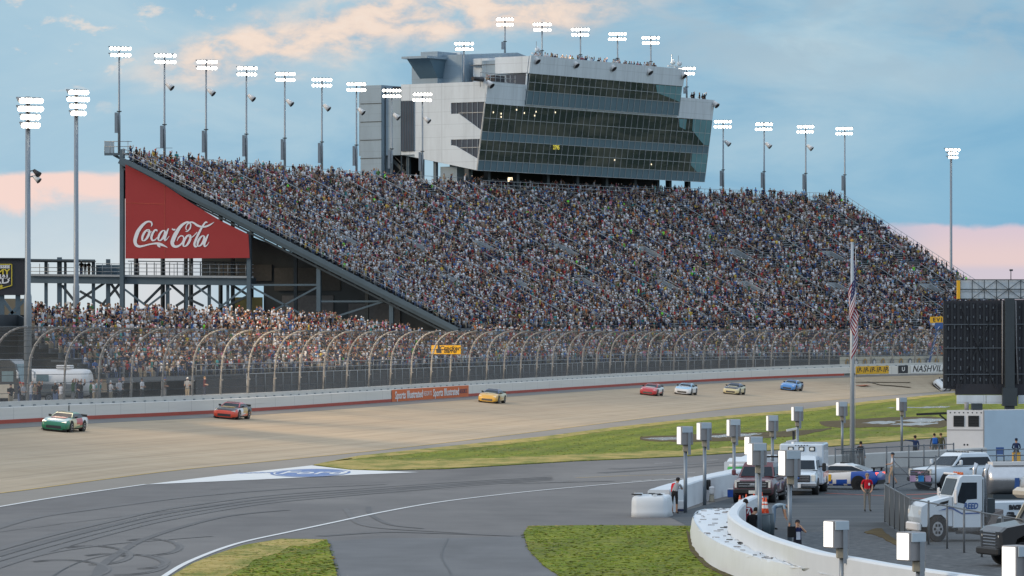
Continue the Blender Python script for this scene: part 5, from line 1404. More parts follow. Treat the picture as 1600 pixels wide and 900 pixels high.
# scoreboard back at far left with shield sign
YB = 452.0; NB = V((0, 1, 0))
def lp(px, py, d=0.0): p = at(px, py, YB); return V((p.x, YB + d, p.z))
sb = thing('sign_board', 'big dark board with yellow edged shield and white lettering on a steel frame', 'sign', at(0, 500, YB))
mb = MB(); mb.loft([[lp(px, py, d) for px, py in ((-95, 404), (39.5, 405), (40, 461), (-95, 461))] for d in (0, 1.2)]); under(sb, mb.build('cabinet', 'sign_black'))
mb = MB()
sh = [(-58, 413), (18.5, 413), (18.5, 446), (-20, 457), (-58, 446)]
for p, q in zip(sh, sh[1:] + sh[:1]): mb.bar(lp(*p, -.05), lp(*q, -.05), .08, .10, 0, V((0, 1, 0)))
mat('shield_yellow', (.62, .50, .05), .6); under(sb, mb.build('shield_outline', 'shield_yellow'))
for s, y, size, m_ in (('TENNESSEE', 417, .42, 'sign_white'), ('ARMY', 425, .80, 'shield_yellow'), ('NATIONAL', 432.5, .62, 'sign_white'), ('GUARD', 438.5, .95, 'sign_white')):
    o = lettering(s, size * .95, m_, None, None, align='RIGHT', bold=.02); p = lp(15.5, y, -.06); o.matrix_world = Matrix.Translation(p) @ Matrix.Diagonal((1.25, 1, 1, 1)); bpy.context.view_layer.update(); under(sb, o)
mb = MB(); st = []
for k in range(10): a = math.pi / 2 + k * math.pi / 5; rr = .24 if k % 2 == 0 else .1; st.append(lp(2, 447.5, -.06) + V((rr * math.cos(a), 0, rr * math.sin(a))))
mb.poly(st); under(sb, mb.build('star', 'shield_yellow'))
mb = MB(); mb.bar(lp(-95, 403.5, -.1), lp(40, 404, -.1), .3, .12); under(sb, mb.build('top_edge', 'steel_dark'))
for px in (2, 27, 41): 
    a, b = lp(px, 461, .6), lp(px, 600, .6); b.z = 2.9; mb = MB(); mb.bar(a, b, .45); under(sb, mb.build('leg', 'steel_blue'))
for p, q in (((2, 466), (27, 500)), ((40, 466), (2, 505)), ((2, 512), (44, 512)), ((2, 548), (30, 590)), ((42, 545), (14, 590))): mb = MB(); mb.bar(lp(*p, .5), lp(*q, .5), .3); under(sb, mb.build('brace', 'steel_blue'))
hut = thing('back_building', 'pale tan and pink sheds glimpsed behind the sign board legs', 'building', at(18, 560, 475))
mb = MB(); mb.loft([[V((at(px, 500, 475).x, 475 + d, z)) for px, z in ((-40, 2.9), (42, 2.9), (42, 11.8), (-40, 11.8))] for d in (0, 4)]); under(hut, mb.build('wall', 'tan_wall'))
mat('pink_wall', (.42, .33, .31), .8); mb = MB(); mb.loft([[V((at(px, 500, 470).x, 470 + d, z)) for px, z in ((-40, 2.9), (40, 2.9), (40, 8.4), (-40, 8.4))] for d in (0, 2)]); under(hut, mb.build('annex', 'pink_wall'))
# far trees just visible under the walkway
mat('leaf_far', (.05, .075, .03), .9, var=.4, scale=1)
def far_tree(px, Y, h, lab):
    base = at(px, 519, Y); base.z = 2.9; t = thing('tree', lab, 'tree', base, 0, 'dark trees beyond the stand')
    mb = MB(); mb.tube([(0, 0, 0), (0, 0, h * .5)], [.35, .2], 6); mb.build('trunk', 'steel_dark', t)
    mb = MB(); r_ = random.Random(int(px))
    for k in range(420):
        a, b = r_.uniform(0, 6.28), r_.uniform(-1, 1); rr = h * .36 * (1 - b * b) ** .5 * r_.uniform(.55, 1.05); c = V((math.cos(a) * rr, math.sin(a) * rr, h * (.6 + .36 * b))); s = r_.uniform(.25, .6)
        d = V((r_.uniform(-1, 1), r_.uniform(-1, 1), r_.uniform(-1, 1))).normalized(); M = basis(d); mb.quad(*[c + M @ V((0, y * s, z * s)) for y, z in ((-1, -1), (1, -1), (1, 1), (-1, 1))])
    mb.build('crown', 'leaf_far', t)
far_tree(183, 640, 8.6, 'dark round tree seen under the walkway beside the banner column')

# ------------------------------------------------------------------ motorhomes behind the fence
mat('coach_black', (.045, .048, .052), .25, var=.15, coat=.5); mat('coach_tan', (.50, .46, .38), .4, coat=.3); mat('coach_glass', (.16, .25, .28), .2, var=.3, spec=.8); mat('coach_white', (.70, .70, .70), .35, var=.06); mat('coach_grey', (.16, .17, .18), .3, coat=.3)
mat('rubber', (.02, .02, .021), .85, var=.2, scale=8); mat('rim', (.42, .43, .45), .35, metal=.7)
def wheel(parent, x, y, r, w, side, rimr=.62, z=None, rim='rim'):
    z = r if z is None else z
    mb = MB(); mb.tube([(x, y - w / 2, z), (x, y - w / 2 + .03, z), (x, y + w / 2 - .03, z), (x, y + w / 2, z)], [r * .93, r, r, r * .93], 20); o = mb.build('wheel', 'rubber', parent)
    mb = MB(); yy = y + side * (w / 2 + .004); mb.tube([(x, yy - side * .03, z), (x, yy, z)], [r * rimr, r * rimr * .97], 16)
    for k in range(6): a = k * math.pi / 3; mb.box((x + math.cos(a) * r * rimr * .55, yy + side * .012, z + math.sin(a) * r * rimr * .55), (r * .2, .02, r * .2), 0, 1)
    mb.tube([(x, yy, z), (x, yy + side * .04, z)], [r * .17, r * .12], 8); mb.build('rim', [rim, 'rubber'], o); return o
def motorhome(px_front, off, lab, top, low, L=11.5, ang=R(-18), hgt=3.35):
    u = u_of_px(px_front, off); p = tp(u, off, 2.9)
    f = V((math.cos(ang), math.sin(ang), 0)); base = p - f * (L / 2)
    t = thing('motorhome', lab, 'motorhome', base, ang, 'motorhomes parked behind the fence')
    prof = [(-L / 2, .35), (L / 2 - .1, .35), (L / 2, .9), (L / 2 - .05, 1.5), (L / 2 - .42, 3.0), (L / 2 - .9, hgt), (-L / 2 + .2, hgt), (-L / 2, hgt - .25)]
    mb = MB(); mb.loft([[(x * .995, y, .5 + (z - .5) * .985) for x, z in prof] if abs(y) > 1.2 else [(x, y, z) for x, z in prof] for y in (-1.25, -1.15, 1.15, 1.25)])
    for i, f_ in enumerate(mb.f):
        zc = sum(mb.v[j][2] for j in f_) / len(f_); mb.m[i] = 0
    mb.build('body', top, t)
    mb = MB(); mb.box((-.2, 0, .95), (L - .6, 2.54, 1.05)); mb.build('lower_panel', low, t)
    mb = MB(); mb.quad((L / 2 - .02, -1.05, 1.5), (L / 2 - .02, 1.05, 1.5), (L / 2 - .40, 1.0, 3.0), (L / 2 - .40, -1.0, 3.0)); mb.build('windshield', 'coach_glass', t)
    for x0, x1 in ((L / 2 - 1.5, L / 2 - .55), (L / 2 - 3.6, L / 2 - 2.5), (L / 2 - 5, L / 2 - 3.9)):
        for s in (-1, 1): mb = MB(); mb.box(((x0 + x1) / 2, s * 1.262, 2.05), (x1 - x0, .02, .8)); mb.build('window', 'coach_glass', t)
    mb = MB(); mb.cbox((L / 2 - 3.5, 0, hgt + .13), (1.1, .8, .26), .06); mb.build('roof_unit', 'coach_white', t)
    mb = MB(); mb.tube([(L / 2 - 5.5, -1.3, 3.0), (L / 2 - 1.8, -1.3, 3.0)], .09, 8); mb.build('awning', 'coach_white', t)
    for s in (-1, 1): mb = MB(); mb.bar((L / 2 - .3, s * 1.25, 2.5), (L / 2 - .1, s * 1.55, 2.4), .06); mb.cbox((L / 2 - .05, s * 1.58, 2.15), (.12, .18, .5), .03); mb.build('mirror', 'coach_white', t)
    for x in (-L / 2 + 2.6, L / 2 - 2.4):
        for s in (-1, 1): wheel(t, x, s * 1.12, .48, .3, s)
    return t
motorhome(42, 7.5, 'dark motorhome with tan skirt nosing in at the fence end nearest the thick mast', 'coach_black', 'coach_tan')
motorhome(185, 10.5, 'black motorhome with square tan panels behind the silver trailer', 'coach_black', 'coach_tan')
motorhome(229, 12.5, 'grey and black motorhome, farthest along the fence', 'coach_grey', 'coach_tan')
u = u_of_px(92, 6.5); p = tp(u, 6.5, 2.9)
air = thing('caravan', 'rounded silver white caravan parked between the dark motorhomes', 'caravan', p, R(-14))
mb = MB(); L = 5.2; sec = []
for x, k in ((-2.6, .55), (-2.45, .85), (-2.1, 1), (2.0, 1), (2.4, .86), (2.6, .5)):
    sec.append([(x, 1.2 * k * math.cos(a) * (1 if abs(math.sin(a)) < .9 else 1), 1.55 + 1.05 * (.6 + .4 * k) * math.sin(a)) for a in np.linspace(0, 2 * math.pi, 14, endpoint=False)])
mb.loft(sec, 0, True, True); mb.build('shell', 'coach_white', air)
mb = MB(); mb.box((0, -1.215, 1.25), (4.2, .02, .35)); mb.build('stripe', 'coach_grey', air)
mb = MB(); mb.box((-.9, -1.21, 1.9), (1.0, .03, .55)); mb.build('window', 'coach_glass', air)
mb = MB(); mb.quad((2.46, -.7, 1.6), (2.46, .7, 1.6), (2.3, .6, 2.2), (2.3, -.6, 2.2)); mb.build('end_window', 'coach_glass', air)
mb = MB(); mb.cbox((.5, 0, 2.74), (1.2, .8, .28), .06); mb.build('roof_unit', 'coach_white', air)
for s in (-1, 1): wheel(air, -.4, s * 1.0, .36, .24, s)
# ------------------------------------------------------------------ vehicle paints
def paint(nm, c, **kw): return mat(nm, c, kw.pop('rough', .32), var=kw.pop('var', .05), scale=kw.pop('scale', 1.5), coat=.6, **kw)
for nm, c in dict(green=(.015, .20, .10), red=(.50, .03, .035), orange=(.70, .07, .03), black=(.018, .019, .022), white=(.74, .74, .74), gold=(.58, .34, .05), blue=(.07, .25, .60), sky=(.30, .52, .70), navy=(.02, .04, .14), cream=(.66, .58, .34), pink=(.60, .24, .24), mint=(.36, .55, .53), maroon=(.115, .022, .03), pearl=(.60, .68, .75), royal=(.02, .09, .42)).items(): paint('paint_' + nm, c, **({'rough': .45} if nm == 'black' else {}))
mat('car_glass', (.012, .020, .030), .18, var=.3, spec=.28); mat('car_black', (.015, .015, .016), .6); mat('headlight', (.75, .75, .70), .2); mat('tail_red', (.6, .02, .02), .3, emit=2.5, ecol=(1, .08, .04)); mat('chrome', (.55, .56, .58), .2, metal=.9); mat('grille', (.03, .032, .035), .4)
def cabin(parent, base, roof, zb, zr, m, glass='car_glass', nose=True, roof_m=None):
    """base/roof: (x_rear, x_front, half_width). Painted pillars and roof with glass panes set just proud"""
    B = [(base[0], -base[2]), (base[1], -base[2] * .94), (base[1], base[2] * .94), (base[0], base[2])]
    T = [(roof[0], -roof[2]), (roof[1], -roof[2] * .94), (roof[1], roof[2] * .94), (roof[0], roof[2])]
    mid = [tuple(b * .3 + t * .7 for b, t in zip(p, q)) for p, q in zip(B, T)]
    zm = zb * .3 + zr * .7 + .03
    top = [tuple(x * .96 + (roof[0] + roof[1]) / 2 * .04 if i == 0 else x * .9 for i, x in enumerate(p)) for p in T]
    mb = MB(); mb.loft([[(*p, zb) for p in B], [(*p, zm) for p in mid], [(*p, zr - .01) for p in T], [(*p, zr + .03) for p in top]], 0)
    o = mb.build('cabin', [m, roof_m or m], parent, sharp=35)
    if roof_m:
        for p in o.data.polygons: p.material_index = 1 if p.center.z > zm else 0
    def pane(nm, q, n):
        q = [V(x) for x in q]; c = sum(q, V()) / 4; n = V(n)
        mb = MB(); qq = [c + (x - c) * .9 + n * .02 for x in q]; mb.quad(*qq); mb.build(nm, glass, parent)
    e = lambda k, z: V((*(k), z))
    pane('windshield', [e(B[1], zb), e(B[2], zb), e(mid[2], zm), e(mid[1], zm)], (.8, 0, .6))
    pane('rear_window', [e(B[3], zb), e(B[0], zb), e(mid[0], zm), e(mid[3], zm)], (-.7, 0, .7))
    for s, i, j in ((-1, 0, 1), (1, 3, 2)): pane('side_window', [e(B[i], zb + .02), e(B[j], zb + .02), e(mid[j], zm - .01), e(mid[i], zm - .01)], (0, s, .3))
    return o
def body_loft(parent, st, mats, colour, nm='body'):
    """st: (x, z_bottom, z_top, half width). colour(x, y, z, normal)->slot"""
    loops = []
    for x, zb, zt, w in st:
        h = zt - zb
        half = [(0.0, zb), (w * .86, zb), (w * .98, zb + h * .14), (w, zb + h * .45), (w * .985, zb + h * .74), (w * .90, zt - h * .05), (w * .6, zt), (0.0, zt + .012)]
        loops.append([(x, y, z) for y, z in half] + [(x, -y, z) for y, z in half[-2:0:-1]])
    mb = MB(); mb.loft(loops, 0, True, True); o = mb.build(nm, mats, parent, sharp=50)
    for p in o.data.polygons: p.material_index = colour(p.center.x, p.center.y, p.center.z, p.normal)
    return o
def stock_car(lab, pos, ang, pitch, c_hood, c_nose, c_side, c_rear, c_roof, c_patch, glassdark=False):
    t = thing('race_car', lab, 'race car', pos, (0, 0, 0), 'stock cars racing down the front stretch')
    t.rotation_euler = pitch
    C = ['paint_' + c for c in (c_hood, c_nose, c_side, c_rear, c_patch)] + ['car_black']
    def colour(x, y, z, n):
        if z < .22: return 5
        if n.z > .6: return 0 if x > .5 else 3
        if x > 1.75: return 1
        if x < -1.2: return 3
        if -1.0 < x < .3 and .38 < z < .85: return 4
        return 2
    body_loft(t, [(-2.42, .30, .90, .86), (-2.36, .2, .97, .93), (-1.9, .16, .99, .98), (-1.45, .15, .985, .985), (-1.0, .14, .97, .98), (-.4, .14, .955, .975), (.3, .14, .945, .975), (.95, .14, .93, .975), (1.4, .14, .90, .985), (1.8, .13, .85, .98), (2.15, .11, .77, .95), (2.36, .10, .66, .88), (2.46, .12, .52, .74)], C, colour)
    cabin(t, (-1.75, .85, .82), (-.85, .02, .60), .93, 1.27, 'paint_' + c_roof, roof_m='paint_' + c_roof)
    for x in (-1.38, 1.42):
        for s in (-1, 1):
            mb = MB(); mb.tube([(x, s * .70, .36), (x, s * .992, .36)], .43, 18); mb.build('wheel_arch', 'car_black', t)
            wheel(t, x, s * .86, .355, .29, s, .62)
    mb = MB(); mb.box((1.30, 0, .935), (.62, 1.05, .02), Matrix.Rotation(R(5), 3, 'Y')); mb.build('hood_decal', 'paint_' + c_patch, t)
    mb = MB(); mb.box((.06, 0, 1.252), (.16, 1.02, .03), Matrix.Rotation(R(24), 3, 'Y')); mb.build('windshield_banner', 'paint_black', t)
    for s in (-1, 1):
        mb = MB(); mb.loft([[(x, s * (.978 + d), z) for x, z in ((-2.1, .55), (-1.0, .30), (.8, .27), (.2, .36), (-1.0, .46))] for d in (0, .012)]); mb.build('side_decal', 'paint_' + (c_nose if c_nose != c_side else c_rear), t)
    mb = MB(); mb.box((-2.36, 0, 1.04), (.06, 1.62, .17)); mb.build('spoiler', 'car_black', t)
    mb = MB(); mb.box((2.30, 0, .085), (.5, 1.7, .05)); mb.build('splitter', 'car_black', t)
    mb = MB(); mb.loft([[(2.425, -.52, .22), (2.425, .52, .22), (2.405, .50, .44), (2.405, -.50, .44)], [(2.475, -.55, .20), (2.475, .55, .20), (2.455, .52, .46), (2.455, -.52, .46)]]); mb.build('grille', 'grille', t)
    for s in (-1, 1):
        mb = MB(); mb.box((2.20, s * .70, .64), (.34, .30, .13), Matrix.Rotation(R(18), 3, 'Y')); mb.build('headlight', 'headlight', t)
        mb = MB(); mb.box((-2.425, s * .62, .72), (.04, .38, .14)); mb.build('tail_light', 'dark_red_paint', t)
        mb = MB(); mb.bar((.55, s * .88, .98), (.45, s * 1.0, 1.02), .16, .12); mb.build('mirror', 'car_black', t)
    return t
def track_frame(px, py):
    p = track_at(px, py)
    # tangent from the rows, normal from the bank
    i = min(range(len(TRK)), key=lambda k: min((V(q) - p).length for q in TRK[k][::3]))
    j = min(range(NR + 1), key=lambda k: (V(TRK[i][k]) - p).length)
    i2, i1, j2, j1 = min(i + 2, len(TRK) - 1), max(i - 2, 0), min(j + 1, NR), max(j - 1, 0)
    f = (V(TRK[i1][j]) - V(TRK[i2][j])).normalized(); s = (V(TRK[i][j1]) - V(TRK[i][j2])).normalized()
    n = f.cross(s).normalized()
    if n.z < 0: n = -n
    return p, f, n
def race(px, py, lab, yaw, *cols):
    p, f, n = track_frame(px, py)
    f = Matrix.Rotation(R(yaw), 3, n) @ f; y = n.cross(f).normalized(); f = y.cross(n)
    M = Matrix((f, y, n)).transposed()
    return stock_car(lab, p + n * .02, 0, M.to_euler(), *cols)
race(103, 671, 'green race car with white hood, nearest the left edge of the track', 0, 'mint', 'green', 'cream', 'white', 'green', 'red')
race(362, 654, 'orange nosed race car with black hood and red roof beside the wall', 0, 'black', 'orange', 'white', 'black', 'red', 'gold')
race(769, 629, 'gold race car with dark roof passing the orange wall board', 0, 'gold', 'gold', 'gold', 'cream', 'navy', 'cream')
race(1018, 618.5, 'red race car with white flanks leading the pack of three', 0, 'red', 'red', 'white', 'white', 'red', 'white')
race(1070, 616, 'white and pale blue race car behind the red one', 0, 'sky', 'white', 'white', 'white', 'sky', 'white')
race(1148, 616.5, 'black hooded cream race car at the back of the pack', 0, 'black', 'cream', 'cream', 'cream', 'navy', 'cream')
race(1236, 610.5, 'bright blue race car trailing the pack alone', 0, 'blue', 'blue', 'blue', 'navy', 'blue', 'sky')
race(1471, 606, 'white race car half hidden behind the big black board', 0, 'white', 'white', 'white', 'white', 'white', 'white')

# ------------------------------------------------------------------ vehicles on the lot
def place(px, py): return G(px, py)
def yaw_of(fx, fy): return math.atan2(fy, fx)
def pickup(nm, lab, pos, ang, p, dark_grille=True, rack=False, crew=True, amber=False):
    t = thing(nm, lab, 'pickup truck', pos, ang)
    body_loft(t, [(-2.95, .55, 1.22, .94), (-2.85, .42, 1.28, 1.0), (-1.4, .40, 1.28, 1.01), (0, .38, 1.26, 1.01), (1.35, .38, 1.24, 1.01), (1.9, .38, 1.22, 1.0), (2.6, .36, 1.17, .98), (2.88, .38, 1.10, .95), (2.97, .45, .98, .90)], [p], lambda *a: 0)
    cabin(t, (-1.45, 1.45, .93), (-1.12, .62, .74), 1.24, 1.90, p)
    mb = MB(); mb.box((-2.15, 0, 1.285), (1.3, 1.6, .02)); mb.build('bed', 'car_black', t)
    for x in (-1.85, 1.95):
        for s in (-1, 1):
            mb = MB(); mb.tube([(x, s * .7, .44), (x, s * 1.022, .44)], .50, 18); mb.build('wheel_arch', 'car_black', t); wheel(t, x, s * .90, .41, .27, s, .6)
    mb = MB(); mb.cbox((2.96, 0, .90), (.08, 1.5, .34), .03)
    for z in (.84, .96): mb.box((3.01, 0, z), (.03, 1.35, .035), 0, 1)
    mb.cbox((3.02, 0, .90), (.04, .26, .12), .02, None, 1); mb.build('grille', ['grille', 'chrome'], t)
    mb = MB(); mb.cbox((3.0, 0, .58), (.22, 1.86, .24), .05); mb.build('bumper', 'car_black', t)
    mb = MB(); mb.box((3.12, 0, .55), (.02, .34, .16)); mb.build('plate', 'headlight', t)
    for s in (-1, 1):
        mb = MB(); mb.box((2.94, s * .82, .94), (.10, .10, .36)); mb.box((2.94, s * .74, 1.07), (.10, .22, .07)); mb.build('headlight', 'headlight', t)
        mb = MB(); mb.box((-2.96, s * .88, 1.0), (.05, .14, .4)); mb.build('tail_light', 'dark_red_paint', t)
        mb = MB(); mb.bar((1.15, s * .95, 1.32), (1.15, s * 1.08, 1.36), .06); mb.cbox((1.12, s * 1.16, 1.44), (.14, .20, .28), .04); mb.build('mirror', 'car_black' if not crew else p, t)
        for x in (.25, -.75): mb = MB(); mb.box((x, s * 1.015, 1.10), (.22, .03, .05)); mb.build('handle', 'car_black', t)
        mb = MB(); mb.box((.0, s * 1.0, .36), (2.6, .12, .08)); mb.build('step', 'car_black', t)
    if rack:
        mb = MB()
        for y in (-.75, .75): mb.bar((-1.45, y, 1.25), (-1.45, y, 2.15), .08)
        mb.bar((-1.45, -.8, 2.15), (-1.45, .8, 2.15), .09); mb.box((-1.45, -.2, 2.2), (.2, .5, .12)); mb.build('roof_rack', 'car_black', t)
        for s in (-1, 1): mb = MB(); mb.box((.2, s * 1.02, .82), (.36, .02, .44)); mb.build('door_decal', 'paint_white', t)
    if amber:
        mb = MB(); mb.box((-.2, 0, 1.97), (.3, 1.1, .08))
        for k in range(5): mb.box((.0, -.44 + .22 * k, 1.97), (.06, .12, .06), 0, 1)
        mb.build('light_bar', ['coach_white', 'steel_dark'], t)
    return t
pickup('pickup_truck', 'dark maroon pickup truck parked nose on behind the traffic cones', V((*G(1188, 783)[:2], 0)), yaw_of(-.18, -.98), 'paint_maroon', rack=True)
pickup('pickup_truck', 'white pickup truck with big dark grille behind the white semi', V((*G(1503, 764)[:2], 0)), yaw_of(-.80, -.60), 'paint_pearl', amber=True)
# ambulance
pos = G(1252, 771); amb = thing('ambulance', 'white box bodied ambulance parked nose on beside the maroon pickup', 'ambulance', pos, yaw_of(-.13, -.99))
body_loft(amb, [(-.2, .4, 1.3, 1.0), (.9, .38, 1.28, 1.0), (1.9, .38, 1.24, 1.0), (2.6, .38, 1.14, .97), (2.85, .42, 1.06, .94), (2.95, .48, .98, .88)], ['paint_pearl'], lambda *a: 0)
cabin(amb, (-.2, 1.75, .97), (-.2, .95, .84), 1.26, 1.93, 'paint_pearl')
mb = MB(); mb.cbox((-2.2, 0, 1.5), (4.1, 2.26, 2.1), .07); mb.build('box_body', 'paint_pearl', amb)
for y in (-.55, 0, .55): mb = MB(); mb.cbox((-.13, y, 2.28), (.05, .30, .24), .03); mb.cbox((-.10, y, 2.28), (.04, .2, .15), .02, None, 1); mb.build('warning_light', ['car_black', 'headlight'], amb)
mb = MB()
for k in range(5): mb.box((-.13, -.3 + .15 * k, 2.47), (.05, .07, .04))
mb.build('marker_light', 'car_black', amb)
mb = MB(); mb.cbox((2.95, 0, .86), (.10, 1.3, .36), .03)
for z in (.75, .83, .91, .99): mb.box((3.01, 0, z), (.03, 1.2, .03), 0, 1)
mb.ball((3.03, 0, .88), .12, 10, 6, 2, (.3, 1, .55)); mb.build('grille', ['grille', 'chrome', 'logo_blue'], amb)
for s in (-1, 1):
    mb = MB(); mb.cbox((2.88, s * .80, .88), (.16, .26, .36), .04); mb.build('headlight', 'headlight', amb)
    mb = MB(); mb.bar((1.4, s * .98, 1.42), (1.4, s * 1.2, 1.45), .06); mb.cbox((1.38, s * 1.26, 1.4), (.14, .2, .42), .04); mb.build('mirror', 'car_black', amb)
    for x in (-3.0, 1.95):
        mb = MB(); mb.tube([(x, s * .7, .42), (x, s * 1.015 if x > 0 else s * 1.14, .42)], .47, 18); mb.build('wheel_arch', 'car_black', amb); wheel(amb, x, s * (.88 if x > 0 else 1.0), .38, .26, s, .6)
    mb = MB(); mb.box((-2.2, s * 1.135, .95), (3.9, .02, .24)); mb.build('side_stripe', 'paint_orange', amb)
mb = MB(); mb.cbox((3.03, 0, .55), (.22, 1.95, .22), .05); mb.build('bumper', 'chrome', amb)
mb = MB(); mb.box((3.15, 0, .5), (.02, .36, .2)); mb.build('plate', 'sign_white', amb)
# pace car
pos = G(1309, 764); pc = thing('pace_car', 'white and blue sports coupe with slanted stripes parked beside the ambulance', 'sports car', pos, yaw_of(-.93, .36))
def pcol(x, y, z, n):
    if x < -1.1 and not (n.z > .7 and x > -1.7): return 1
    if z < .45 and int((x + z * 1.2) * 4.2) % 2 == 0: return 1
    return 0
body_loft(pc, [(-2.38, .42, .86, .78), (-2.25, .28, .98, .90), (-1.9, .22, 1.02, .95), (-1.7, .2, 1.02, .96), (-1.45, .2, 1.02, .965), (-1.2, .2, 1.0, .96), (-1.0, .2, .98, .955), (-.8, .2, .97, .95)] + [(x, .2, .95 - .01 * i, .95) for i, x in enumerate((-.6, -.4, -.2, 0, .2, .4, .6, .8, 1.0, 1.2, 1.4))] + [(1.8, .2, .80, .93), (2.15, .22, .70, .86), (2.35, .3, .58, .7)], ['paint_white', 'paint_royal'], pcol)
cabin(pc, (-1.85, .85, .86), (-.70, .0, .62), .96, 1.34, 'paint_white')
mb = MB(); mb.box((-2.2, 0, 1.16), (.28, 1.6, .05)); mb.box((-2.2, -.7, 1.06), (.1, .05, .18)); mb.box((-2.2, .7, 1.06), (.1, .05, .18)); mb.build('rear_wing', 'car_black', pc)
mb = MB(); mb.cbox((-.4, 0, 1.40), (.25, 1.0, .09), .03); mb.build('light_bar', 'car_black', pc)
mb = MB(); mb.box((-2.36, 0, .40), (.10, 1.4, .22)); mb.build('diffuser', 'car_black', pc)
for s in (-1, 1):
    mb = MB()
    for k in range(3): mb.box((-2.33, s * (.48 + .13 * k), .82), (.08, .07, .18))
    mb.build('tail_light', 'tail_red', pc)
    mb = MB(); mb.box((.35, s * .957, .62), (.55, .02, .36)); mb.build('door_patch', 'sign_yellow', pc)
    mb = MB(); mb.box((2.12, s * .62, .66), (.2, .3, .1)); mb.build('headlight', 'headlight', pc)
    for x in (-1.42, 1.40):
        mb = MB(); mb.tube([(x, s * .65, .35), (x, s * .972, .35)], .405, 18); mb.build('wheel_arch', 'car_black', pc); wheel(pc, x, s * .84, .345, .27, s, .72, rim='car_black')
# white semi tractor
pos = G(1500, 845); sm = thing('semi_truck', 'white semi tractor with blue lettering on its door behind the wire fence', 'truck', pos, yaw_of(-.975, -.22)); SQ = .92
t = sm; sm.scale = (.74, .84, .97)
mb = MB(); prof = [(2.55, .75), (2.62, 1.0), (2.55, 1.45), (2.2, 1.62), (.95, 1.86), (.75, 1.86), (.75, .62), (1.05, .62), (1.15, .95), (1.4, 1.12), (1.85, 1.12), (2.15, .95), (2.25, .6), (2.5, .6)]
def sideprof(mb, prof, w, b, mi=0, tap=.96):
    cx = sum(p[0] for p in prof) / len(prof); cz = sum(p[1] for p in prof) / len(prof)
    mb.loft([[(cx + (x - cx) * k, y, cz + (z - cz) * k) for x, z in prof] for y, k in ((-w, tap), (-w + b, 1), (w - b, 1), (w, tap))], mi); return mb
sideprof(mb, prof, 1.0, .22, 0, .95); mb.build('hood', 'paint_pearl', t)
mb = MB(); sideprof(mb, [(.78, .55), (.78, 1.86), (.42, 2.62), (.25, 2.72), (-.85, 2.72), (-.98, 2.6), (-.98, .55)], 1.06, .14, 0, .97); mb.build('cab', 'paint_pearl', t)
mb = MB(); mb.quad((.80, -.86, 1.9), (.80, .86, 1.9), (.47, .80, 2.56), (.47, -.80, 2.56)); mb.build('windshield', 'car_glass', t)
for s in (-1, 1):
    mb = MB(); mb.poly([(.62, s * 1.066, 1.62), (.30, s * 1.066, 2.42), (-.55, s * 1.066, 2.42), (-.55, s * 1.066, 1.75), (.0, s * 1.066, 1.72), (.15, s * 1.066, 1.55)]); mb.build('side_window', 'car_glass', t)
    mb = MB(); mb.bar((.7, s * 1.0, 1.95), (.72, s * 1.28, 1.98), .06); mb.cbox((.72, s * 1.3, 1.85), (.14, .22, .62), .05); mb.build('mirror', 'coach_white', t)
    mb = MB(); mb.poly([(1.75, s * 1.012, 1.45), (1.45, s * 1.012, 1.62), (1.0, s * 1.012, 1.70), (1.05, s * 1.012, 1.58)]); mb.build('vent', 'car_black', t)
    mb = MB(); mb.loft([[(x, s * 1.055, z) for x, z in ((1.6, 1.28), (.9, 1.36), (.3, 1.12), (-.7, 1.14), (-.7, 1.19), (.3, 1.19), (.9, 1.45))], [(x, s * 1.072, z) for x, z in ((1.6, 1.28), (.9, 1.36), (.3, 1.12), (-.7, 1.14), (-.7, 1.19), (.3, 1.19), (.9, 1.45))]]); mb.build('blue_stripe', 'logo_blue', t)
    mb = MB(); mb.tube([(-1.15, s * .85, 1.0), (-1.15, s * .85, 2.9), (-1.25, s * .85, 3.15)], .11, 10); mb.build('exhaust_stack', 'chrome', t)
    mb = MB(); mb.tube([(-.9, s * .75, .62), (.5, s * .75, .62)], .30, 12); mb.build('fuel_tank', 'chrome', t)
    wheel(t, 1.62, s * .86, .53, .30, s, .58)
    for x in (-3.2,): wheel(t, x, s * .80, .52, .5, s, .58)
    mb = MB(); mb.cbox((2.5, s * .8, 1.2), (.2, .3, .26), .05); mb.build('headlight', 'headlight', t)
    mb = MB(); mb.box((-.88, s * 1.075, 1.6), (.05, .02, 1.9)); mb.build('door_seam', 'steel_dark', t)
lettering('REED', .34, 'logo_blue', t, frame_mat((-.2, 1.08, 1.45), (-1, 0, 0), (0, 1, 0)), bold=.01, shear=.2, name='door_lettering')
lettering('REED', .34, 'logo_blue', t, frame_mat((-.2, -1.08, 1.45), (1, 0, 0), (0, -1, 0)), bold=.01, shear=.2, name='door_lettering')
mb = MB(); mb.cbox((2.62, 0, .62), (.18, 2.0, .36), .06); mb.build('bumper', 'coach_white', t)
mat('rust_grey', (.17, .15, .145), .8, var=.3)
for s in (-1, 1): mb = MB(); sideprof(mb, [(-.9, .25), (-1.5, 1.15), (-2.1, 1.3), (-2.1, 1.15), (-1.75, .95), (-1.45, .25)], .95, .05); mb.build('mudguard', 'rust_grey', t); break
mb = MB(); mb.box((-2.3, 0, .78), (3.2, .8, .26)); mb.box((-1.4, 0, 1.25), (.5, 1.7, 1.0)); mb.build('chassis', 'steel_dark', t)
mb = MB()
for k in range(5): mb.ball((.1, -.6 + .3 * k, 2.77), .07, 6, 4)
mb.build('marker_light', 'sign_orange', t)
mb = MB(); mb.cbox((.55, 0, 2.76), (.25, 1.5, .08), .03); mb.build('visor', 'coach_white', t)
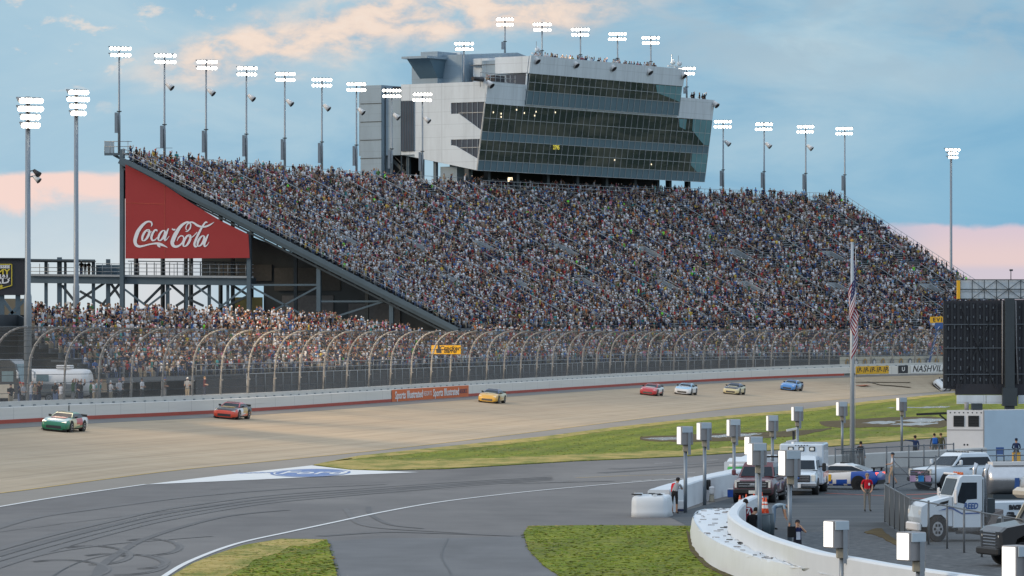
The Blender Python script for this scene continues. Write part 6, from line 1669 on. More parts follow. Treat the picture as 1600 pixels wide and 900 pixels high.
# tanker behind it
pos = G(1595, 798); tk = thing('tanker_trailer', 'shiny silver tank trailer with white top band behind the semi cab', 'trailer', pos, yaw_of(-.97, -.24)); t = tk
mb = MB(); mb.tube([(-4.5, 0, 1.45), (-4.3, 0, 1.45), (1.55, 0, 1.45), (1.75, 0, 1.45)], [.5, .72, .72, .5], 24); mb.build('tank', 'chrome', t)
mb = MB(); mb.box((-1.4, 0, 2.2), (5.8, .7, .16)); mb.build('top_band', 'coach_white', t)
mb = MB(); mb.box((-1.4, 0, .68), (6.0, 1.3, .22)); mb.build('frame', 'steel_dark', t)
mb = MB(); mb.box((.45, .70, 1.2), (.22, .12, .7)); mb.build('hose_box', 'logo_blue', t); mb = MB(); mb.box((.45, -.72, 1.2), (.22, .12, .7)); mb.build('hose_box', 'logo_blue', t)
for x in (-3.4, -2.3):
    for s in (-1, 1): wheel(t, x, s * .72, .48, .4, s)
# white trailer nose with lettering
pos = G(1560, 826); wt = thing('trailer_nose', 'white angled trailer nose with broken black lettering beside the semi', 'trailer', pos, yaw_of(-.9, -.4))
mb = MB(); sideprof(mb, [(1.0, .35), (1.25, .9), (.95, 1.15), (-1.6, 1.15), (-1.6, .35)], .85, .1); mb.build('shell', 'paint_pearl', wt)
lettering('RACE', .22, 'sign_black', wt, frame_mat((-.3, .87, .92), (-1, 0, 0), (0, 1, 0)), bold=.03); lettering('SER', .22, 'sign_black', wt, frame_mat((-.1, .87, .62), (-1, 0, 0), (0, 1, 0)), bold=.03)
for s in (-1, 1): wheel(wt, -.9, s * .75, .33, .22, s)
# dark truck at the near corner with silver dome on its roof
pos = G(1612, 884); dk = thing('dark_truck', 'dark bonneted truck with slatted grille cut off by the picture edge', 'truck', pos, yaw_of(-.95, -.30)); t = dk
mb = MB(); sideprof(mb, [(1.55, .55), (1.62, 1.25), (1.4, 1.42), (.2, 1.62), (.05, 1.62), (.05, .7), (.3, .7), (.45, 1.0), (.75, 1.12), (1.0, 1.0), (1.15, .6)], .98, .2, 0, .95); mb.build('hood', 'paint_black', t)
mb = MB()
for k in range(6): mb.box((1.60, 0, .68 + .11 * k), (.08, 1.1, .035))
mb.build('grille', 'chrome', t)
mb = MB(); sideprof(mb, [(.1, .5), (.1, 1.62), (-.25, 2.3), (-1.5, 2.35), (-1.6, .5)], .98, .12, 0, .97); mb.build('cab', 'paint_black', t)
mb = MB(); mb.quad((.13, -.82, 1.66), (.13, .82, 1.66), (-.2, .76, 2.24), (-.2, -.76, 2.24)); mb.build('windshield', 'car_glass', t)
for s in (-1, 1):
    mb = MB(); mb.bar((.17, s * .86, 1.62), (-.20, s * .80, 2.30), .10, .14); mb.build('pillar', 'cream_wall', t)
    mb = MB(); mb.poly([(-.1, s * .985, 1.6), (-.4, s * .985, 2.2), (-1.3, s * .985, 2.2), (-1.3, s * .985, 1.6)]); mb.build('side_window', 'car_glass', t)
    wheel(t, .72, s * .84, .45, .28, s); wheel(t, -2.2, s * .84, .45, .28, s)
    mb = MB(); mb.ball((1.5, s * .72, 1.1), .12, 8, 6); mb.build('headlight', 'headlight', t)
mb = MB(); mb.box((-2.4, 0, .95), (1.8, 1.8, .6)); mb.build('bed', 'paint_black', t)
mb = MB(); mb.cbox((1.68, 0, .55), (.16, 1.9, .26), .05); mb.build('bumper', 'car_black', t)
mat('shell_silver', (.42, .43, .44), .3, metal=.6)
b0 = G(1612, 884); hm = thing('silver_dome', 'silver and tan helmet shaped pod mounted on the dark truck roof', 'pod', (b0.x, b0.y, 2.38), yaw_of(-.95, -.30))
mb = MB(); mb.ball((-.45, 0, .42), .85, 14, 10, 0, (1.0, .95, .80)); mb.build('dome', 'shell_silver', hm)
mb = MB(); mb.cbox((.15, 0, .22), (.7, 1.3, .38), .12); mb.build('visor_band', 'coach_tan', hm)
mb = MB(); mb.tube([(-.4, 0, 0), (-.4, 0, .2)], .5, 12); mb.build('foot', 'car_black', hm)
# ------------------------------------------------------------------ people on the infield: one continuous skinned body each
EDG = [('pelvis', 'waist'), ('waist', 'chest'), ('chest', 'neck'), ('neck', 'chin'), ('chin', 'head'), ('head', 'top'), ('chest', 'shL'), ('shL', 'elL'), ('elL', 'wrL'), ('wrL', 'haL'), ('chest', 'shR'), ('shR', 'elR'), ('elR', 'wrR'), ('wrR', 'haR'),
       ('pelvis', 'hiL'), ('hiL', 'knL'), ('knL', 'anL'), ('anL', 'toL'), ('pelvis', 'hiR'), ('hiR', 'knR'), ('knR', 'anR'), ('anR', 'toR')]
RAD = dict(pelvis=.135, waist=.125, chest=.135, neck=.058, chin=.062, head=.092, top=.055, sh=.062, el=.043, wr=.032, ha=.036, hi=.088, kn=.058, an=.042, to=.036)
STAND = dict(pelvis=(0, 0, .96), waist=(0, 0, 1.12), chest=(0, .01, 1.33), neck=(0, 0, 1.49), chin=(0, -.015, 1.55), head=(0, -.015, 1.635), top=(0, 0, 1.715),
             shL=(.185, .01, 1.41), elL=(.245, .03, 1.13), wrL=(.255, -.05, .89), haL=(.25, -.08, .80), shR=(-.185, .01, 1.41), elR=(-.245, .03, 1.13), wrR=(-.255, -.05, .89), haR=(-.25, -.08, .80),
             hiL=(.095, 0, .92), knL=(.105, -.015, .50), anL=(.11, .02, .09), toL=(.125, -.15, .04), hiR=(-.095, 0, .92), knR=(-.105, -.015, .50), anR=(-.11, .02, .09), toR=(-.125, -.15, .04))
def human(lab, pos, ang, cols, pose=None, sleeves='short', legs='long', hair=None, cap=None, scale=1.0, group=None):
    """cols: shirt, trousers, shoe, skin, hair; faces -y in its own frame"""
    J = dict(STAND); J.update(pose or {})
    names = list(J); me = bpy.data.meshes.new('person')
    me.from_pydata([J[n] for n in names], [(names.index(a), names.index(b)) for a, b in EDG], [])
    o = bpy.data.objects.new('person', me); COL.objects.link(o)
    sk = o.modifiers.new('skin', 'SKIN'); sk.use_smooth_shade = True
    for i, n in enumerate(names):
        r = RAD.get(n) or RAD[n[:2]]; v = me.skin_vertices[0].data[i]; v.radius = (r, r); v.use_root = (n == 'pelvis')
        if n in ('pelvis', 'waist', 'chest'): v.radius = (r * 1.12, r * .86)
    o.modifiers.new('sub', 'SUBSURF').levels = 2
    dg = bpy.context.evaluated_depsgraph_get(); dg.update(); bm_ = bpy.data.meshes.new_from_object(o.evaluated_get(dg)); bpy.data.objects.remove(o)
    bm = bmesh.new(); bm.from_mesh(bm_)
    # five fingers on each hand
    for s in 'LR':
        w, h = V(J['wr' + s]), V(J['ha' + s]); d = (h - w).normalized(); M = basis(d)
        for k in range(5):
            a = h + M @ V((-.01, (k - 1.5) * .017 if k < 4 else .03, 0)); L = (.075, .085, .08, .06, .055)[k]
            if k == 4: a = a - d * .04
            e = a + d * L * .6 + M @ V((0, .02 if k == 4 else 0, -.008)); f = e + d * L * .35 + M @ V((0, 0, -.025))
            vs = []
            for p, r in ((a, .010), (e, .0095), (f, .006)): vs.append([bm.verts.new(p + M @ V((0, math.cos(q) * r, math.sin(q) * r))) for q in (0, 1.57, 3.14, 4.71)])
            for i in range(2):
                for q in range(4): bm.faces.new((vs[i][q], vs[i][(q + 1) % 4], vs[i + 1][(q + 1) % 4], vs[i + 1][q]))
    hd, ch = V(J['head']), V(J['chin']); upv = (hd - ch).normalized()
    bm.to_mesh(bm_); bm.free()
    shirt, trou, shoe, skin, hairc = cols
    segs = [(V(J[a]), V(J[b]), a, b) for a, b in EDG]; tint = []
    for p in bm_.polygons:
        c = p.center; best = None
        for a, b, na, nb in segs:
            t_ = max(0, min(1, (c - a).dot(b - a) / (b - a).length_squared)); dd = (c - a.lerp(b, t_)).length - (RAD.get(na) or RAD[na[:2]]) * .6
            if best is None or dd < best[0]: best = (dd, na, nb, t_)
        _, na, nb, t_ = best
        k = shirt
        if nb in ('chin', 'head', 'top') or (nb == 'neck' and t_ > .8): k = skin
        elif nb[:2] in ('ha',): k = skin
        elif nb[:2] == 'wr': k = shirt if sleeves == 'long' else skin
        elif nb[:2] == 'el': k = shirt if sleeves == 'long' or t_ < .6 else skin
        elif nb[:2] == 'hi' or (na == 'pelvis' and t_ < .45): k = trou
        elif nb[:2] == 'kn': k = trou
        elif nb[:2] == 'an': k = trou if legs == 'long' else skin
        elif nb[:2] == 'to': k = shoe
        tint += [*k, 1.0]
    if 'tint' in bm_.attributes: bm_.attributes.remove(bm_.attributes['tint'])
    at_ = bm_.attributes.new('tint', 'FLOAT_COLOR', 'FACE'); at_.data.foreach_set('color', tint)
    bm_.materials.clear(); bm_.materials.append(MATS['clothes']); bm_.name = 'person'
    t = link('person', bm_, None, pos, (0, 0, ang)); t.scale = (scale,) * 3; tag(t, lab, 'person', group)
    def kid(nm, mb, colr):
        me2 = mb.mesh(nm, 'clothes'); a = me2.attributes.new('tint', 'FLOAT_COLOR', 'FACE'); a.data.foreach_set('color', [x for _ in me2.polygons for x in (*colr, 1.0)]); return link(nm, me2, t)
    fwd = V((0, -1, 0)) if abs(upv.y) < .5 else V((0, -1, -.5)).normalized()
    mb = MB(); mb.ball(hd + upv * .03 - fwd * .012, .104, 10, 8, 0, (.86, 1.0, .95)); 
    # hair stays off the face: keep the part behind the brow
    keep = [f for f in mb.f if sum(((V(mb.v[i]) - hd).dot(fwd) * .9 - (V(mb.v[i]) - hd).dot(upv) * .9) for i in f) / len(f) < .012]
    mb.f = keep; mb.m = mb.m[:len(keep)]; mb.sm = mb.sm[:len(keep)]
    kid('hair', mb, hairc)
    mb = MB(); mb.loft([[hd + fwd * .085 + V((x, 0, 0)) - upv * .045 for x in (-.016, .016)] + [hd + fwd * .088 + upv * .01], [hd + fwd * .115 + V((x, 0, 0)) - upv * .035 for x in (-.008, .008)] + [hd + fwd * .098 - upv * .005]]); kid('nose', mb, skin)
    for x in (-.034, .034): mb = MB(); mb.ball(hd + fwd * .086 + V((x, 0, 0)) + upv * .012, .012, 6, 4); kid('eye', mb, (.03, .025, .02))
    mb = MB(); mb.box(hd + fwd * .088 - upv * .07, (.045, .012, .010)); kid('mouth', mb, (.30, .10, .09))
    for x in (-.088, .088): mb = MB(); mb.ball(hd + V((x, 0, 0)) - upv * .01, .026, 6, 5, 0, (.5, .8, 1.2)); kid('ear', mb, skin)
    if cap:
        mb = MB(); mb.ball(hd + upv * .055, .108, 12, 8, 0, (.90, 1.02, .75)); mb.f = [f for f in mb.f if sum((V(mb.v[i]) - hd).dot(upv) for i in f) / len(f) > .045]; mb.m = mb.m[:len(mb.f)]; mb.sm = mb.sm[:len(mb.f)]
        b = hd + upv * .065; mb.add([b + fwd * .08 + V((-.075, 0, 0)), b + fwd * .08 + V((.075, 0, 0)), b + fwd * .19 + V((.055, 0, 0)) - upv * .02, b + fwd * .19 + V((-.055, 0, 0)) - upv * .02], [(0, 1, 2, 3)]); kid('cap', mb, cap)
    return t, kid
SKN, SKN2 = (.52, .31, .21), (.40, .23, .15)
CAM_YAW = 0.0     # facing the camera = facing -y
g0 = lambda px, py: G(px, py, .012)
t, kid = human('man in red polo shirt and grey trousers standing alone on the open lot', g0(1355, 799.5), R(8), ((.50, .012, .025), (.20, .19, .17), (.02, .02, .02), SKN, (.25, .22, .20)), dict(elL=(.25, .05, 1.14), wrL=(.19, -.10, .96), haL=(.13, -.15, .92), elR=(-.26, .05, 1.14), wrR=(-.20, -.10, .96), haR=(-.14, -.15, .92), anL=(.13, .02, .09), toL=(.15, -.14, .04)), scale=1.02)
mb = MB(); mb.box((.06, -.135, 1.25), (.07, .01, .11)); kid('badge', mb, (.8, .8, .8)); mb = MB(); mb.box((0, -.13, .99), (.07, .02, .05)); kid('belt_buckle', mb, (.02, .02, .02))
t, kid = human('man in grey and red shirt and black shorts leaning on the white pit wall', g0(1054, 803), R(-205), ((.30, .30, .31), (.015, .015, .017), (.02, .02, .02), SKN2, (.03, .025, .02)),
      dict(waist=(0, -.06, 1.10), chest=(0, -.20, 1.26), neck=(0, -.32, 1.40), chin=(0, -.37, 1.45), head=(0, -.39, 1.53), top=(0, -.40, 1.61), shL=(.18, -.24, 1.33), elL=(.20, -.42, 1.12), wrL=(.10, -.58, 1.14), haL=(.06, -.66, 1.16), shR=(-.18, -.24, 1.33), elR=(-.20, -.42, 1.12), wrR=(-.10, -.58, 1.14), haR=(-.06, -.66, 1.16), knL=(.11, .03, .50)), legs='bare', cap=(.02, .022, .03))
mb = MB(); mb.loft([[(.06, .02, 1.0), (.19, -.02, 1.0), (.2, -.12, 1.0), (.07, -.0, 1.0)], [(.06, -.06, 1.25), (.22, -.1, 1.25), (.22, -.24, 1.25), (.08, -.1, 1.28)], [(.05, -.2, 1.42), (.22, -.2, 1.38), (.22, -.3, 1.36), (.08, -.26, 1.42)]]); kid('red_sleeve', mb, (.50, .02, .03))
t, kid = human('walking man in white and blue checked shirt and tan shorts beyond the wire fence', g0(1395, 757.5), R(-80), ((.55, .60, .68), (.36, .28, .20), (.03, .03, .03), SKN, (.05, .04, .03)), dict(knL=(.10, -.20, .52), anL=(.10, -.22, .10), toL=(.11, -.39, .06), knR=(-.10, .03, .50), anR=(-.10, .26, .13), toR=(-.11, .14, .05), elL=(.23, -.1, 1.15), wrL=(.12, -.28, 1.12), haL=(.08, -.36, 1.12)), legs='bare', cap=(.04, .05, .07))
def back_pt(px, py_top, h=1.75):
    Y = F * (H - h) / (py_top - HY); return V(((px - CX) / F * Y, Y, .012))
human('man in navy shirt and dark hat pointing to the track from the pit wall', back_pt(1430, 680, 1.78), R(200), ((.03, .05, .12), (.03, .032, .035), (.02, .02, .02), SKN2, (.03, .025, .02)), dict(elL=(.42, -.05, 1.44), wrL=(.66, -.10, 1.47), haL=(.75, -.12, 1.48)), sleeves='long', cap=(.02, .02, .025))
t, kid = human('man with bright blue backpack watching from the pit wall', back_pt(1460, 676.5, 1.78), R(185), ((.05, .06, .09), (.12, .12, .11), (.02, .02, .02), SKN, (.03, .025, .02)), sleeves='long')
mb = MB(); mb.cbox((0, .19, 1.26), (.32, .18, .42), .05); kid('backpack', mb, (.03, .14, .50))
human('man in olive top beside the one with the blue backpack', back_pt(1470, 676, 1.78), R(170), ((.09, .09, .05), (.05, .055, .045), (.02, .02, .02), SKN, (.10, .07, .04)), sleeves='long')
t, kid = human('photographer in black aiming a long lens from behind the ambulance', back_pt(1284, 694, 1.74), R(-85), ((.02, .02, .022), (.03, .03, .03), (.02, .02, .02), SKN, (.05, .03, .02)), dict(elL=(.22, -.22, 1.38), wrL=(.07, -.38, 1.56), haL=(.05, -.45, 1.6), elR=(-.22, -.15, 1.30), wrR=(-.06, -.22, 1.52), haR=(-.04, -.28, 1.56)), sleeves='long')
mb = MB(); mb.tube([(0, -.18, 1.62), (0, -.36, 1.62), (0, -.62, 1.63)], [.06, .05, .075], 8); kid('camera', mb, (.02, .02, .022))
human('person in black top behind the picket barrier by the flagpole', back_pt(1345, 690.5, 1.72), R(150), ((.018, .018, .02), (.16, .15, .14), (.02, .02, .02), SKN2, (.02, .018, .015)), sleeves='long')
SIT = dict(pelvis=(0, 0, .50), waist=(0, .02, .68), chest=(0, 0, .90), neck=(0, -.02, 1.06), chin=(0, -.04, 1.12), head=(0, -.05, 1.205), top=(0, -.04, 1.285), shL=(.185, 0, .98), elL=(.25, -.05, .72), wrL=(.16, -.28, .66), haL=(.12, -.36, .66), shR=(-.185, 0, .98), elR=(-.25, -.05, .72), wrR=(-.16, -.28, .66), haR=(-.12, -.36, .66), hiL=(.10, -.02, .50), knL=(.14, -.42, .50), anL=(.13, -.40, .10), toL=(.14, -.56, .05), hiR=(-.10, -.02, .50), knR=(-.14, -.42, .50), anR=(-.13, -.40, .10), toR=(-.14, -.56, .05))
SEATP = V((*G(1588, 724)[:2], .012)); 
SEATP = at(1588, 727, 284); SEATP.z = .35
human('man in navy hoodie and cap seated with his back turned on a yellow crate', (SEATP.x, SEATP.y, .36), R(175), ((.02, .035, .09), (.05, .06, .08), (.02, .02, .02), SKN2, (.02, .02, .02)), SIT, sleeves='long', cap=(.025, .04, .09))
cr = thing('crate', 'yellow crate under the seated man in front of the pale container', 'crate', (SEATP.x, SEATP.y, .012))
mb = MB(); mb.cbox((0, 0, .38), (.5, .45, .76), .03); mb.build('box', 'sign_yellow', cr); mb = MB(); mb.box((0, 0, .775), (.54, .49, .03)); mb.build('rim', 'gold', cr)
for px, m_, lb in ((1563, 'logo_blue', 'dark blue folding chair beside the seated man'), ):
    p = at(px, 727, 285); c = thing('folding_chair', lb, 'chair', (p.x, p.y, .012))
    mb = MB(); mb.box((0, 0, .52), (.5, .45, .05)); mb.box((0, .24, .85), (.5, .05, .45)); mb.build('seat', m_, c)
    for x in (-.23, .23):
        for y in (-.2, .22): mb = MB(); mb.tube([(x, y, 0), (x, y, .95 if y > 0 else .5)], .02, 6); mb.build('leg', 'steel_dark', c)
# people by the curved wall
t, kid = human('person crouching in maroon 147 jersey behind the curved white wall', G(1164, 846), R(168), ((.22, .015, .03), (.02, .02, .025), (.02, .02, .02), SKN2, (.015, .013, .012)), {**SIT, 'pelvis': (0, 0, .62), 'hiL': (.1, -.02, .6), 'hiR': (-.1, -.02, .6), 'waist': (0, 0, .82), 'chest': (0, -.04, 1.03), 'neck': (0, -.08, 1.18), 'chin': (0, -.12, 1.23), 'head': (0, -.14, 1.31), 'top': (0, -.13, 1.39), 'shL': (.19, -.04, 1.12), 'shR': (-.19, -.04, 1.12), 'elL': (.25, -.1, .86), 'elR': (-.25, -.1, .86)}, scale=1.18)
me = text_mesh('147', .26, bold=.008).copy(); me.transform(Matrix.Translation((0, 0, 1.03)) @ Matrix.Rotation(math.pi, 4, 'Z') @ Matrix.Translation((0, -.135, 0))); me.materials.append(MATS['sign_white']); link('jersey_number', me, t)
human('person in black hunched next to the maroon jersey', G(1177, 850), R(150), ((.014, .014, .016), (.02, .02, .025), (.02, .02, .02), SKN2, (.02, .018, .015)), {**SIT, 'head': (0, -.2, 1.16), 'top': (0, -.22, 1.24), 'chin': (0, -.16, 1.1)}, sleeves='long', scale=1.12)
t, kid = human('man in navy and white jersey and black cap shading his eyes behind the wall', G(1246, 884), R(10), ((.02, .03, .10), (.03, .03, .04), (.02, .02, .02), SKN, (.03, .02, .02)), dict(elL=(.30, -.16, 1.28), wrL=(.12, -.24, 1.46), haL=(.05, -.22, 1.55), elR=(-.32, -.06, 1.30), wrR=(-.34, -.10, 1.52), haR=(-.34, -.12, 1.61)), cap=(.02, .02, .025), scale=.93)
mb = MB(); mb.box((.0, -.13, 1.15), (.16, .02, .3)); kid('jersey_panel', mb, (.55, .58, .65)); mb = MB(); mb.box((-.26, -.12, 1.30), (.30, .12, .42)); kid('camera_bag', mb, (.015, .015, .017))
human('person in pale blue top bending over beside the dark barrels', G(1209, 828), R(95), ((.32, .42, .50), (.16, .24, .34), (.02, .02, .02), SKN, (.12, .08, .05)), dict(waist=(0, -.15, 1.05), chest=(0, -.36, 1.05), neck=(0, -.52, 1.0), chin=(0, -.58, .97), head=(0, -.65, .93), top=(0, -.72, .90), shL=(.18, -.40, 1.04), elL=(.2, -.45, .78), wrL=(.15, -.5, .55), haL=(.12, -.55, .47), shR=(-.18, -.40, 1.04), elR=(-.2, -.45, .78), wrR=(-.15, -.5, .55), haR=(-.12, -.55, .47)))

# ------------------------------------------------------------------ mirror-fed floodlight boxes on short poles
mat('box_grey', (.27, .265, .27), .55, var=.08); mat('mirror_back', (.42, .50, .56), .3, var=.06); mat('box_lens', (1, .98, .92), .3, emit=1.0, ecol=(1, .97, .90)); mat('box_lens_dim', (.80, .80, .79), .35, emit=.45, ecol=(1, .97, .92)); mat('tan_block', (.36, .33, .26), .7)
def boxlight(px_pole, head_bb, scale_px, lab, facew=.30, group='floodlight boxes on poles along the pit lane', z_foot=0.0, lens='box_lens'):
    """head_bb: x0, y0, x1, y1 in photo pixels; scale_px: pixels per metre there"""
    Y = F / scale_px; x0, y0, x1, y1 = head_bb
    base = at(px_pole, 500, Y); base.z = 0
    t = thing('track_light', lab, 'floodlight', base, 0, group)
    w, h = (x1 - x0) / scale_px, (y1 - y0) / scale_px
    zt, zb = H + (HY - y0) / scale_px, H + (HY - y1) / scale_px
    cx = ((x0 + x1) / 2 - px_pole) / scale_px
    lw = w * facew * .8                                   # seen width of the lit side
    # box turned so that its lit side looks to the track on the left; angle from the two seen widths
    d = w * .80; th = math.atan2(lw, w - lw)
    bw = (w - lw) / math.cos(th); bd = lw / math.sin(th)
    M = Matrix.Rotation(th, 3, 'Z'); c = V((cx, 0, (zt + zb) / 2))
    mb = MB(); mb.cbox(c, (bw, bd, h), .02, M); mb.build('housing', 'box_grey', t)
    fx = M @ V((-1, 0, 0)); fy = M @ V((0, -1, 0))
    lc = c + fx * (bw / 2 + .012); mb = MB(); mb.box(lc, (.02, bd * .84, h * .91), M); mb.build('lens', lens, t)
    mb = MB(); mc = c + fy * (bd / 2 + .03) + V((0, 0, h * .5 - h * .18)); mb.cbox(mc, (bw * .86, .04, h * .32), .01, M); mb.build('reflector', 'mirror_back', t)
    mb = MB(); pz = zb - .25; r = .085
    mb.tube([(0, .05, 0), (0, .05, pz)], r, 10); mb.build('pole', 'pole_grey', t)
    mb = MB(); sp = c + fy * (bd / 2 + .06); mb.bar((sp.x + .08, sp.y, zb - .45), (sp.x + .08, sp.y, zb + h * .66), .13, .09); mb.build('riser', 'pole_grey', t)
    mb = MB(); mb.cbox((sp.x * .5, .02, zb - .16), (.34, .3, .30), .02); mb.build('junction_block', 'tan_block', t)
    mb = MB(); mb.box((sp.x * .6 - .05, -.02, zb - .02), (.16, .2, .07)); mb.build('hinge', 'sign_black', t)
    return t
BL = [(1071, (1058, 666, 1083, 695), 34.0, .30), (1101, (1089, 660, 1112, 688), 32.6, .27), (1147, (1136, 655, 1157, 682), 30.0, .20), (1183, (1164, 682, 1192, 711), 37.5, .28), (1187, (1168, 692, 1198, 727), 40.0, .28), (1207, (1198, 649, 1216, 674), 27.5, .14), (1246, (1237, 635, 1255, 658), 25.5, .20),
      (1316, (1307, 627.5, 1324, 650), 23.5, .22), (1409, (1401, 621, 1417, 642), 22.5, .28), (1234, (1217, 703, 1251, 744), 41.0, .33), (1316, (1287, 813, 1327, 856), 52.0, .44), (1436, (1401, 831, 1447, 876), 56.0, .50), (1600, (1565, 852, 1612, 903), 60.0, .55)]
BLAB = ['nearest the end of the pit wall', 'second along the pit wall', 'third along the pit wall, by the blue cooler', 'half hidden behind its twin above the maroon pickup', 'in front of the maroon pickup', 'on a thin pole behind the green drum', 'beside the white surveillance cameras', 'small, beside the flagpole', 'small and farthest, by the pointing man', 'in front of the ambulance', 'low, at the gravel behind the curved wall', 'low, in front of the wire fence corner', 'low, cut off beside the dark truck']
for (pp, bb, sc_, fw), lb in zip(BL, BLAB): boxlight(pp, bb, sc_, 'grey box floodlight with white lit side ' + lb, fw, lens='box_lens' if sc_ > 35 else 'box_lens_dim')

# ------------------------------------------------------------------ white walls round the pit entry
mat('pit_white', (.62, .67, .71), .6, var=.09, scale=.9, bump=.12); mat('tarp_white', (.65, .70, .74), .5, var=.07, scale=1.6, bump=.5)
def Gtop(px, py, h): Y = F * (H - h) / (py - HY); return V(((px - CX) / F * Y, Y, 0))
def path_wall(pts, th, h, nm, m, side=1, z0=0.0, lump=0.0, bev=.06):
    """wall along ground points; thickness to one side"""
    mb = MB(); n = len(pts); loops = []; L = 0
    for i, p in enumerate(pts):
        d = (pts[min(i + 1, n - 1)] - pts[max(i - 1, 0)]).normalized(); q = V((-d.y, d.x, 0)) * side
        tt = th[i] if isinstance(th, list) else th; hh = h + (rng.normal(0, lump) if lump else 0)
        loops.append([p + V((0, 0, z0)), p + V((0, 0, hh - bev)), p + q * bev + V((0, 0, hh)), p + q * (tt - bev) + V((0, 0, hh)), p + q * tt + V((0, 0, hh - bev)), p + q * tt + V((0, 0, z0))])
    mb.loft(loops); return mb.build(nm, m)
def along(px, h, k): return [V((p[0], p[1], 0)) for p in smooth_pts([tuple(Gtop(a, b, h))[:2] for a, b in px], k)]
cw = thing('curved_wall', 'curved white concrete wall round the end of the working lot', 'wall', Gtop(1140, 803, 1.55))
path = along([(1172, 774), (1158, 779.5), (1144, 789), (1137, 799), (1140, 808), (1157, 820), (1184, 834), (1218, 846), (1273, 862), (1330, 872), (1397, 883.5), (1516, 900), (1640, 915)], 1.55, 6)
o = path_wall(path, .42, 1.55, 'wall_body', 'pit_white', side=1); under(cw, o)
tb_ = thing('tyre_barrier', 'low tarped tyre barrier with ragged white top in front of the curved wall', 'barrier', Gtop(1084, 810, .95))
outer = along([(1134, 794.5), (1110, 794), (1093, 796), (1085.5, 801), (1083.6, 810), (1097, 830), (1127, 849), (1178, 868), (1229, 881), (1296, 895), (1400, 914), (1500, 932), (1640, 955)], .95, 6)
# top surface between outer edge and the wall, skirt on the outside
mb = MB(); inner = [min(path, key=lambda q: (q - p).length) for p in outer]
n = len(outer); NB = 7; vs = []
for p, q in zip(outer, inner):
    for k in range(NB): t_ = k / (NB - 1); c = p.lerp(q, t_); vs.append(c + V((rng.normal(0, .02), rng.normal(0, .02), .93 + rng.normal(0, .03) - (.05 if k in (0,) else 0))))
mb.add(vs, [(i * NB + k, i * NB + k + 1, (i + 1) * NB + k + 1, (i + 1) * NB + k) for i in range(n - 1) for k in range(NB - 1)], 0, True)
under(tb_, mb.build('tarp_top', 'tarp_white'))
mb = MB(); rows_ = []
for p, q in zip(outer, inner):
    o_ = (p - q); o_.z = 0; o_ = o_.normalized() if o_.length > .01 else V((-1, 0, 0))
    rows_.append([p + o_ * (.10 + rng.normal(0, .025)) + V((0, 0, 0)), p + o_ * (.09 + rng.normal(0, .03)) + V((0, 0, .35)), p + o_ * (.05 + rng.normal(0, .02)) + V((0, 0, .7)), p + V((0, 0, .93))])
mb.add([v for r in rows_ for v in r], [(i * 4 + k, i * 4 + k + 1, (i + 1) * 4 + k + 1, (i + 1) * 4 + k) for i in range(n - 1) for k in range(3)], 0, True)
under(tb_, mb.build('tarp_skirt', 'tarp_white'))
mb = MB()
for i in range(6, int(n * .62)):
    for _ in range(1 + int(rng.random() < .4)):
        t_ = rng.uniform(.08, .97); c = outer[i].lerp(inner[i], t_) + (outer[i + 1] - outer[i]) * rng.uniform(0, 1)
        mb.box((c.x, c.y, .965), (rng.uniform(.06, .26), rng.uniform(.03, .07), .03), rng.uniform(-.5, .5), 0 if rng.random() < .22 else 1)
for i in range(6, int(n * .62), 2):
    if rng.random() < .35: c = outer[i].lerp(inner[i], .965); mb.box((c.x, c.y, .965), (rng.uniform(.15, .35), .07, .04), rng.uniform(-.3, .3), 0)
under(tb_, mb.build('tyre_gap', ['car_black', 'box_grey']))['kind'] = 'stuff'
pw = thing('pit_wall', 'thick white pit wall with ragged top where a man leans', 'wall', G(1044, 805))
pth = [V((p[0], p[1], 0)) for p in smooth_pts([tuple(G(*q))[:2] for q in ((1046, 803), (1075, 793), (1104, 783), (1137, 775), (1172, 766))], 6)]
under(pw, path_wall(pth, 1.0, 1.12, 'wall_body', 'pit_white', side=1, lump=.01))
a, b = G(985.5, 808.5), G(1041, 808.8); mb = MB(); dd = (pth[3] - pth[0]).normalized(); ex_ = (b - a).normalized()
def rblk(k, z):
    A, B = a + ex_ * k, b - ex_ * k; r = .30
    pts = [A + dd * 3.2, A + dd * r + V((0, 0, 0)), A + dd * r * .35 + ex_ * r * .2, A + ex_ * r + dd * k, B - ex_ * r * .5 + dd * k, B - ex_ * r * .1 + dd * r * .25, B + dd * r * .6, B + dd * 2.4]
    return [q + V((rng.normal(0, .012), rng.normal(0, .012), z + rng.normal(0, .012) * (z > 0))) for q in pts]
mb.loft([rblk(-.03, 0), rblk(0, .25), rblk(-.015, .5), rblk(.0, .72), rblk(.03, .86), rblk(.12, .94)], 0, True, True); under(pw, mb.build('end_block', 'tarp_white'))
mb = MB()
for k in range(16): c = a.lerp(b, rng.uniform(.05, .95)) + dd * rng.uniform(.1, 2.2); mb.box((c.x, c.y, 1.0), (rng.uniform(.15, .5), rng.uniform(.06, .2), .05), rng.uniform(-.4, .4), int(rng.random() < .6))
under(pw, mb.build('torn_tarp', ['car_black', 'tarp_white']))['kind'] = 'stuff'
pth2 = [V((p[0], p[1], 0)) for p in smooth_pts([tuple(G(*q))[:2] for q in ((1170, 748), (1190, 742), (1215, 737))], 5)]
w2 = thing('tyre_wall', 'ragged white tyre wall showing behind the green drum', 'barrier', pth2[0]); under(w2, path_wall(pth2, 1.4, 1.0, 'tarp', 'tarp_white', side=1, lump=.07))
pb = thing('rear_pit_wall', 'long grey pit wall behind the wire fences near the flagpole', 'wall', G(1380, 729))
under(pb, path_wall([G(*q) for q in ((1285, 737), (1320, 735), (1400, 730), (1482, 726), (1600, 719))], .3, .95, 'wall_body', 'concrete_wall', side=1))
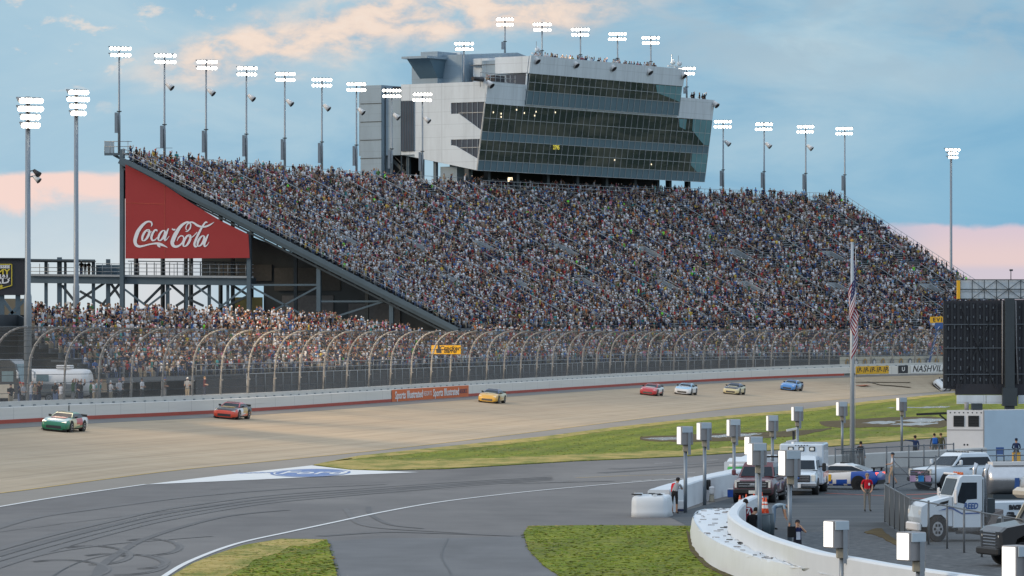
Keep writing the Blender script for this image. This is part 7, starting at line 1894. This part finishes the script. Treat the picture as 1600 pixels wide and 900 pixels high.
# small things by the wall
p = G(1112, 784); hy_ = thing('hydrant_box', 'white jug on a tan stand against the pit wall', 'jug', (p.x, p.y, 0))
mb = MB(); mb.tube([(0, 0, 0), (0, 0, .04), (0, 0, .35)], [.16, .13, .11], 10); mb.build('stand', 'tan_block', hy_); mb = MB(); mb.cbox((0, 0, .55), (.26, .24, .40), .05); mb.build('jug', 'coach_white', hy_)
p = G(1107, 783); ex = thing('black_cylinder', 'black padded cylinder hung on the light pole', 'cylinder', (p.x, p.y, .55)); mb = MB(); mb.tube([(0, 0, 0), (0, 0, .05), (0, 0, .45), (0, 0, .5)], [.09, .11, .11, .08], 10); mb.build('body', 'car_black', ex)
p = G(1143, 777); co = thing('cooler', 'blue cooler with white lid at the foot of the pit wall', 'cooler', (p.x, p.y, 0)); mb = MB(); mb.cbox((0, 0, .19), (.42, .3, .38), .03); mb.build('box', 'paint_royal', co); mb = MB(); mb.cbox((0, 0, .41), (.44, .32, .06), .02); mb.build('lid', 'coach_white', co)
p = G(1064, 799); co = thing('cooler', 'white cooler with dark base behind the leaning man', 'cooler', (p.x, p.y, 0)); mb = MB(); mb.cbox((0, 0, .30), (.40, .3, .40), .03); mb.build('box', 'coach_white', co); mb = MB(); mb.cbox((0, 0, .06), (.42, .32, .10), .02); mb.build('base', 'sign_navy', co)
p = G(1152, 758); dr = thing('drum', 'green and white drum with pale lettering on the wall end', 'drum', (p.x, p.y, 0.0)); mb = MB(); mb.tube([(0, 0, 0), (0, 0, .75)], .52, 20); mb.build('body', 'paint_white', dr)
mat('drum_green', (.03, .36, .06), .5); mb = MB(); mb.tube([(0, 0, .55), (0, 0, 1.0)], .535, 20); mb.build('band', 'drum_green', dr); mb = MB(); mb.tube([(0, 0, 1.0), (0, 0, 1.14)], [.5, .42], 20); mb.build('lid', 'coach_white', dr)
me = text_mesh('LAP', .62, bold=.02).copy(); 
for v in me.vertices: th_ = v.co.x / .545; v.co = (math.sin(th_) * .55, -math.cos(th_) * .55, .52 + v.co.z * .62 + .02)
me.materials.append(MATS['sign_white']); link('lettering', me, dr)
# traffic cones in stacks, and barrels
mat('cone_orange', (.72, .09, .025), .6); mat('cone_white', (.78, .78, .76), .5); mat('barrel_blue', (.045, .07, .085), .45)
def cone(p, lab, n=1):
    t = thing('traffic_cone', lab, 'traffic cone', p, random.uniform(0, 1), 'stacked traffic cones behind the curved wall')
    mb = MB(); mb.cbox((0, 0, .02), (.36, .36, .04), .01); mb.build('base', 'cone_orange', t)
    mb = MB(); h = .72; rr = lambda z: .14 - .115 * z / h
    zs = [.04, .26, .40, .46, .54, h]; mb.tube([(0, 0, z) for z in zs], [rr(z) for z in zs], 12); o = mb.build('body', ['cone_orange', 'cone_white'], t)
    for q in o.data.polygons:
        if .26 < q.center.z < .40 or .46 < q.center.z < .54: q.material_index = 1
    return t
CLAB = 'orange cone with white bands in the cluster between curved wall and maroon pickup'
for k, (px, py, z) in enumerate(((1156, 822, .6), (1160, 828, .6), (1166, 820, .6), (1172, 826, .6), (1178, 819, .6), (1183, 826, .7), (1190, 820, .7), (1193, 826, .6), (1197, 822, .5), (1170, 832, .25), (1176, 832, .25), (1182, 834, .25), (1189, 834, .25), (1195, 834, .25), (1160, 835, .2))):
    p = G(px, py); cone(V((p.x, p.y, z)), CLAB)
pl = G(1178, 826); pal = thing('pallet', 'dark pallet box holding the orange traffic cones', 'pallet', (pl.x, pl.y, 0)); mb = MB(); mb.cbox((0, .1, .12), (1.5, 1.3, .22), .03); mb.build('deck', 'steel_dark', pal); mb = MB(); mb.cbox((0, .3, .38), (1.35, .8, .30), .03); mb.build('bin', 'cone_orange', pal)
for k, px in enumerate((1192, 1199)):
    p = G(px, 843 - 2 * k); b = thing('barrel', ('dark blue barrel nearer the curved wall beside the cones' if k == 0 else 'dark blue barrel next to the bending person'), 'barrel', (p.x, p.y, 0), 0, 'dark barrels by the cones')
    mb = MB(); mb.tube([(0, 0, 0), (0, 0, .3), (0, 0, .34), (0, 0, .62), (0, 0, .66), (0, 0, .98)], [.28, .28, .30, .30, .28, .27], 16); mb.build('body', 'barrel_blue', b); mb = MB(); mb.tube([(0, 0, .98), (0, 0, 1.0)], .24, 16); mb.build('lid', 'steel_dark', b)
# surveillance cameras
p = G(1240, 741); sc_ = thing('camera_post', 'black post with two white surveillance cameras beside a floodlight box', 'camera', (p.x, p.y, 0)); k = F / p.y
zt = H + (HY - 671) / k; mb = MB(); mb.tube([(0, 0, 0), (0, 0, zt - .1)], .08, 8); mb.build('post', 'car_black', sc_)
for z in (zt, zt - .68): mb = MB(); mb.bar((-.42, -.1, z - .06), (.2, 0, z + .06), .14, .12); mb.build('camera', 'coach_white', sc_)
# flagpole and drooping flag
p = G(1331.5, 735); fl = thing('flagpole', 'tall grey flagpole standing behind the wire fence', 'flagpole', (p.x, p.y, 0)); k = F / p.y; zt = H + (HY - 378) / k
mb = MB(); mb.tube([(0, 0, 0), (0, 0, zt * .5), (0, 0, zt)], [.15, .13, .08], 12); mat('flagpole_grey', (.42, .46, .49), .4, metal=.3); mb.build('pole', 'flagpole_grey', fl); mb = MB(); mb.ball((0, 0, zt + .08), .11, 8, 6); mb.build('finial', 'gold', fl)
mb = MB(); mb.tube([(.17, -.1, 1.2), (.2, -.1, zt - .3)], .012, 4); mb.build('halyard', 'coach_white', fl)
fg = thing('flag', 'striped national flag hanging limp at half mast', 'flag', (p.x, p.y - .2, H + (HY - 570) / k))
zh, z0f = H + (HY - 402) / k, H + (HY - 572) / k
mat('flag_red', (.26, .012, .025), .8); mat('flag_white', (.66, .67, .70), .8); mat('flag_blue', (.02, .03, .11), .8)
NU, NV = 40, 48; mbc = {'flag_red': MB(), 'flag_white': MB(), 'flag_blue': MB()}
def fpt(a, b):
    """a 0..1 along the fly, b 0..1 down the hoist: cloth hangs in folds from its upper hoist corner"""
    hoist = (zh - z0f) * .42
    z = zh - b * hoist - a * (zh - z0f) * (.30 + .28 * (1 - b * .2)) 
    sp = .10 + .40 * min(1, a * 1.3) * (1 - .3 * b)
    ph = a * 8.5 + b * 1.6
    x = .04 + .85 * math.sin(ph) * sp * (1.1 - .4 * a); y = -.12 + .30 * math.cos(ph * .9 + 1) * sp
    return V((x, y, z - fg.location.z))
for i in range(NU):
    for j in range(NV):
        a0, a1, b0, b1 = i / NU, (i + 1) / NU, j / NV, (j + 1) / NV
        st = int((j + .5) / NV * 13); c = 'flag_blue' if (a0 < .4 and st < 7) else ('flag_red' if st % 2 == 0 else 'flag_white')
        if c == 'flag_blue' and (i % 4 == 1 and j % 4 == 1): c = 'flag_white'
        mbc[c].add([fpt(a0, b0), fpt(a1, b0), fpt(a1, b1), fpt(a0, b1)], [(0, 1, 2, 3)])
allv = MB(); 
for mi, c in enumerate(mbc): allv.add(mbc[c].v, mbc[c].f, mi, True)
allv.build('cloth', list(mbc), fg)

# ------------------------------------------------------------------ fences on the lot
m, n_, b_ = new_nodes('chain_link'); b_.inputs['Base Color'].default_value = (.30, .33, .36, 1)
tbn = n_.nodes.new('ShaderNodeBsdfTransparent'); msn = n_.nodes.new('ShaderNodeMixShader'); msn.inputs[0].default_value = .13
n_.links.new(tbn.outputs[0], msn.inputs[1]); n_.links.new(b_.outputs[0], msn.inputs[2]); n_.links.new(msn.outputs[0], n_.nodes['Material Output'].inputs['Surface'])
mat('fence_pipe', (.12, .14, .16), .5, metal=.3); mat('slat_grey', (.055, .07, .085), .6, var=.2, scale=2)
def wire_fence(lab, pts, h, posts_per, brace=False, slat=0, group=None, mid=False):
    t = thing('wire_fence', lab, 'fence', pts[0], 0, group); Z = V((0, 0, 1))
    for a, b in zip(pts, pts[1:]):
        mb = MB(); mb.quad(a + Z * .05, b + Z * .05, b + Z * h, a + Z * h); under(t, mb.build('mesh', 'slat_grey' if slat and a == pts[0] else 'chain_link'))
        mb = MB(); mb.tube([a + Z * h, b + Z * h], .03, 6); under(t, mb.build('top_rail', 'fence_pipe'))
        if mid: mb = MB(); mb.tube([a + Z * h * .5, b + Z * h * .5], .025, 6); under(t, mb.build('mid_rail', 'fence_pipe'))
        n = max(1, round((b - a).length / posts_per))
        for k in range(n + 1):
            c = a.lerp(b, k / n)
            if k == n and b is not pts[-1]: continue
            mb = MB(); mb.tube([c, c + Z * (h + .08)], .042, 8); under(t, mb.build('post', 'fence_pipe'))
            if slat and a == pts[0]: pass
        if brace:
            c = a.lerp(b, .5); mb = MB(); mb.tube([a + Z * h * .9, c + Z * .5, b + Z * h * .9], .022, 5); mb.tube([a + Z * .1, c + Z * .5, b + Z * .1], .022, 5); under(t, mb.build('brace', 'fence_pipe'))
    return t
wire_fence('wire gate panel with crossed braces behind the man in the checked shirt', [G(1396, 767), G(1462, 767)], 1.75, 2.0, True, mid=True)
wire_fence('wire fence running on behind the white pickup', [G(1462, 766), G(1530, 764), G(1640, 762)], 1.75, 2.4, mid=True)
wire_fence('wire fence standing along the rear pit wall', [G(1305, 744), G(1350, 742), G(1420, 738), G(1490, 734)], 1.55, 2.3)
wire_fence('dark tall wire fence in front of the pale container', [G(1480, 748), G(1640, 742)], 1.55, 3.0, mid=True)
ft = lambda px, py, h=1.65: Gtop(px, py, h)
wire_fence('nearest wire fence bending round the semi with a screened first panel', [ft(1383, 757), ft(1423, 780), ft(1480, 790.5), ft(1534, 801), ft(1600, 812), ft(1680, 825)], 1.65, 3.2, slat=1)
bk = thing('picket_barrier', 'row of dark upright pickets at the flagpole foot', 'barrier', G(1330, 742)); mb = MB()
a, b = G(1316, 742), G(1350, 741)
for k in range(17): c = a.lerp(b, k / 16); mb.tube([c, c + V((0, 0, 1.4))], .03, 5)
mb.tube([a + V((0, 0, 1.38)), b + V((0, 0, 1.38))], .03, 5); mb.tube([a + V((0, 0, .2)), b + V((0, 0, .2))], .03, 5); under(bk, mb.build('railing', 'steel_dark'))
for px, c, lb in ((1426, 'towel_pink', 'pale pink cloth hanging on the braced gate'), (1439, 'towel_blue', 'bright blue cloth hanging on the braced gate'), (1450, 'towel_mauve', 'mauve cloth hanging on the braced gate beside the blue one')):
    if c not in MATS: mat(c, {'towel_pink': (.50, .33, .48), 'towel_blue': (.03, .22, .50), 'towel_mauve': (.42, .27, .40)}[c], .9, var=.15)
    p = G(px, 767) + V((0, -.07, 0)); mb = MB(); z1, z0 = H + (HY - 743) / (F / p.y), H + (HY - 752.5) / (F / p.y)
    L = [[p + V((x, .012 * math.sin(9 * x + q * 3), z1 + (z0 - z1) * q)) for x in np.linspace(-.15, .15, 6)] for q in (0, .33, .66, 1)]
    mb.loft([[V(v) for v in l] + [V(v) + V((0, .015, 0)) for v in reversed(l)] for l in L]); tag(mb.build('towel', c), lb, 'towel')
# pale container with louvres, and the back of the big screen behind it
YC = 290.0; kc = F / YC
c0 = at(1537.5, 722, YC); W0 = at(1480.5, 722, YC)
ct = thing('container', 'white generator container with two dark louvres and a row of vents', 'container', (c0.x, c0.y, 0)); hc = H + (HY - 641) / kc
e1 = V((-.985, .17, 0)).normalized(); e2 = V((.80, .60, 0)).normalized(); wc = (c0.x - W0.x) / .985
cp = lambda a, b, z: V((c0.x, c0.y, 0)) + e1 * a + e2 * b + V((0, 0, z))
mb = MB(); mb.loft([[cp(0, 0, z), cp(wc, 0, z), cp(wc, 7.5, z), cp(0, 7.5, z)] for z in (.05, hc)]); under(ct, mb.build('shell', 'coach_white'))
mat('container_side', (.48, .61, .71), .55, var=.12, scale=.7); mb = MB(); mb.loft([[cp(-.012 + .0 * d, .03, .1) if False else cp(-d, b_, z_) for b_, z_ in ((.03, .1), (7.4, .1), (7.4, hc - .02), (.03, hc - .02))] for d in (.004, .02)]); under(ct, mb.build('side_panel', 'container_side'))
n1 = V((-e1.y, e1.x, 0)); n1 = n1 if n1.y < 0 else -n1; n2 = V((e2.y, -e2.x, 0))
cf = lambda a, z, d=.02: cp(a, 0, z) + n1 * d
for a in (1.60, .66):
    mb = MB(); mb.loft([[cf(a - .34, hc - 1.05, d), cf(a + .34, hc - 1.05, d), cf(a + .34, hc - .35, d), cf(a - .34, hc - .35, d)] for d in (.005, .03)])
    for k in range(7): z = hc - 1.0 + .1 * k; mb.bar(cf(a - .33, z, .04), cf(a + .33, z, .04), .03, .05, 1)
    under(ct, mb.build('louvre', ['dark_void', 'grille']))
mb = MB()
for k in range(8): mb.disc(cf(.18 + .28 * k, hc - .16, .012), n1, .045, 8)
under(ct, mb.build('vent_hole', 'dark_void')); 
mb = MB()
for a in (1.05, 1.25): mb.disc(cf(a, .72 + .4, .012), n1, .06, 8)
under(ct, mb.build('port', 'dark_void'))
mb = MB(); mb.bar(cf(0, hc - 1.25), cf(wc, hc - 1.25), .03, .03); mb.bar(cf(.02, .1), cf(.02, hc), .05, .05); under(ct, mb.build('seam', 'box_grey'))
arm = thing('gate_arm', 'dark boom arm sticking out from the container side', 'boom', cp(wc, .4, hc - .3)); mb = MB(); Yc2 = cp(wc, .4, 0).y
mb.bar(at(1432, 647.5, Yc2), at(1481, 645.5, Yc2), .12, .14); mb.bar(at(1468, 648, Yc2), at(1479, 657, Yc2), .10, .10); under(arm, mb.build('boom', 'car_black'))
YS = 300.0; ks = F / YS
sp_ = lambda px, py, d=0.0: V((at(px, py, YS).x, YS + d, at(px, py, YS).z))
bs = thing('big_screen', 'huge black back of a trackside screen with ribbed panels', 'screen', sp_(1585, 722))
mb = MB(); mb.loft([[sp_(px, py, d) for px, py in ((1475, 470), (1740, 466), (1740, 636), (1475, 607))] for d in (.35, .8)]); under(bs, mb.build('cabinet', 'sign_black'))
mb = MB(); mb.loft([[sp_(px, py, d) for px, py in ((1494, 600), (1740, 600), (1740, 617), (1494, 617))] for d in (.2, .8)]); under(bs, mb.build('lower_cabinet', 'sign_black'))
mat('screen_rib', (.014, .018, .024), .4); mat('screen_pipe', (.10, .12, .14), .4, metal=.3)
for px in list(range(1478, 1562, 10)) + list(range(1590, 1640, 10)):
    mb = MB(); mb.bar(sp_(px, 472, .3), sp_(px, 612 if px > 1494 else 604, .3), .16, .14); under(bs, mb.build('rib', 'screen_rib'))
for py in (507, 544, 585): mb = MB(); mb.bar(sp_(1476, py, .18), sp_(1740, py - 1, .18), .06, .06); under(bs, mb.build('cross_rail', 'screen_pipe'))
mb = MB(); rr = random.Random(4)
for px in list(range(1482, 1562, 10)) + list(range(1594, 1640, 10)):
    for py in range(480, 606, 16): q = sp_(px + rr.uniform(-.6, .6), py + rr.uniform(-2, 2), .24); mb.box(q, (.07, .05, rr.uniform(.12, .3)))
under(bs, mb.build('cable_clip', 'screen_pipe'))['kind'] = 'stuff'
for p, q in (((1560, 474), (1498, 606)), ((1500, 474), (1556, 606))): mb = MB(); mb.bar(sp_(*p, .12), sp_(*q, .12), .05, .05); under(bs, mb.build('brace', 'screen_rib'))
for px in (1566.5, 1587): mb = MB(); mb.tube([sp_(px, 470, .05), sp_(px + (1 if px > 1570 else 0), 545, .05), sp_(px + (4 if px > 1570 else 0), 600, .05)], .05, 6); under(bs, mb.build('cable_pipe', 'box_grey'))
mb = MB(); q0, q1 = sp_(1577, 466, -.1), sp_(1577, 700, -.1); q1.z = 0; mb.bar(q1, q0, .62, .62); mb.box(sp_(1577, 620, -.1), (.95, .9, 1.2)); under(bs, mb.build('post', 'steel_dark'))
for x0, x1 in ((1495, 1541), (1541, 1574), (1591, 1640)): mb = MB(); mb.loft([[sp_(px, py, d) for px, py in ((x0 + .5, 617.5), (x1 - .5, 617.5), (x1 - .5, 631), (x0 + .5, 631))] for d in (.1, .4)]); under(bs, mb.build('lower_panel', 'suite_white'))
mb = MB(); mb.loft([[sp_(px, py, d) for px, py in ((1501, 438), (1740, 436), (1740, 467), (1501, 467))] for d in (.55, .75)]); under(bs, mb.build('top_sign', 'suite_white'))
mb = MB(); mb.loft([[sp_(px, py, d) for px, py in ((1496.5, 438), (1501, 438), (1501, 467), (1496.5, 467))] for d in (.3, .78)]); under(bs, mb.build('sign_edge', 'sign_yellow'))
mb = MB()
xs = list(range(1501, 1700, 19))
for a in xs: mb.bar(sp_(a, 437, .4), sp_(a, 467, .4), .05, .05)
for a in xs[1::2]: mb.bar(sp_(a, 438, .4), sp_(a + 38, 466, .4), .04, .04); mb.bar(sp_(a, 466, .4), sp_(a + 38, 438, .4), .04, .04)
for py in (437, 452, 467): mb.bar(sp_(1501, py, .38), sp_(1700, py, .38), .06, .06)
under(bs, mb.build('lattice', 'steel_dark'))
mb = MB(); mb.tube([sp_(1580.5, 437, .4), sp_(1580.5, 421, .4)], .03, 5); mb.box(sp_(1581, 422, .4), (.22, .1, .12)); under(bs, mb.build('weather_vane', 'steel_dark'))
mb = MB(); mb.cbox(cp(1.2, 1.0, hc + .22), (.7, .5, .42), .03); q = thing('roof_unit', 'small grey unit on top of the white container', 'unit', cp(1.2, 1, hc)); under(q, mb.build('case', 'steel_dark')); mb = MB(); mb.tube([cp(1.7, .8, hc), cp(1.7, .8, hc + .5)], .14, 8); under(q, mb.build('stack', 'box_grey'))
